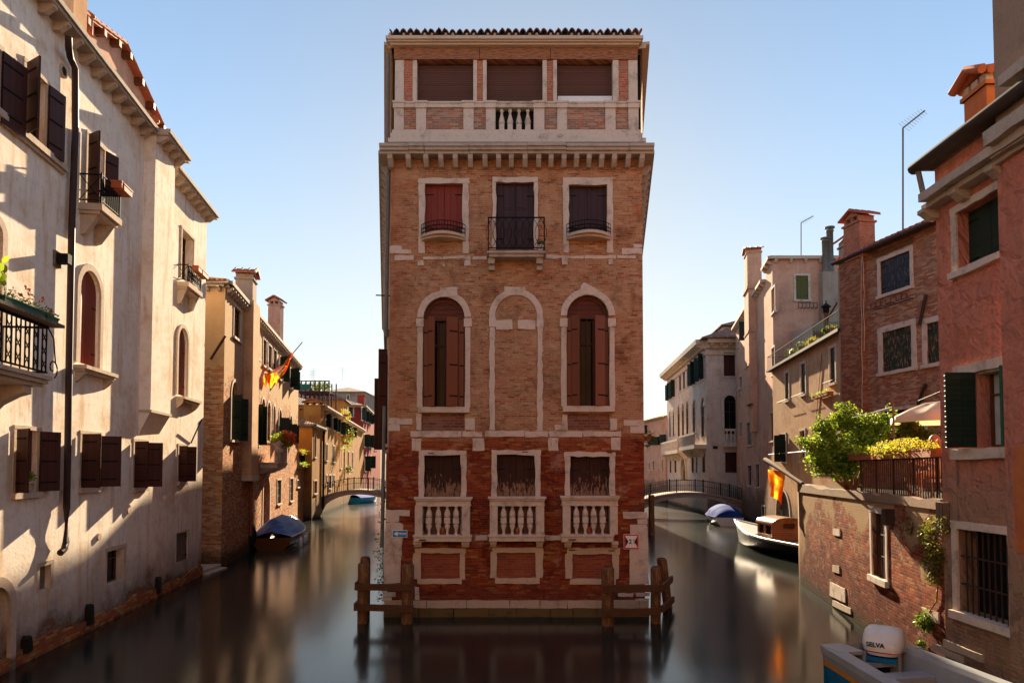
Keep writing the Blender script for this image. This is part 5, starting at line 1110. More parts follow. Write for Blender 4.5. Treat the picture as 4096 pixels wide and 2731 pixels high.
# plants on ochre house
def trailing(label,c,rad,n,ls,mat='leaf',fl=0):
    t=thing('hanging_plant',label,'plant',c); m=MB(); leaves(m,c,rad,n,ls,hang=.4); m.build('foliage',M[mat],t); m=MB(); m.lathe(Vector(c)+Vector((0,0,.1)),[(rad[0]*.5,-.2),(rad[0]*.6,0)],8); m.build('pot',M['terra'],t)
    if fl:
        m=MB(); leaves(m,c,rad,fl,ls*.9); m.build('blossoms',M['flower'],t)
for q,rd,l,mt in (((1190,1325),(.7,.5,.7),'yellowish plants on the dormer sill of the ochre house','leafy'),((1200,1465),(1.2,.6,1.0),'trailing green plants below the upper windows beyond the left bridge','leaf'),((1190,1520),(.6,.4,1.0),'long green strands hanging lowest on the ochre house wall','leaf'),((1208,1700),(.5,.4,.6),'small green pot plant on a ledge right above the left bridge','leafd')):
    a=Fc.c('M1',*q,.5); trailing(l,Fc.P(a[0],a[1],.5),rd,260,.16,mt,25 if mt=='leaf' else 0)
# background blocks
def block(name,label,x0,x1,y,zt,mat,depth=12,pitch=.35,wins=(),roofm='tile',c='M1'):
    a=atY(c,x0,1000,y); b=atY(c,x1,1000,y); F=Fac((a.x,y),(b.x,y)); H=thing(name,label,'house',F.P(F.L/2,0,-depth/2)); z=atY(c,x0,zt,y).z
    for q in wins: window(H,F,F.r(c,*q),'dark',fw=.2,dp=.1)
    finish(H,F,depth,z,mat,br=0,pitch=pitch,over=.5); return H,F,z
block('grey_house','large grey brown hip roofed building behind the left canal houses',1030,1325,150,1165,'greyplaster',20,.3,((1100,1185,1112,1215),(1200,1185,1212,1215)))
block('grey_house','grey brick building with tall arched window at the end of the left canal',1258,1440,178,1200,'cream',20,.3,((1278,1240,1290,1275),(1385,1262,1400,1360)))
block('brown_house','low brown roofed house behind the ochre chimney',700,870,110,1120,'greyplaster',14,.4)
# roof terrace with green netting
H=thing('roof_terrace','timber roof terrace hung with green netting above the ochre roofs','roof terrace',atY('M1',950,1250,72)); Y=72; F=Fac(atY('M1',850,1000,Y).xy,atY('M1',1075,1000,Y).xy); m=MB(); zf=F.c('M1',900,1155)[1]; 
m.box(F,0,F.L,zf-.2,zf,-3,0); 
for i in range(8):
    s=F.L*i/7; m.box(F,s-.06,s+.06,zf-2.4,zf+1.1,-.06,.06); m.box(F,s-.06,s+.06,zf-2.4,zf+1.1,-3,-2.9)
m.box(F,0,F.L,zf+1.0,zf+1.1,-.05,.05); 
for i in range(7): m.tube([F.P(F.L*i/7,zf,0),F.P(F.L*(i+1)/7,zf+1,0)],.03,4)
m.build('timber_frame',M['dbrown'],H); q=F.r('M1',862,1108,943,1150); m=MB(); m.box(F,q[0],q[1],q[2],q[3],-.02,.08); m.build('green_netting',M['green2'],H)
t=thing('hanging_plant','dark leafy pot plants on the roof terrace floor','plant',F.P(F.L*.6,zf)); m=MB(); leaves(m,F.P(F.L*.62,zf+.5,-.3),(1.2,.4,.6),200,.25); leaves(m,F.P(F.L*.95,zf+.3,-.3),(.4,.4,.6),60,.25); m.build('foliage',M['leafd'],t)
def antenna(label,c,x,yb,yt,Y,boom=(),k=1.0,r=.02):
    b=atY(c,x,yb,Y); tp=atY(c,x,yt,Y); t=thing('antenna',label,'antenna',b); m=MB(); m.tube([b,tp],r,5); m.build('mast',M['zinc'],t); m=MB()
    if boom:
        e=atY(c,boom[0],boom[1],Y+.0); m.tube([tp,e],r*.9,5); n=9
        for i in range(n):
            p=tp.lerp(e,(i+.5)/n); L=.3*k*(1-.4*i/n); dv=Vector((.75,.2,-.35)).normalized()*L; m.tube([p-dv,p+dv],r*.16,3)
    else:
        for i in range(4): p=tp-Vector((0,0,.3*i+.1)); m.tube([p-Vector((.5*k,0,0)),p+Vector((.5*k,0,0))],r*.6,3)
    m.build('elements',M['zinc'],t); return t
antenna('thin aerial farther left above the left canal rooftops','M1',955,1150,1015,112); antenna('aerial with short bars next to the green netting','M1',967,1150,1000,113); antenna('broad barred aerial above the grey hip roof','M1',1168,1085,992,150,k=1.6)

m=MB(); m.tube([WF.P(*WF.c('L2',1406,1352,.3),.3),WF.P(*WF.c('L2',1330,1520,.02),.02)],.025,6); m.build('iron_rod',M['iron'],bpy.data.objects['white_house'])
m=MB(); a,z=WF.c('L2',455,235,.2); m.box(WF,a-.14,a+.14,z-.2,z+.16,.0,.05); m.box(WF,a-.09,a+.09,z-.12,z+.1,.05,.3,1); m.build('floodlight',[M['greyw'],M['iron']],bpy.data.objects['white_house'])
t_=thing('wall_bracket','dark slanting iron bracket on the corner of the left brick house','bracket',E2.P(4.3,8,0)); m=MB(); m.tube([atY('M1',352,770,28.4),atY('M1',248,935,28.5)],.05,6); m.build('rod',M['rust'],t_)
# ================================================================ right side
# terrace wall
KF=Fac((10.42,24.85),(8.18,13.0)); H=thing('canal_wall','old brick canal wall with flaking render under the leafy terrace','wall',KF.P(6,0,-.3)); zk0=KF.c('S3',60,215)[1]; zk1=KF.c('S3',980,300)[1]; zk=(zk0+zk1)/2
rc=KF.r('S3',512,385,608,835); W=window(H,KF,rc,'dark',fw=.12,fp=.03,sill=.14,dp=.35,ja=.01,pane='dark',bars=True,fm='stone',label='narrow stone framed opening with a slanting board')
m=MB(); G=Fac(KF.P(rc[0],0,-.12).xy,KF.P(rc[1],0,-.12).xy); L=rc[1]-rc[0]; m.prism(G,[(L*.02,rc[2]+.02),(L*.97,rc[2]+.02),(L*.4,rc[3]-.02),(L*.02,rc[3]-.02)],-.03,.03); m.build('slanting_board',M['pile'],W)
m=MB(); wall(m,KF,-.6,zk); P=KF.P
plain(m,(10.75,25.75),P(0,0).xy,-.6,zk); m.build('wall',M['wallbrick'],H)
m=MB(); n=24; 
top=[]
for i in range(n+1):
    s=KF.L*i/n; top.append((s,zk+.02+random.uniform(-.03,.05)+(.08 if s<2.5 else 0)))
m.prism(KF,[(0,zk-.18)]+[(KF.L,zk-.14)]+list(reversed(top)),-.35,.045); m.build('coping',M['render'],H)
def slab(c,pts,mt='stone',d=.03,F=KF,par=None,name='stone_block'):
    m=MB(); m.prism(F,jit([F.c(c,x,y) for x,y in pts],.2,.008),-.01,d); return m.build(name,M[mt],par or H)
slab('S3',((222,865),(325,912),(328,1010),(220,960))); slab('S3',((240,492),(290,497),(290,546),(242,536))); slab('S3',((240,745),(285,755),(287,808),(238,790)),'quay'); slab('S3',((240,990),(365,1050),(368,1092),(238,1030)),'quay')
slab('S3',((905,700),(945,712),(947,778),(905,765)))
slab('S3',((860,1040),(980,1080),(982,1155),(900,1120)),'quay')
m=MB(); a,z=KF.c('S3',650,400); m.box(KF,a-.1,a+.16,z-.22,z+.14,0,.2); m.build('lamp_box',M['rust'],H)
# low lintel / quay stones at P base
tf=MB(); zt_=zk-.12
tf.face([P(0,zt_,-.3),P(KF.L,zt_,-.3),Vector((16.5,13,zt_)),Vector((16.7,21,zt_)),Vector((14.6,29.6,zt_)),Vector((12.75,29.6,zt_)),P(0,zt_,0)+Vector((.35,.9,0))],[(0,0)]*7); o=tf.build('terrace_floor',M['tan'],off=Vector((12,20,0))); props(o,kind='structure')
w2=MB(); plain(w2,(12.75,29.6),(10.75,25.75),-.6,zt_); o2=w2.build('terrace_back_wall',M['oldbrick'],H)
# terrace railing
RL=thing('terrace_railing','rusty iron bar railing along the terrace edge above the brick wall','railing',KF.P(9,zk,0)); sA=KF.c('S3',400,225)[0]; sB=KF.L-.02; zr=KF.c('S2',900,1450)[1]
m=MB(); n=int((sB-sA)/.13)
for i in range(n+1):
    s=sA+(sB-sA)*i/n; m.box(KF,s-.012,s+.012,zk,zr,-.12,-.096)
m.box(KF,sA,sB,zr,zr+.03,-.13,-.085); m.build('bars',M['rust'],RL)
for i in range(0,n,9):
    s=sA+(sB-sA)*i/n; m=MB(); m.box(KF,s-.025,s+.025,zk,zr+.04,-.16,-.12); m.build('rail_post',M['iron'],RL)
sF=KF.c('S2',345,1440)[0]
def fb(l,x0,x1,lm,n,ls=.07,sp=.16,fl=0):
    a=KF.c('S2',x0,1440)[0]; b=KF.c('S2',x1,1440)[0]; return flowerbox(l,KF,a,b,zr+.02,-.1,.14,'terra',lm,n,fl,.17,'boxes on the terrace railing',ls=ls,sp=sp)
fb('far flower box with sparse green leaves on the terrace railing',350,560,'leaf',220); fb('middle flower box with golden hanging foliage on the terrace railing',580,820,'leafy',1100,.07,.24); fb('near flower box with green tufts on the terrace railing beside the pink wall',832,975,'leafy',200)
# shrub
def shrub(name,label,cat,base,blobs,trunks,mt='leaf',mt2='leafd',ls=.085):
    t=thing(name,label,cat,base); m=MB()
    for a,b,r in trunks: m.tube([a,a.lerp(b,.5)+Vector((random.uniform(-.1,.1),random.uniform(-.1,.1),.05)),b],[r,r*.7,r*.35],6)
    m.build('trunk',M['pile'],t); m=MB()
    for c,rd,n in blobs:
        for k in range(max(1,int(n*1.7)//14)):
            v=Vector((random.gauss(0,.5),random.gauss(0,.5),random.gauss(0,.5))); 
            if v.length>1.15: v=v.normalized()*random.uniform(.6,1.15)
            leaves(m,c+Vector((v.x*rd[0],v.y*rd[1],v.z*rd[2])),(.13,.13,.1),14,ls*random.uniform(.75,1.25),mis=(0,0,0,1,1))
    m.build('crown',[M[mt],M[mt2]],t); return t
def sp(x,y,Y): return atY('S2',x,y,Y)
bl=[]
for x,y,Y,rx,rz,n in ((170,1250,19.5,70,90,700),(290,1190,19.8,90,80,700),(120,1370,19.2,60,70,500),(240,1380,19.2,120,110,1400),(420,1230,19.6,100,90,900),(540,1230,19.4,90,90,700),(150,1480,18.8,90,80,800),(300,1500,18.7,130,90,1300),(330,1120,19.8,35,55,120),(300,1070,19.8,18,30,60),(30,1320,19.4,30,25,60),(630,1160,19.2,35,60,150),(450,1340,19.2,100,70,700),(360,1420,18.6,110,60,500)):
    c=sp(x,y,Y); k=Y/2730.67/K; bl.append((c,(rx*k,.45,rz*k),n))
b0_=KF.P(KF.c('S3',250,230)[0],zt_,-.5); shrub('shrub','large bright green leafy shrub spilling over the terrace wall','shrub',b0_,bl,[(b0_,c,.05) for c,_,_ in bl[:8]])
bl=[]
for x,y,rx,rz,n in ((760,1240,60,70,350),(850,1290,70,40,260),(690,1290,40,60,160),(900,1290,30,30,60)):
    c=sp(x,y,17.6); k=17.6/2730.67/K; bl.append((c,(rx*k,.3,rz*k),n))
b1_=Vector((bl[0][0].x,17.6,zt_)); shrub('bush','thin reddish grey oleander bush under the parasol','bush',b1_,bl,[(b1_,c,.03) for c,_,_ in bl],'ivy','leafd',.1)
# parasol
pc=Vector((sp(990,1100,17.2).x,17.2,0)); zp=sp(680,1170,16.4).z; t=thing('parasol','cream parasol open over the terrace beside the pink wall','parasol',(pc.x,pc.y,zt_)); m=MB(); R_=pc.x-sp(668,1170,17.2).x; za=sp(985,1052,17.2).z; rows=[]; N_=8
for j,(rr,zz) in enumerate(((.02,za),(.35,za-.1*(za-zp)),(.7,za-.42*(za-zp)),(1,zp+.1),(1.005,zp-.06))):
    r_=[]
    for k in range(48):
        a=k/48*2*math.pi; sc_=1-.06*abs(math.sin(a*N_/2))*(rr); r_.append(Vector((pc.x+R_*rr*sc_*math.cos(a),pc.y+R_*rr*sc_*math.sin(a),zz-(.05*abs(math.sin(a*N_/2)) if 0<j<4 else 0)+(.03*math.sin(a*24) if j==4 else 0))))
    rows.append(r_)
m.grid(rows,lambda i,j:(j,i),0,True,True); m.build('canopy',M['cream_cloth'] if 'cream_cloth' in M else mat_leaf('cream_cloth',(.62,.5,.38),(.66,.54,.42),.35),t); m=MB(); m.tube([Vector((pc.x,pc.y,zt_)),Vector((pc.x,pc.y,za))],.025,8); m.build('pole',M['greyw'],t)
m=MB()
for k in range(8): a=(k+.0)/8*2*math.pi; m.tube([Vector((pc.x,pc.y,za-.1)),Vector((pc.x+R_*.97*math.cos(a),pc.y+R_*.97*math.sin(a),zp+.06))],.01,4)
m.build('ribs',M['greyw'],t)
t=thing('garden_post','thin weathered post with a light cord behind the flower boxes','post',Vector((sp(658,1370,17).x,17,zt_))); m=MB(); m.tube([Vector((sp(658,1370,17).x,17,zt_)),sp(656,1065,17)],.03,6); m.build('post_shaft',M['greyw'],t); m=MB(); m.tube([sp(380,1165,18.5),sp(520,1130,17.8),sp(656,1090,17),sp(830,1050,16.5),sp(985,985,14)],.008,4); m.build('cord',M['zinc'],t)
# seated person and chair
t=thing('person','person with short reddish hair seated under the parasol with one arm bent forward','person',(0,0,0)); OFF[t.name]=Vector((0,0,0))
hc=sp(955,1335,14.9); t.location=(hc.x,hc.y,zt_); OFF[t.name]=Vector((hc.x,hc.y,zt_))
def skinned(name,vs,es,parent,mat,root=0):
    off=OFF[parent.name]; me=bpy.data.meshes.new(name); me.from_pydata([tuple(Vector(v[:3])-off) for v in vs],es,[]); o=bpy.data.objects.new(name,me); col.objects.link(o); o.parent=parent
    o.modifiers.new('skin','SKIN'); o.modifiers.new('sub','SUBSURF').levels=2; o.modifiers['sub'].render_levels=2
    for i,v in enumerate(vs): me.skin_vertices[0].data[i].radius=(v[3],v[3] if len(v)<5 else v[4]); 
    me.skin_vertices[0].data[root].use_root=True
    for p in me.polygons: p.use_smooth=True
    me.materials.append(M[mat]); o.modifiers['skin'].use_smooth_shade=True; return o
M['skin']=mat_flat('skin',(.5,.26,.17),.5,0,.08); M['shirt']=mat_flat('pale_shirt',(.5,.46,.43),.9,0,.2); M['trouser']=mat_flat('dark_trousers',(.05,.05,.07),.9,0,.2); M['hair']=mat_flat('auburn_hair',(.3,.1,.035),.6,0,.4,30,bump=.6)
x,y,zh=hc; seat=zh-.78
V=[(x,y,seat+.1,.15,.13),(x-.02,y,seat+.3,.14,.11),(x-.03,y,seat+.48,.16,.1),(x-.03,y,seat+.58,.06,.06),(x-.05,y,zh-.09,.055,.055),(x-.07,y,zh-.03,.075,.08),(x-.06,y,zh+.04,.08,.09),
 (x-.05,y-.18,seat+.5,.055,.055),(x-.14,y-.24,seat+.27,.045,.045),(x-.36,y-.2,seat+.33,.033,.033),(x-.42,y-.2,seat+.34,.02,.035),
 (x-.05,y+.18,seat+.5,.055,.055),(x-.14,y+.24,seat+.27,.045,.045),(x-.36,y+.2,seat+.33,.033,.033),(x-.42,y+.2,seat+.34,.02,.035),
 (x-.03,y-.1,seat+.06,.09,.09),(x-.42,y-.12,seat+.08,.07,.07),(x-.44,y-.12,seat-.3,.045,.045),(x-.54,y-.12,seat-.38,.03,.04),(x-.03,y+.1,seat+.06,.09,.09),(x-.42,y+.12,seat+.08,.07,.07),(x-.44,y+.12,seat-.3,.045,.045),(x-.54,y+.12,seat-.38,.03,.04)]
E=[(0,1),(1,2),(2,3),(3,4),(4,5),(5,6),(2,7),(7,8),(8,9),(9,10),(2,11),(11,12),(12,13),(13,14),(0,15),(15,16),(16,17),(17,18),(0,19),(19,20),(20,21),(21,22)]
for sy in (-1,1):
    hb=10 if sy<0 else 14
    for k in range(4):
        i=len(V); bx,by,bz=x-.45,y+sy*.2+(k-1.5)*.018,seat+.345; V+= [(bx,by,bz,.009),(bx-.045+abs(k-1.5)*.006,by,bz-.008,.008),(bx-.07+abs(k-1.5)*.008,by,bz-.03,.007)]; E+=[(hb,i),(i,i+1),(i+1,i+2)]
    i=len(V); V+=[(x-.42,y+sy*.2-sy*.035,seat+.345,.01),(x-.46,y+sy*.2-sy*.05,seat+.34,.008)]; E+=[(hb,i),(i,i+1)]
skinned('body',V,E,t,'skin'); 
def ell(m,c,r,n=12,zmin=-1): 
    rows=[[Vector(c)+Vector((r[0]*math.sin(u)*math.cos(v*2*math.pi/n),r[1]*math.sin(u)*math.sin(v*2*math.pi/n),r[2]*math.cos(u))) for v in range(n)] for u in [0.02+(math.pi-.04)*i/9*(.62 if zmin>-1 else 1) for i in range(10)]]
    m.grid(rows,None,0,True,True)
m=MB(); ell(m,(x-.03,y,zh+.03),(.115,.105,.13),14,0); ell(m,(x+.03,y,zh-.02),(.07,.1,.12),12); m.build('hair',M['hair'],t)
m=MB(); ell(m,(x-.165,y,zh-.0),(.02,.014,.02)); m.build('nose',M['skin'],t); m=MB(); ell(m,(x-.14,y-.035,zh+.025),(.012,.012,.01)); ell(m,(x-.14,y+.035,zh+.025),(.012,.012,.01)); m.build('eyes',M['sblack'],t)
m=MB(); ell(m,(x-.15,y,zh-.05),(.01,.022,.007)); m.build('mouth',M['redsh'],t)
skinned('shirt',[(x,y,seat+.04,.17,.15),(x-.02,y,seat+.3,.16,.13),(x-.03,y,seat+.5,.165,.11),(x-.05,y-.19,seat+.5,.068),(x-.1,y-.23,seat+.37,.065),(x-.05,y+.19,seat+.5,.068),(x-.1,y+.23,seat+.37,.065)],[(0,1),(1,2),(2,3),(3,4),(2,5),(5,6)],t,'shirt')
t=thing('garden_chair','cream cushioned garden chair the reddish haired person sits on','chair',(x,y,zt_)); m=MB(); G=Fr((x,y),(1,0)); m.box(G,-.3,.3,seat-.1,seat-.02,-.26,.26); m.build('seat',M['shirt'],t); m=MB(); m.box(G,.2,.3,seat,seat+.45,-.26,.26); m.build('backrest',M['shirt'],t)
for sx in (-.26,.26):
    for sy in (-.22,.22): m=MB(); m.box(G,sx-.02,sx+.02,zt_,seat-.1,sy-.02,sy+.02); m.build('leg',M['greyw'],t)
# ivy on wall
def ivy(label,c,pts,n,ls,rad,mt='ivy',F=KF):
    a=F.c(c,*pts[0]); t=thing('ivy',label,'climbing plant',F.P(a[0],a[1],.05)); m=MB(); q=[]
    for (x0,y0),(x1,y1) in zip(pts,pts[1:]):
        for i in range(8): u=F.c(c,x0+(x1-x0)*i/8,y0+(y1-y0)*i/8,.08); leaves(m,F.P(u[0],u[1],.08),(rad,rad,rad),n,ls,hang=.6); q.append(F.P(u[0],u[1],.03))
    m.build('foliage',M[mt],t); m=MB(); m.tube(q,.012,4); m.build('stem',M['pile'],t)
ivy('broad reddish green creeper hanging on the canal wall beside the pink house','S3',((1020,470),(930,450),(885,540),(930,620),(985,690),(900,700),(960,800),(950,850)),24,.065,.17); ivy('thin strand of ivy under the lamp box on the canal wall','S3',((775,450),(760,540)),7,.06,.08)
ivy('thin dry creeper stem running down the canal wall','S3',((950,860),(940,1000),(880,1085)),2,.05,.08); ivy('round dark green fern clump low on the canal wall','S3',((855,1120),(900,1120),(890,1180)),26,.08,.16,'leafd'); ivy('small green clump at the foot of the canal wall','S3',((860,1290),(850,1310)),14,.07,.1,'leafd')
# ================================================================ salmon house at right
PF=Fac((8.18,13.0),(8.14,3.0)); H=thing('salmon_house','rough salmon pink plastered house with dark green shutters at the right','house',(11,9,0))
def pr(c,x0,y0,x1,y1): return PF.r(c,x0,y0,x1,y1)
def pq(c,xl,xr,yl0,yl1): # from left-edge heights
    a=PF.c(c,xl,yl0); b=PF.c(c,xl,yl1); e=PF.c(c,xr,yl0); return (a[0],e[0],b[1],a[1])
s0=PF.c('S1',1170,1100)[0]; s1=PF.c('S1',1418,950)[0]; z1_=PF.c('S1',1170,1095)[1]; z0_=PF.c('S1',1182,1512)[1]; wa_=PF.c('S1',1095,1100)[0]
window(H,PF,(wa_,s1,z0_,z1_),'closed','green',fw=.13,fp=.03,sill=.12,dp=.3,ja=.012,top=.13)
zz1=PF.c('S2',1245,850)[1]; zz0=PF.c('S2',1245,1375)[1]; s0=PF.c('S2',1110,1100)[0]; s1=PF.c('S2',1440,1100)[0]
s0=PF.c('S2',1245,1100)[0]; s1=PF.c('S2',1482,1100)[0]
W=window(H,PF,(s0,s1,zz0,zz1),'open','green',fw=.0,fp=.03,sill=0,dp=.3,ang=(172,98),leafw=.52,pane='curtain',sides='')
for hx,an,lw,mt in ((1240,88,.25,'green'),(1145,93,.27,'green'),(1486,92,.16,'green2')):
    h=PF.c('S2',hx,1100); dr=(PF.S if hx<1300 else -PF.S)*math.cos(R(an))+PF.N*math.sin(R(an)); 
    G=Fr(PF.P(PF.c('S2',1240,1100)[0] if hx<1300 else h[0],0,.28 if an==93 else .03),dr); m=MB(); m.box(G,0,lw,zz0,zz1,-.02,.02); m.box(G,.02,lw*.8,zz0+.4,zz0+.43,.02,.03,1); m.box(G,.02,lw*.8,zz1-.4,zz1-.37,.02,.03,1); m.build('shutter',[M[mt],M['iron']],W)
m=MB(); a=PF.c('S2',1095,840); b=PF.c('S2',1490,720); m.prism(PF,jit(rect(a[0],b[0],zz1+.0,zz1+.17),.2,.008),-.01,.06); m.build('lintel',M['stone'],W); m=MB(); a=PF.c('S2',1095,1400); m.prism(PF,jit(rect(a[0],b[0],zz0-.2,zz0-.02),.2,.01),-.01,.12); m.build('window_sill',M['stone'],W)
s0=PF.c('S3',1112,800)[0]; s1=PF.c('S3',1475,800)[0]; zb_=PF.c('S3',1112,1065)[1]; zt2_=PF.c('S3',1112,490)[1]
window(H,PF,(s0,s1,zb_,zt2_),'dark',fw=.13,fp=.04,sill=.14,dp=.38,ja=.008,bars=True,fm='stone',label='ground floor window behind an iron grille')
zg=PF.c('S1',945,1090)[1]; ztop_=PF.c('S1',935,850)[1]+.05
m=MB(); wall(m,PF,-.6,ztop_); q=backquad(PF,7); plain(m,q[1],q[2],-.6,ztop_); plain(m,q[0],q[3],-.6,ztop_); m.build('wall',M['pink'],H)
m=MB(); zs_=zg; poly=jit(rect(PF.c('S1',828,1000,.42)[0],PF.L,zs_,zs_+.16),.25,.012); m.prism(PF,poly,-.02,.42); poly=jit(rect(PF.c('S1',850,1060,.26)[0],PF.L,zs_-.1,zs_),.3,.01); m.prism(PF,poly,-.02,.26); m.build('cornice',M['stone2'],H); m=MB(); brackets(m,PF,.0,PF.L-.5,zs_-.08,.95,.2,.3,.2); m.build('cornice_bracket',M['stone2'],H)
m=MB(); 
gA=PF.c('S1',795,865,.32)[0]; gu=[PF.P(gA,ztop_+.05,.32),PF.P(PF.L,ztop_+.05,.32)]; m.tube(gu,.11,10); m.box(PF,gA+.03,PF.L,ztop_,ztop_+.06,-.5,.3); m.build('gutter',M['lead'],H); m=MB(); m.tube([PF.P(gA+.12,ztop_,.3),PF.P(gA+.14,zs_+.16,.2)],.055,8); m.build('gutter_outlet',M['zinc'],H)
m=MB(); a,z=PF.c('S1',1040,1035); m.tube([PF.P(a,z,0),PF.P(a,z,.18)],.06,10); m.build('vent_pipe',M['zinc'],H)
roof(H,backquad(PF,7),ztop_+.06,.3,.05)
ct=PF.c('S1',1155,560,-.6); cb=PF.c('S1',1300,300,-.6); cs=ct[0]; ce=PF.c('S1',1310,400,-.6)[0]; ztc=PF.c('S1',1150,370,-.6)[1]
m=MB(); m.box(PF,cs,ce,ztop_,ztc,-1.35,-.6); m.box(PF,cs-.05,ce+.05,ztc,ztc+.08,-1.4,-.55)
C_=m.build('chimney',M['orangep'],H); m=MB(); 
for u in (cs+.06,(cs+ce)/2,ce-.08):
    for dd in (-1.3,-.66): m.cut(); m.box(PF,u-.09,u+.09,ztc+.08,ztc+.24,dd-.07,dd+.07)
m.build('chimney_vent',M['wstone'],C_); m=MB(); n=7
for i in range(n):
    d=-1.55+i*1.15/(n-1)+.0; d=-1.5+(i/(n-1))*1.05; m.tube([PF.P(cs-.12,ztc+.24,d),PF.P((cs+ce)/2,ztc+.46,d),PF.P(ce+.12,ztc+.24,d)],.085,7)
m.build('chimney_cap',M['terra'],C_)
m=MB(); a,z=PF.c('S3',1000,400); m.box(PF,max(.02,a-.1),a+.22,z-.3,z+.25,-.01,.15); m.build('meter_box',M['greyw'],H)
m=MB(); s_a=PF.c('S3',1110,60)[0]; m.tube([PF.P(s_a,PF.c('S3',1110,20)[1],.03),PF.P(s_a,PF.c('S3',1110,445)[1],.03)],.01,4); m.build('cable',M['zinc'],H)
m=MB(); a=PF.c('S3',1020,1290); b=PF.c('S3',1290,1400)
for c_,pts in (('S3',((1022,1262),(1290,1370),(1292,1425),(1020,1315))),('S3',((945,1290),(1150,1380),(1152,1430),(940,1330)))): m.prism(PF,jit([PF.c(c_,x,y) for x,y in pts],.2,.01),-.01,.05)
m.build('quay_block',M['quay'],H)
# neighbouring house at the right edge
QF=Fac((8.0,11.08),(7.96,2.0)); H=thing('weathered_house','narrow strip of weathered salmon and grey house at the right frame edge','house',(11,7,0)); zq=QF.c('S1',1460,290)[1]; zq2=QF.c('S1',1500,640)[1]
m=MB(); wall(m,QF,-.6,zq2+.1); plain(m,QF.P(0,0),QF.P(0,0,-4),-.6,zq2+.1); m.build('wall',M['pink'],H); m=MB(); wall(m,QF,zq2+.1,zq2+6); plain(m,QF.P(0,0),QF.P(0,0,-4),zq2+.1,zq2+6); m.build('upper_wall',M['render'],H); m=MB(); qa=QF.c('S3',1508,300)[0]; m.box(QF,qa,QF.L,QF.c('S3',1508,655)[1],QF.c('S2',1510,1370)[1],-.01,.02); m.build('orange_bounce_patch',M['orangep'],H)  # orange panel: warm bounce light on the wall put into its colour
m=MB(); m.prism(QF,jit(rect(QF.c('S1',1282,620,.38)[0],QF.L,zq2-.0,zq2+.22),.3,.015),-.4,.38); m.prism(QF,jit(rect(QF.c('S1',1330,650,.2)[0],QF.L,zq2-.16,zq2),.3,.012),-.3,.2); m.prism(QF,jit(rect(QF.c('S1',1385,290,.25)[0],QF.L,zq,zq+.18),.3,.012),-.4,.25); m.build('cornice',M['stone2'],H)
# ================================================================ brick house behind the terrace
def bxl(y): return 14.5+.23*(29.4-y)
BF=Fac((bxl(29.4),29.4),(bxl(19),19)); H=thing('brick_house','patched old brick house with peeling green shutters behind the terrace','house',(19,26,0)); zB=BF.c('S1',470,1410)[1]
def br_(c,x0,y0,x1,y1): return BF.r(c,x0,y0,x1,y1)
window(H,BF,br_('S2',567,40,778,285),'closed','navy',fw=.14,sill=.12,dp=.12,ja=.012); window(H,BF,br_('S2',582,548,788,835),'closed','peelgreen',fw=.22,sill=.14,dp=.12,ja=.016); window(H,BF,br_('S2',892,490,1080,780),'closed','peelgreen',fw=.2,sill=.14,dp=.12,ja=.014)
window(H,BF,br_('S2',545,1110,880,1450),'closed','dbrown',fw=.12,sill=0,dp=.3)
m=MB(); a=BF.c('S2',525,60); b=BF.c('S2',800,0); m.prism(BF,jit(rect(a[0]-.05,b[0],BF.c('S2',660,30)[1]+.16,BF.c('S2',660,30)[1]+.34),.3,.012),-.01,.06); m.build('wooden_lintel',M['pile'],H)
m=MB(); wall(m,BF,zt_-4,zB); q=backquad(BF,8); plain(m,q[1],q[2],0,zB); plain(m,q[3],q[0],0,zB); m.build('wall',M['brickhouse'],H)
m=MB(); a0_=BF.c('S2',362,600)[0]; a1_=BF.c('S2',475,600)[0]; m.box(BF,a0_-.3,a1_,0,zB+.1,-.01,.28); m.build('brick_pilaster',mat_brick('pilaster_brick',[(.3,.1,.05),(.36,.15,.08),(.25,.08,.05),(.4,.2,.12)],(.22,.14,.1),.3,grime=.5),H); 
m=MB(); m.box(BF,a0_-.62,a0_-.3,zt_-3,zB-.2,-.3,.1); m.build('side_flue',M['greyplaster'],H)
for x0,y0,x1,y1 in ((545,345,800,375),): 
    q=br_('S2',x0,y0,x1,y1); m=MB(); z=q[2]; m.box(BF,q[0],q[1],z,z+.015,.3,.315); m.box(BF,q[0],q[1],z+.18,z+.195,.3,.315); m.box(BF,q[0],q[1],z,z+.015,.0,.015)
    for i in range(8): s=q[0]+(q[1]-q[0])*i/7; m.box(BF,s-.008,s+.008,z,z+.19,.3,.315); m.box(BF,s-.008,s+.008,z,z+.012,0,.3)
    m.build('flower_bracket',M['iron'],H)
m=MB(); a=BF.c('S2',885,310,.1); b=BF.c('S2',840,520,.1); m.tube([BF.P(*a,.1),BF.P(*b,.1)],.06,6); m.cut(); a=BF.c('S2',885,935,.1); b=BF.c('S2',830,1080,.1); m.tube([BF.P(*a,.1),BF.P((a[0]+b[0])/2,(a[1]+b[1])/2+.1,.1),BF.P(*b,.1)],.06,6); m.build('old_pipe',M['pipe'],H)
m=MB()
for k,(x,y0,y1) in enumerate(((432,-20,1100),(446,-30,700))): m.tube([BF.P(*BF.c('S2',x+random.uniform(-4,4)+(0 if i<4 else 8),y0+(y1-y0)*i/9,.3),.3) for i in range(10)],.015,4)
m.build('cable',M['wstone'],H)
roof(H,backquad(BF,8),zB+.02,.35,.3)
m=MB(); n=36
for i in range(n): s=-.2+BF.L*i/n; m.tube([BF.P(s,zB+.05,.34),BF.P(s,zB+.3,-.4)],.1,6)
m.build('eave_tiles',M['terra'],H); m=MB(); m.tube([BF.P(-.3,zB-.06,.4),BF.P(BF.L,zB-.06,.4)],.08,8); m.build('gutter',M['lead'],H)
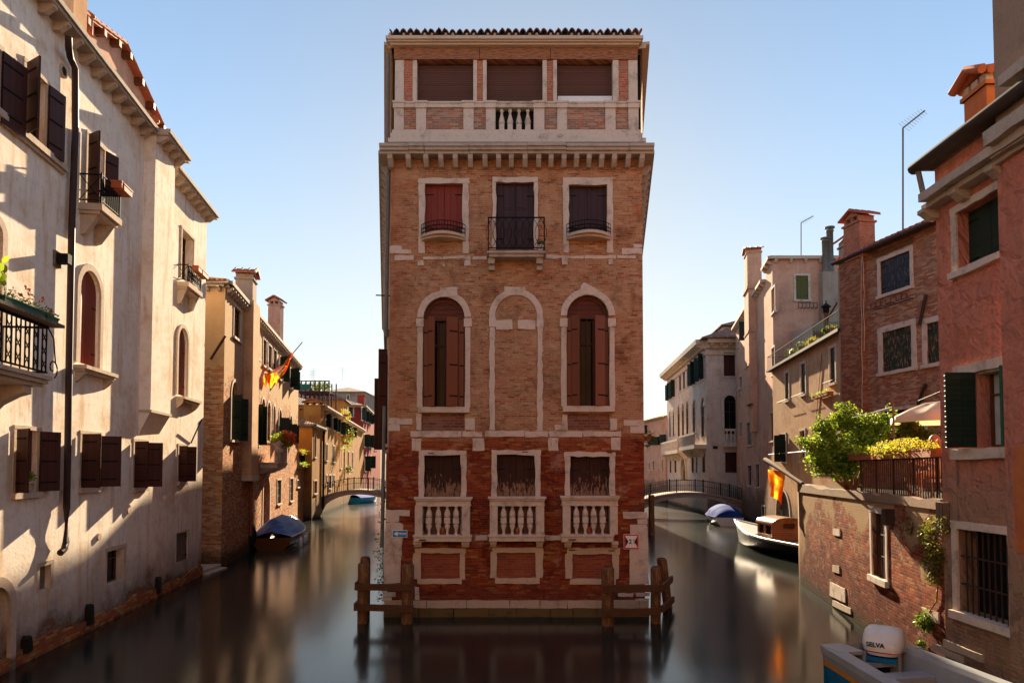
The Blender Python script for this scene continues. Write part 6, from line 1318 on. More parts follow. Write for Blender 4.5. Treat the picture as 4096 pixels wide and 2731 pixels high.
p=BF.P(a1_-.35,0,.0); zc_=atY('S1',430,1225,p.y).z; chimney(H,p.x,p.y,zB-.2,zc_,.95,.75,'wallbrick' if False else 'pierbrick',(BF.S.x,BF.S.y)); p=atY('S1',335,1400,31.5); chimney(H,p.x,p.y,zB-1,atY('S1',335,1380,31.5).z,.55,.5,'greyplaster',(1,0))
# tan house with roof terrace
def r1x(y): return 14.5+.126*(y-29.5)
RF=Fac((r1x(41.9),41.9),(r1x(29.5),29.5)); H=thing('tan_house','tan plastered house with a railed roof terrace and dark green shutters at right','house',(19,36,0)); zR=RF.c('R1',1200,960)[1]
def rr_(c,x0,y0,x1,y1): return RF.r(c,x0,y0,x1,y1)
for q in ((1030,1115,1056,1310),(1140,1052,1172,1268),(1342,940,1380,1190)): window(H,RF,rr_('R1',*q),'closed','green',fw=.13,sill=.1,dp=.12,ja=.006)
window(H,RF,rr_('R2',1008,65,1036,255),'open','green',fw=.1,ang=(130,120),leafw=.42); window(H,RF,rr_('R2',1134,38,1170,248),'open','green',fw=.12,sides='',dp=.22)
window(H,RF,rr_('R2',968,455,1062,800),'closed','greyw',arch=True,fw=.18,fm='stone',sill=0,dp=.3,label='arched canal door in a white stone surround'); 
m=MB(); wall(m,RF,-.6,zR); plain(m,RF.P(0,0,-6),RF.P(0,0),-.6,zR); plain(m,RF.P(RF.L,0),RF.P(RF.L,0,-6),-.6,zR); m.face([RF.P(0,zR),RF.P(RF.L,zR),RF.P(RF.L,zR,-7),RF.P(0,zR,-7)]); m.build('wall',M['tan'],H)
m=MB(); m.box(RF,-.35,RF.L,zR-.02,zR+.12,-.3,.32); m.build('eave',M['lead'],H)
m=MB(); zr1=RF.c('R1',1220,800,.2)[1]; rail_panel(m,RF,-.3,RF.L-.05,zR+.14,zr1,.22,48,.008); G=Fr(RF.P(-.3,0,0),RF.N); rail_panel(m,G,-4,.22,zR+.14,zr1,0,14,.008); m.build('terrace_rail',M['iron'],H)
for i in range(12):
    t=None
for k,(x,y,rd,n,l,mt) in enumerate(((1155,905,(.5,.3,.45),90,'spiky agave on the roof terrace behind the rail','leafd'),(1095,975,(.5,.3,.3),120,'low potted plant at the far corner of the roof terrace','leafd'),(1225,905,(.4,.3,.35),120,'yellow flowering pot plant on the roof terrace','leafy'),(1370,830,(.6,.3,.3),160,'row of green pots at the near end of the roof terrace','leafd'))):
    a=RF.c('R1',x,y,-.3); p=RF.P(a[0],zR+.45,-.3); trailing(l,p,rd,n,.2,mt)
t=thing('awning','pale pink cloth draped over the roof terrace','awning',RF.P(4.5,zR,-2)); m=MB(); rows=[]
qa=[RF.c('R1',x,y,-1.4) for x,y in ((1030,915),(1075,830),(1215,785),(1250,760))]
for j in range(2):
    rows.append([RF.P(a+(j*.0),z-(0 if j==0 else .05),-1.4-j*3.2) for a,z in qa])
m.grid([rows[0],rows[1]],lambda i,j:(i,j),0,False); m.face([RF.P(qa[0][0],qa[0][1],-1.4),RF.P(qa[1][0],qa[1][1],-1.4),RF.P(qa[2][0],qa[2][1],-1.4),RF.P(qa[2][0]+.6,zR+.2,-1.4),RF.P(qa[0][0],zR+.1,-1.4)]); m.build('cloth',mat_leaf('pink_cloth',(.6,.45,.4),(.62,.47,.42),.3),t); m=MB(); m.tube([RF.P(qa[1][0],zR,-1.45),RF.P(*qa[1],-1.45)],.03,5); m.tube([RF.P(qa[2][0],zR,-1.45),RF.P(*qa[2],-1.45)],.03,5); m.build('pole',M['zinc'],t)
t=thing('garden_lantern','dark birdhouse like lantern on a forked stump on the roof terrace','lantern',RF.P(RF.c('R1',1310,720,-.6)[0],zR,-.6)); a=RF.c('R1',1315,700,-.6); m=MB(); p=RF.P(a[0],a[1],-.6); m.tube([Vector((p.x,p.y,zR)),p],.12,6); e=RF.c('R1',1388,630,-.6); m.tube([Vector((p.x,p.y,p.z-.4)),RF.P(*e,-.6)],.05,5); m.build('stump',M['pile'],t); m=MB(); m.lathe(p,[(.15,0),(.17,.28),(.26,.3),(.03,.5),(.03,.62)],6,sm=False); m.build('lantern_head',M['iron'],t)
q=rr_('R1',1262,1235,1375,1270); flowerbox('green plants in an iron basket under the right upper window of the tan house',RF,q[0],q[1],q[2]-.1,.05,.35,'terra','leaf',180,0,.14,ls=.09,sp=.18)
m=MB()
for x0,x1,y in ((1000,1075,1325),(1105,1190,1285),(1330,1400,1190)):
    a=RF.c('R1',x0,y); b=RF.c('R1',x1,y); m.tube([RF.P(a[0],a[1],.25),RF.P(b[0],a[1],.25)],.012,4); m.tube([RF.P(a[0],a[1],.25),RF.P(a[0],a[1],0)],.012,4); m.tube([RF.P(b[0],a[1],.25),RF.P(b[0],a[1],0)],.012,4)
a=RF.c('R2',925,203,.3); b=RF.c('R2',1200,183,.3); m.tube([RF.P(a[0]-.4,a[1],.3),RF.P(b[0],a[1],.3)],.02,4); m.build('clothes_rail',M['zinc'],H)
m=MB(); 
for x0,y0,x1,y1 in ((1285,985,1240,1500),): m.tube([RF.P(*RF.c('R1',x0,y0,.03),.03),RF.P(*RF.c('R1',x1,y1,.03),.03)],.015,4)
m.build('cable',M['greyw'],H)
m=MB(); q=RF.r('R2',975,655,1030,672); m.box(RF,q[0],q[1],q[2],q[3],-.21,-.205); m.build('teal_patch',mat_flat('teal_paint',(.03,.2,.19),.6),H)
for s_,x_,y_,z_ in (('FINE',1000,605,.42),('EST',1000,635,.42)): a_,zz_=RF.c('R2',x_,y_,-.2); text_mesh(s_,z_,RF,a_,zz_,-.2,M['swhite'],H,name='graffiti')
# tall pale pink house
X0,Y0=r1x(41.9)+.35,42.6
def p2x(y): return X0+.2*(y-Y0)
P2=Fac((p2x(61),61),(X0,Y0)); E3=Fac((X0,Y0),(X0+6.5,Y0)); H=thing('pale_pink_house','tall pale pink house with a gabled flue and twin metal chimneys','house',(20,50,0)); zP=E3.c('R1',1100,318)[1]; zP2=P2.c('R1',690,800)[1]
for q,k in (((762,735,788,875),'open'),((772,1080,790,1250),'dark'),((713,1142,728,1225),'dark'),((702,1228,712,1270),'dark'),((699,902,707,940),'dark'),((716,1460,728,1560),'dark'),((765,1460,800,1620),'closed'),((936,525,960,700),'dark'),((938,940,958,1130),'dark'),((925,1395,950,1590),'closed')): window(H,P2,P2.r('R1',*q),k,'green',fw=.1,ang=(95,160),leafw=.55,ja=0)
for q in ((708,290,716,420),(770,280,795,420),(826,270,850,430),(868,565,890,665)): window(H,P2,P2.r('R2',*q),'dark','green',fw=.1)
window(H,E3,E3.r('R1',1103,440,1190,608),'closed','olive',fw=.13,sill=.12,dp=.12)
fs=P2.c('R1',905,900)[0]
m=MB(); wall(m,P2,-.6,zP2,0,fs-.4); wall(m,P2,-.6,zP,fs-.4,P2.L); wall(m,E3,-.6,zP); plain(m,P2.P(fs-.4,0),P2.P(fs-.4,0,-6),zP2-.1,zP); plain(m,P2.P(0,0,-6),P2.P(0,0),-.6,zP2); m.face([P2.P(fs-.4,zP),P2.P(P2.L,zP),E3.P(6.5,zP),P2.P(fs-.4,zP,-7)]); m.face([P2.P(0,zP2),P2.P(fs-.4,zP2),P2.P(fs-.4,zP2,-6),P2.P(0,zP2,-6)]); m.build('wall',M['pinkp'],H)
m=MB(); m.box(P2,0,fs-.4,zP2-.1,zP2+.1,-.3,.35); m.box(P2,fs-.4,P2.L+.2,zP-.1,zP+.1,-.3,.3); m.box(E3,-.2,6.6,zP-.1,zP+.1,-.3,.25); m.build('cornice',M['wstone'],H); m=MB(); brackets(m,P2,.3,fs-.7,zP2-.1,.9,.25,.3,.16); brackets(m,P2,fs,P2.L-.2,zP-.1,.8,.25,.28,.16); brackets(m,E3,.2,3,zP-.1,.9,.22,.22,.16); m.build('cornice_bracket',M['wstone'],H)
ff0=P2.c('R1',800,900)[0]; zf0=P2.c('R1',850,490)[1]; zfb=P2.c('R2',850,-160)[1]; m=MB(); ff1=min(fs-.2,ff0+2.2); m.box(P2,ff0,ff1,zfb,zf0,-.5,.55); m.box(P2,ff0-.1,ff1+.1,zf0,zf0+.18,-.6,.65)
for fz in (.33,.62): zz=zfb+(zf0-zfb)*fz; m.box(P2,ff0-.04,ff1+.04,zz,zz+.14,-.3,.6)
m.prism(P2,[(ff0,zfb),(ff1,zfb),(ff1-.4,zfb-2),(ff0+.4,zfb-2)],-.01,.3); m.build('flue',M['pinkp'],H)
p=P2.P((ff0+ff1)/2,0,.05); chimney(H,p.x,p.y,zf0+.1,atY('R1',850,300,p.y).z,1.5,1.0,'pinkp',(P2.S.x,P2.S.y))
for x,yt in ((1312,178),(1345,102)):
    b=E3.c('R1',x,430,.35); tp=E3.c('R1',x,yt,.35); m=MB(); o=E3.P(b[0],b[1],.35); h=tp[1]-b[1]; m.lathe(o,[(.2,0),(.2,h*.9),(.24,h*.9),(.24,h*.93),(.1,h*.93),(.1,h*.97),(.3,h*.97),(.3,h)],10); m.build('metal_chimney',M['zinc'],H)
q=E3.r('R1',1262,430,1378,700); m=MB(); m.box(E3,q[0],q[1],q[2]-2,q[3],-.01,.6); m.build('rear_flue',M['greyplaster'],H)
q=E3.r('R1',1108,650,1238,672); m=MB(); 
for z in (q[2],q[3]+.1): m.box(E3,q[0],q[1],z,z+.03,.3,.33)
for i in range(6): s=q[0]+(q[1]-q[0])*i/5; m.box(E3,s-.012,s+.012,q[2],q[3]+.1,.3,.33); m.box(E3,s-.012,s+.012,q[2],q[2]+.02,0,.3)
m.build('flower_bracket',M['iron'],H)
antenna('slanting boom aerial above the pale pink house','R1',1140,300,72,44,(1225,25),.8,.03); antenna('tall mast aerial with a slanting boom above the brick house','S1',724,1280,545,27,(877,424),1.0,.035)
m=None
# white palazzo
def p3x(y): return 17.7+.072*(y-62)
P3=Fac((p3x(85),85),(p3x(62),62)); E4=Fac((p3x(62),62),(p3x(62)+8,62)); H=thing('white_palazzo','pale classical palazzo with arched windows and carved balconies beyond the right bridge','palazzo',(22,72,0)); z3=P3.c('R1',480,905)[1]
for (x0,x1,yt,yb) in ((222,236,1195,1305),(246,262,1170,1288),(290,305,1135,1245),(318,332,1110,1232),(345,362,1090,1215),(386,404,1045,1200),(432,462,995,1168)): window(H,P3,P3.r('R1',x0,yt,x1,yb),'open' if x0 in(222,246,386,432) else 'dark','green',fw=.22,ang=(140,120),leafw=.6,dp=.12)
for (x0,x1,yt,yb) in ((222,234,1385,1560),(246,259,1370,1560),(280,298,1345,1560),(310,328,1325,1560),(340,358,1310,1560),(386,406,1300,1560),(445,470,1285,1560)): window(H,P3,P3.r('R1',x0,yt,x1,yb),'dark','green',arch=True,fw=.22,fp=.06,sill=0,dp=.1)
for (x0,x1,yt,yb) in ((225,237,190,330),(258,272,190,330),(378,394,195,330),(408,418,200,330),(452,474,195,330)): window(H,P3,P3.r('R2',x0,yt,x1,yb),'dark','green',fw=.18,dp=.1)
window(H,P3,P3.r('R2',312,225,344,385),'dark','green',arch=True,fw=.35,fp=.2,sill=0)
window(H,E4,E4.r('R1',600,975,682,1140),'closed','dbrown',fw=.2); window(H,E4,E4.r('R1',602,1272,688,1540),'dark','green',arch=True,fw=.25,fp=.1,sill=0); window(H,E4,E4.r('R2',610,188,694,330),'closed','dbrown',fw=.2)
m=MB(); wall(m,P3,-.6,z3); wall(m,E4,-.6,z3); plain(m,P3.P(0,0,-8),P3.P(0,0),-.6,z3); m.build('wall',M['pal'],H)
m=MB()
for F in (P3,E4):
    m.box(F,0,F.L,z3-.1,z3+.35,-.3,.9 if F is P3 else .9); m.box(F,0,F.L,z3-.5,z3-.1,-.3,.35); m.box(F,0,F.L,z3-1.1,z3-.95,-.01,.15)
m.build('cornice',M['wstone'],H); m=MB()
for F in (P3,E4): brackets(m,F,.4,F.L-.3,z3-.1,.8,.4,.75,.25)
m.build('cornice_bracket',M['wstone'],H); roof(H,[P3.P(0,0),P3.P(P3.L,0),P3.P(P3.L,0,-12),P3.P(0,0,-12)],z3+.35,.45,.9)
A4=Fac(P3.P(6,0,-2.5).xy,P3.P(P3.L-4,0,-2.5).xy); m=MB(); m.box(A4,0,A4.L,z3,z3+2.4,-7,0); m.build('attic',M['pal'],H); roof(H,backquad(A4,7),z3+2.4,.4,.5)
for (x0,x1,y) in ((225,350,120),(365,480,85)):
    a=P3.c('R2',x0,y+60); b=P3.c('R2',x1,y+60); z=P3.c('R2',(x0+x1)/2,y+60)[1]; m=MB(); m.box(P3,a[0],b[0],z-.35,z,-.01,1.1); m.box(P3,a[0],b[0],z+.95,z+1.15,.85,1.1)
    s=a[0]+.3
    while s<b[0]: G=Fr(P3.P(s,0,0),P3.N); m.prism(G,[(0,z-1.1),(.3,z-1),(.9,z-.35),(0,z-.35)],-.15,.15,back=True); s+=1.6
    o=m.build('balcony',M['stone'],H); n=int((b[0]-a[0])/.3); m=MB()
    for i in range(n): m.lathe(P3.P(a[0]+.15+i*.3,z,1.0),[(.09,0),(.05,.2),(.1,.45),(.05,.7),(.09,.95)],6)
    bb=m.build('balusters',M['stone'],o)
a=E4.c('R2',592,135); b=E4.c('R2',700,135); z=a[1]; m=MB(); m.box(E4,a[0],b[0]+1,z-.2,z+.15,-.01,.8); m.box(E4,a[0],b[0]+1,z+1.2,z+1.4,.6,.85); o=m.build('balcony',M['stone'],H); m=MB()
for i in range(12): m.lathe(E4.P(a[0]+.2+i*.36,z+.15,.72),[(.1,0),(.06,.25),(.13,.5),(.05,.8),(.1,1.05)],7)
m.build('balusters',M['stone'],o)
q=E4.r('R2',525,145,558,165); m=MB(); m.box(E4,q[0],q[1],q[2],q[3],-.01,.05); m.build('plaque',M['sblack'],H)
# far right houses
F5=Fac((17.0,112),(p3x(86)-.1,86)); H=thing('distant_house','small distant pink and grey house seen left of the white palazzo','house',(22,98,0)); z5=F5.c('R1',150,1435)[1]
for q in ((62,1480,68,1540),(110,1568,118,1620),(150,1560,158,1620),(190,1545,200,1610)): window(H,F5,F5.r('R1',*q),'open','green',fw=.15,ang=(110,140),leafw=.6)
for q in ((80,260,90,310),(105,250,118,310),(170,240,180,310)): window(H,F5,F5.r('R2',*q),'dark','green',fw=.15)
finish(H,F5,9,z5,'pinkp',over=.5,br=0)
F6=Fac((14.2,150),(17.0,112.2)); H=thing('distant_house','farthest small cream house at the end of the right canal','house',(22,130,0)); finish(H,F6,9,F6.c('R1',60,1425)[1],'cream',over=.5,br=0)
F7=Fac((6,172),(40,172)); H=thing('distant_house','dim house row closing the end of the right canal','house',(22,178,0)); finish(H,F7,9,9.5,'cream',over=.5,br=0)
F8=Fac((-34,190),(-5,190)); H=thing('distant_house','dim house row closing the end of the left canal','house',(-20,195,0)); finish(H,F8,9,9.5,'cream',over=.5,br=0)
trailing('red geranium hanging at the right edge of the brick palace',TF.P(TL+1.3,5.0,-11) if False else atY('R2',62,95,40),(.5,.4,.5),200,.14,'leafd',60)
# ================================================================ bridges
def bridge(label,xa,xb,Y,wd,zc,zs,rail,stairs=True,zf=.2,rise=None):
    t=thing('stone_bridge',label,'bridge',((xa+xb)/2,Y,0)); F=Fac((xa,Y-wd/2),(xb,Y-wd/2)); L=F.L; n=24
    def top(u): return zs+(zc-zs)*(math.sin(math.pi*min(1,max(0,u))))**.8
    def arc(u):
        v=(u-.5)/.42; return zf+(zc-.42-zf)*math.sqrt(max(0,1-v*v))
    m=MB(); us=[i/n for i in range(n+1)]
    for i in range(n):
        a,b=us[i],us[i+1]; pa=(a*L,top(a)-.12); pb=(b*L,top(b)-.12); la=arc(a) if abs(a-.5)<.42 else -1; lb=arc(b) if abs(b-.5)<.42 else -1
        for d,fl in ((0,0),(-wd,1)): 
            m.face([F.P(a*L,la,d),F.P(b*L,lb,d),F.P(pb[0],pb[1],d),F.P(pa[0],pa[1],d)],[(a*L,la),(b*L,lb),pb,pa])
        m.face([F.P(a*L,la,0),F.P(b*L,lb,0),F.P(b*L,lb,-wd),F.P(a*L,la,-wd)],[(a*L,0),(b*L,0),(b*L,wd),(a*L,wd)])
    m.build('arch',M['oldbrick'],t); m=MB()
    for i in range(n):
        a,b=us[i],us[i+1]; m.prism(F,[(a*L,top(a)-.12),(b*L,top(b)-.12),(b*L,top(b)+.03),(a*L,top(a)+.03)],-wd-.08,.08,back=True)
    for i in range(30):
        a=math.pi*i/30; b=math.pi*(i+1)/30; R1=.42*L
        def pt(an,g): return (L/2-(R1+g)*math.cos(an),zf+(zc-.42-zf+g)*math.sin(an))
        m.prism(F,[pt(a,0),pt(b,0),pt(b,.24),pt(a,.24)],-.1,.04)
    m.build('stone_edging',M['stone2'],t)
    for d in (0,-wd):
        m=MB(); k=int(L/.16)
        for i in range(k+1):
            u=i/k; s=u*L; m.box(F,s-.009,s+.009,top(u),top(u)+rail,d-.03,d-.006)
        m.tube([F.P(u*L,top(u)+rail,d-.02) for u in us],.022,6); m.tube([F.P(u*L,top(u)+rail*.55,d-.02) for u in us],.01,4); m.build('railing',M['iron'],t)
        for i in range(6):
            u=i/5; m=MB(); m.box(F,u*L-.04,u*L+.04,top(u),top(u)+rail+.12,d-.06,d+.02); m.build('rail_post',M['iron'],t)
    return t
bridge('arched stone footbridge with iron railings over the left canal',-18.2,-9.2,62,2.4,2.3,1.0,1.05)
bridge('wide low arched stone footbridge with iron railings over the right canal',9.5,20.8,59.5,2.6,2.15,.9,1.05,zf=-.5)
for l,(c,x,y0,y1,Y,r) in (('dark timber pile standing in the water by the right side of the palace',('R2',97,485,765,0,.2)),):
    p=atZ(c,x,y1,0); tp=atY(c,x,y0,p.y); t=thing('mooring_pile',l,'mooring post',p); m=MB(); m.tube([p-Vector((0,0,1)),p,tp],[r,r,r*.9],9); m.build('pile_shaft',M['pile'],t)
for i,(x,yt,yb,l) in enumerate(((600,635,790,'slim dark pile beside the arched water door on the left canal'),(342,870,975,'slim dark pile at the near corner of the left brick house'))):
    p=atZ('M2',x,yb,0); tp=atY('M2',x,yt,p.y); t=thing('mooring_pile',l,'mooring post',p); m=MB(); m.tube([p-Vector((0,0,1)),p,tp],.11,8); m.build('pile_shaft',M['pile'],t)
p=atZ('R2',737,640,0); tp=atY('R2',737,440,p.y); t=thing('mooring_pile','pile between the blue covered boat and the canal house wall','mooring post',p); m=MB(); m.tube([p-Vector((0,0,1)),p,tp],.14,8); m.build('pile_shaft',M['pile'],t)
# ================================================================ boats
def hull(m,B,S,L,bm,zs,st,mi=0,keel=-.3,sheer=.35,bow=.2,n=14,tr=.8):
    """B bow base point (x,y), S unit dir from stern to bow"""
    N=Vector((S.y,-S.x,0)); rows=[]
    for i in range(n+1):
        u=i/n; w=bm/2*(tr+(1-tr)*min(1,u*3))*(1-max(0,(u-.45)/.55)**2.2); z=zs+sheer*max(0,(u-.3)/.7)**2; c=B-S*L*(1-u)
        pr=[(-1,z),(-.97,z-.12),(-.86,.1+(z-.1)*.3),(-.55,keel*.6),(0,keel),(.55,keel*.6),(.86,.1+(z-.1)*.3),(.97,z-.12),(1,z)]
        ex=bow*max(0,(u-.8)/.2)
        rows.append([c+N*(w*a)+Vector((0,0,zz))+S*(ex*(zz+.3)) for a,zz in pr])
    m.grid(rows,lambda i,j:(i*.5,j*.3),mi,True); m.face(rows[0],None,mi); return rows
def rim(m,rows,r=.05):
    for k in (0,-1): m.tube([q[k]+Vector((0,0,.01)) for q in rows],r,6)
def boatdir(a,b): S=(Vector((b[0],b[1],0))-Vector((a[0],a[1],0))); return S.normalized(),S.length
M['tarp']=mat_flat('blue_tarp',(.012,.07,.3),.5,0,.2,2.2,.12,.6); M['varnish']=mat_wood('varnished_wood',(.45,.14,.04),(.3,.085,.025),.12,rough=.25,horiz=True); M['bhull']=mat_flat('black_hull',(.012,.012,.014),.5,0,.1,6,.1); M['whull']=mat_flat('white_hull',(.72,.7,.66),.25,0,.1); M['bluetarp2']=mat_flat('royal_blue_canvas',(.02,.06,.34),.85,0,.2,2,.04); M['mblue']=mat_flat('blue_hull_paint',(.01,.16,.36),.3,0,.2); M['orange_p']=mat_flat('orange_stripe_paint',(.65,.25,.02),.4,0,.1); M['gel']=mat_flat('grey_gelcoat',(.34,.35,.36),.35,0,.3,1.4)
# left covered boat
a=Vector((-12.25,34.9,0)); b=Vector((-14.0,43.3,0)); S,L=boatdir(a,b); t=thing('covered_boat','wooden motor boat under a shiny blue tarpaulin moored at the left house','boat',a)
m=MB(); rows=hull(m,b,S,L,2.5,.62,0,sheer=.55,bow=.5,tr=.78); m.build('hull',M['varnish'],t); m=MB(); rim(m,rows,.05); m.build('gunwale',M['varnish'],t)
N=Vector((S.y,-S.x,0)); m=MB(); g=[]
for i,q in enumerate(rows[:-1]):
    u=i/len(rows); c=(q[0]+q[-1])/2; r_=[]
    for j in range(9):
        v=j/8*2-1; h=(.75*math.sin(math.pi*min(1,u*1.15+.06))+.1)*(1-abs(v)**1.6); p=c+(q[-1]-c)*(v*1.03)+Vector((0,0,h+.03+.05*math.sin(j*2.1+i*1.7)*(1-abs(v)))); r_.append(p)
    g.append(r_)
m.grid(g,lambda i,j:(i*.5,j*.3),0,False); m.build('tarpaulin',M['tarp'],t)
m=MB(); c=a+N*(-1.0)-S*.25; m.lathe((c.x,c.y,.1),[(.12,-.4),(.14,.2),(.3,.35),(.34,.8),(.25,1.15),(.1,1.25)],10); m.build('covered_outboard',M['green'],t)
for k in (3,5,7): q=rows[k][-1]; m=MB(); m.lathe(q+N*.12-Vector((0,0,.75)),[(.05,0),(.12,.08),(.12,.5),(.05,.58)],9); m.build('fender',M['whitep'],t)
# blue boat under left bridge
c=atZ('M2',1300,540,0); t=thing('covered_boat','small dark blue boat seen under the left bridge arch','boat',c); S=Vector((.25,.97,0)).normalized(); m=MB(); rows=hull(m,c+S*4,S,6,2.3,.7,0,sheer=.3); m.build('hull',M['mblue'],t); m=MB(); q=[[(r_[0]+(r_[-1]-r_[0])*j/6)+Vector((0,0,.35*math.sin(math.pi*j/6))) for j in range(7)] for r_ in rows]; m.grid(q,None,0,True); m.build('cover',M['bluetarp2'],t)
# blue covered boat at right
c=atZ('R2',615,700,0); c.x+=.25; S=Vector((.1,1,0)).normalized(); t=thing('covered_boat','white boat with a domed royal blue canvas cover near the right bridge','boat',c); m=MB(); rows=hull(m,c+S*5.2,S,5.4,2.35,.6,0,sheer=.2,tr=.85); m.build('hull',M['whull'],t); m=MB(); rim(m,rows,.06); m.build('gunwale',M['bluetarp2'],t)
m=MB(); q=[]
for i,r_ in enumerate(rows[:-1]):
    u=i/(len(rows)-1); h=.85*math.sin(math.pi*min(1,.12+u*.95))**.6; q.append([(r_[0]+(r_[-1]-r_[0])*j/12)+Vector((0,0,h*math.sin(math.pi*j/12)**.6+.03*(math.sin(i*2)))) for j in range(13)])
m.grid(q,lambda i,j:(i,j),0,True); m.face(q[0]); m.build('canopy',M['bluetarp2'],t)
# water taxi
bow=Vector((13.05,39.2,0)); st=Vector((13.75,30.4,0)); S,L=boatdir(st,bow); N=Vector((S.y,-S.x,0)); t=thing('water_taxi','varnished wooden cabin boat with a white deck edge moored before the canal wall corner','boat',st)
m=MB(); rows=hull(m,bow,S,L,2.4,.7,0,sheer=.45,bow=.5,keel=-.35); m.build('hull',M['bhull'],t); m=MB(); rim(m,rows,.075); 
for k in (0,-1): m.tube([q[k]*.75+q[k+1 if k==0 else -2]*.25+(N*(-.03 if k==0 else .03)) for q in rows],.035,5)
m.build('gunwale',M['whull'],t)
m=MB(); 
m.grid([[r_[0]+(r_[-1]-r_[0])*j/4+Vector((0,0,-.02+.05*math.sin(math.pi*j/4))) for j in range(5)] for r_ in rows[8:]],lambda i,j:(i*.5,j*.4),0,True); m.grid([[r_[0]+(r_[-1]-r_[0])*j/4+Vector((0,0,-.12)) for j in range(5)] for r_ in rows[:9]],None,0,True); m.build('deck',M['whull'],t)
G=Fr(bow-S*2.9,-S,None); m=MB()
def cab(u): return bow-S*u
cw_=.8; z0c,z1c=.62,1.42; ua,ub=4.1,5.7
def barrel(u,g,zadd,n=12): return [cab(u)+N*((cw_+g)*-math.cos(math.pi*k/n))+Vector((0,0,z1c+zadd+.34*math.sin(math.pi*k/n))) for k in range(n+1)]
for sd in (-1,1):
    D0=Fr(cab(ua)+N*sd*cw_,-S); L_=ub-ua; m.box(D0,0,L_,z0c,.92,-.03,.03); m.box(D0,0,.14,.92,z1c,-.03,.03); m.box(D0,.72,.9,.92,z1c,-.03,.03); m.box(D0,L_-.1,L_,.92,z1c,-.03,.03); m.box(D0,.14,L_-.1,z1c-.08,z1c,-.028,.028)
for u in (ua,ub-.02):
    b=barrel(u,-.02,-.01); m.face([cab(u)-N*cw_+Vector((0,0,z0c))]+b+[cab(u)+N*cw_+Vector((0,0,z0c))],[(0,0)]+[(k*.13,1) for k in range(13)]+[(1.6,0)])
m.build('cabin',M['varnish'],t); m=MB()
DB=Fr(cab(ub)-N*cw_-S*.01,N)
for k in range(5): m.box(DB,.55,1.15,1.22+k*.05,1.245+k*.05,0,.02)
m.build('louvre',M['dbrown'],t)
for sd in (-1,1):
    m=MB(); D0=Fr(cab(ua)+N*sd*cw_*.98,-S); m.box(D0,.14,ub-ua-.1,.92,z1c-.08,-.01,.01); m.build('cabin_window',M['glass'],t)
m=MB(); m.grid([barrel(ua-.12+(ub-ua+.24)*i/6,.08,.0) for i in range(7)],lambda i,j:(i,j),0,True); m.grid([barrel(ub+.12,.08,.0),barrel(ub+.12,.08,-.05)],None,0,True); m.build('cabin_roof',mat_flat('polished_roof',(.4,.24,.15),.25,.2,.1),t)
# foreground boat
sL=Vector((5.75,12.75,0)); sR=Vector((7.3,13.05,0)); fL=Vector((5.95,7.6,0)); fR=Vector((7.85,7.8,0)); t=thing('motor_boat','grey open motor boat with blue and orange hull and white outboard in the foreground','boat',(6.8,11,0))
def bl_(a,b,u): return a+(b-a)*u
zg=.86; rowsL=[];rowsR=[]; n=12
m=MB(); mo=MB(); mg=MB(); mi_=MB()
Lp=[bl_(sL,fL,i/n)+Vector((-.22*math.sin(math.pi*min(1,i/n*1.0)*.5),0,0)) for i in range(n+1)]; Rp=[bl_(sR,fR,i/n)+Vector((.0,0,0)) for i in range(n+1)]
def band(mm,pts,sg,z0,z1,o0,o1): mm.grid([[p+Vector((sg*o0,0,z0)) for p in pts],[p+Vector((sg*o1,0,z1)) for p in pts]],lambda i,j:(j*.4,i*.2),0,True)
for pts,sg in ((Lp,-1),(Rp,1)):
    band(m,pts,sg,-.35,.05,-.35,-.12); band(m,pts,sg,.05,.5,-.12,-.03); band(mo,pts,sg,.5,.6,-.026,-.006); band(mg,pts,sg,.6,.74,-.0,.03); band(mg,pts,sg,.74,zg,.05,.05); band(mg,pts,sg,.74,.74,.03,.05)
    mg.grid([[p+Vector((sg*.05,0,zg)) for p in pts],[p+Vector((-sg*.2,0,zg+.015)) for p in pts],[p+Vector((-sg*.24,0,zg-.06)) for p in pts],[p+Vector((-sg*.3,0,.3)) for p in pts]],lambda i,j:(j*.4,i*.2),0,False)
for z0,z1,mm,o in ((-.35,.5,m,0),(.5,.6,mo,.004),(.6,zg,mg,.008)):
    mm.face([Lp[0]+Vector((0,o,z0)),Rp[0]+Vector((0,o,z0)),Rp[0]+Vector((0,o,z1)),Lp[0]+Vector((0,o,z1))])
# transom deck pieces and cut-out
TFm=Fac((sL.x,sL.y),(sR.x,sR.y)); W_=TFm.L
mg.box(TFm,-.05,.42,zg-.05,zg+.012,-.03,.55); mg.box(TFm,W_-.42,W_+.05,zg-.05,zg+.012,-.03,.55); mg.box(TFm,.42,W_-.42,.55,.62,-.04,.5); mg.box(TFm,.4,.46,.3,zg,-.02,.55); mg.box(TFm,W_-.46,W_-.4,.3,zg,-.02,.55)
mg.box(TFm,.2,W_-.2,.28,.33,.1,5.0); mg.box(TFm,.25,W_-.25,.33,.6,.95,1.3)
m.build('hull',M['mblue'],t); mo.build('orange_stripe',M['orange_p'],t); mg.build('gunwale',M['gel'],t)
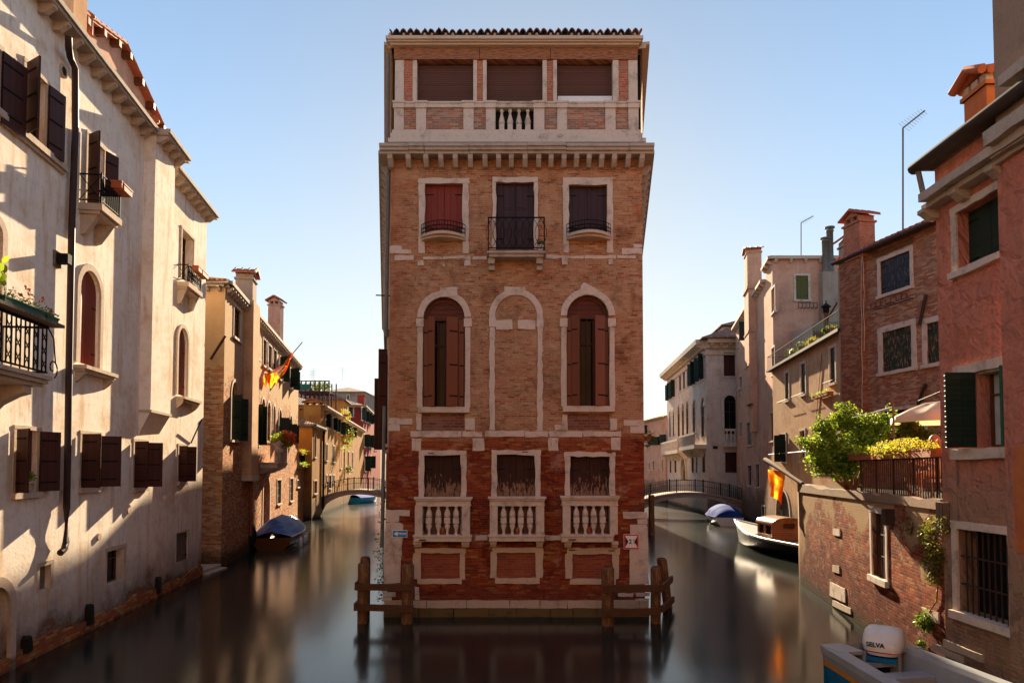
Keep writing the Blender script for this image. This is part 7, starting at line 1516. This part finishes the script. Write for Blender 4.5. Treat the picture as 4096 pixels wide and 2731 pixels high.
# outboard engine
mb=MB(); ec=TFm.P(W_*.7,0,.22)
def sect(x0,x1,w,z,c=.35):
    x0,x1,w,z=x0*.9,x1*.9,w*.88,zb+(z-zb)*.85; q=[]
    for k in range(16):
        an=2*math.pi*k/16; ca,sa=math.cos(an),math.sin(an); px=(abs(ca)**.6)*(1 if ca>0 else -1); py=(abs(sa)**.6)*(1 if sa>0 else -1); q.append(Vector((ec.x+w*px,ec.y+(x0+x1)/2+(x1-x0)/2*py,z)))
    return q
zb=.74; prof=[(-.42,.3,.3,zb),(-.44,.33,.36,zb+.08),(-.42,.34,.39,zb+.2),(-.36,.33,.385,zb+.34),(-.26,.3,.36,zb+.46),(-.14,.22,.29,zb+.53),(-.05,.1,.15,zb+.555)]
rw=[sect(a,b,w,z) for a,b,w,z in prof]
th=R(-38); Rm=Matrix.Translation(Vector((ec.x,ec.y,0)))@Matrix.Rotation(th,4,'Z')@Matrix.Translation(Vector((-ec.x,-ec.y,0)))
rw=[[Rm@v for v in q] for q in rw]
mb.grid(rw,lambda i,j:(i,j),0,True,True); mb.face(rw[-1]); mb.face(list(reversed(rw[0]))); E_=mb.build('outboard_engine',M['whull'],t)
mb=MB(); q=[sect(-.4,.28,.3,zb-.01),sect(-.3,.22,.22,zb-.14),sect(-.18,.12,.12,zb-.3),sect(-.16,.1,.09,.1),sect(-.16,.1,.07,-.6)]; q=[[Rm@v for v in s] for s in q]; mb.grid(q,None,0,True,True); mb.build('engine_leg',M['bhull'],E_)
mb=MB(); q=[[Rm@Vector((ec.x+(v.x-ec.x)*1.012,ec.y+(v.y-ec.y)*1.012,v.z)) for v in sect(-.435,.325,.352,z)] for z in (zb+.06,zb+.085)]; mb.grid(q,None,0,True,True); mb.build('red_stripe',M['sred'],E_)
D1=Rm.to_3x3()@Vector((1,0,0)); Fo=Fr(Rm@Vector((ec.x-.1,ec.y-.397,0)),D1)
text_mesh('SELVA',.11,Fo,.02,zb+.19,.005,M['sblack'],E_,bold=.004); text_mesh('40',.08,Fo,.29,zb+.19,-.07,M['sblack'],E_,bold=.003)
mb=MB(); mb.box(Fo,-.25,.35,zb-.1,zb-.03,-.5,.03); mb.build('tiller_bracket',M['mblue'],E_)
m=MB(); m.tube([Vector((6.9,11.0,zg-.3)),Vector((7.0,10.6,zg-.25)),Vector((7.3,10.8,zg-.1)),Vector((7.6,10.4,zg))],.018,5); m.build('mooring_rope',M['wstone'],t)
# right flag on the wall corner
ba=KF.P(*KF.c('R2',1150,408)); tp=atY('R2',890,240,28.5); t=thing('flag','bright orange flag hanging from a stout slanting pole on the canal wall corner','flag',ba); m=MB(); m.tube([ba,ba.lerp(tp,.55),ba.lerp(tp,.9),tp],[.07,.075,.11,.1],8); m.build('pole',M['pile'],t)
ya=ba.lerp(tp,.5).y; pa=ba.lerp(tp,.55); pa2=ba.lerp(tp,.93); m=MB(); rows=[]
A1=atY('R2',1022,322,pa.y); A0=atY('R2',910,308,pa.y+1.0); zlow=atY('R2',960,540,pa.y).z
for i in range(15):
    u=i/14; r_=[]
    for j in range(13):
        v=j/12; p=A0.lerp(A1,v); ln=(A0.z-zlow)*(.78+.22*v); p=p+Vector((.07*math.sin(v*9+u*3)*u+.12*u*(.5-v),.1*math.sin(v*11+u*2),-ln*u)); r_.append(p)
    rows.append(r_)
m.grid(rows,lambda i,j:(j,i),0,True); m.build('cloth',M['orangeflag'],t)
# landing steps by the white house corner
m=MB(); G=Fac(WF.P(WF.L,0,.0).xy,(-12.12,28.6)); 
for k in range(2): m.box(G,.1,G.L-.1,-.5,.06+.13*k,-1.2,.3-.25*k)
o=m.build('water_steps',M['quay']); props(o,'low wet stone steps between the white house and the brick house','steps')
# ================================================================ houses behind the camera (seen only as bounce light and reflections)
BK=Fac((30,-9),(-30,-9))
for i,(x0,x1,z,mt,l) in enumerate(((30,12,14,'tan','pale tan house across the water behind the viewer at the right'),(12,-9,15,'ochre2','yellow house across the water behind the viewer in the middle'),(-9,-30,14,'tan','tan house across the water behind the viewer at the left'))):
    F=Fac((x0,-9-i*.3),(x1,-9-i*.3)); H=thing('canal_house',l,'house',((x0+x1)/2,-14,0))
    for k in range(6):
        for zz in (2,6,10): s=F.L*(k+.5)/6; window(H,F,(s-.5,s+.5,zz,zz+1.8),'open','green',fw=.12,ang=(165,165),leafw=.5)
    finish(H,F,8,z,mt,br=0)

for l,a_,b_ in (('sagging mooring rope from the blue tarped boat to the left wall',Vector((-13.4,35.2,.7)),F2.P(8.6,1.2,.02)),):
    t=thing('mooring_rope',l,'rope',a_); m=MB(); m.tube([a_.lerp(b_,i/8)-Vector((0,0,.25*math.sin(math.pi*i/8))) for i in range(9)],.016,5); m.build('rope_strand',M['wstone'],t)
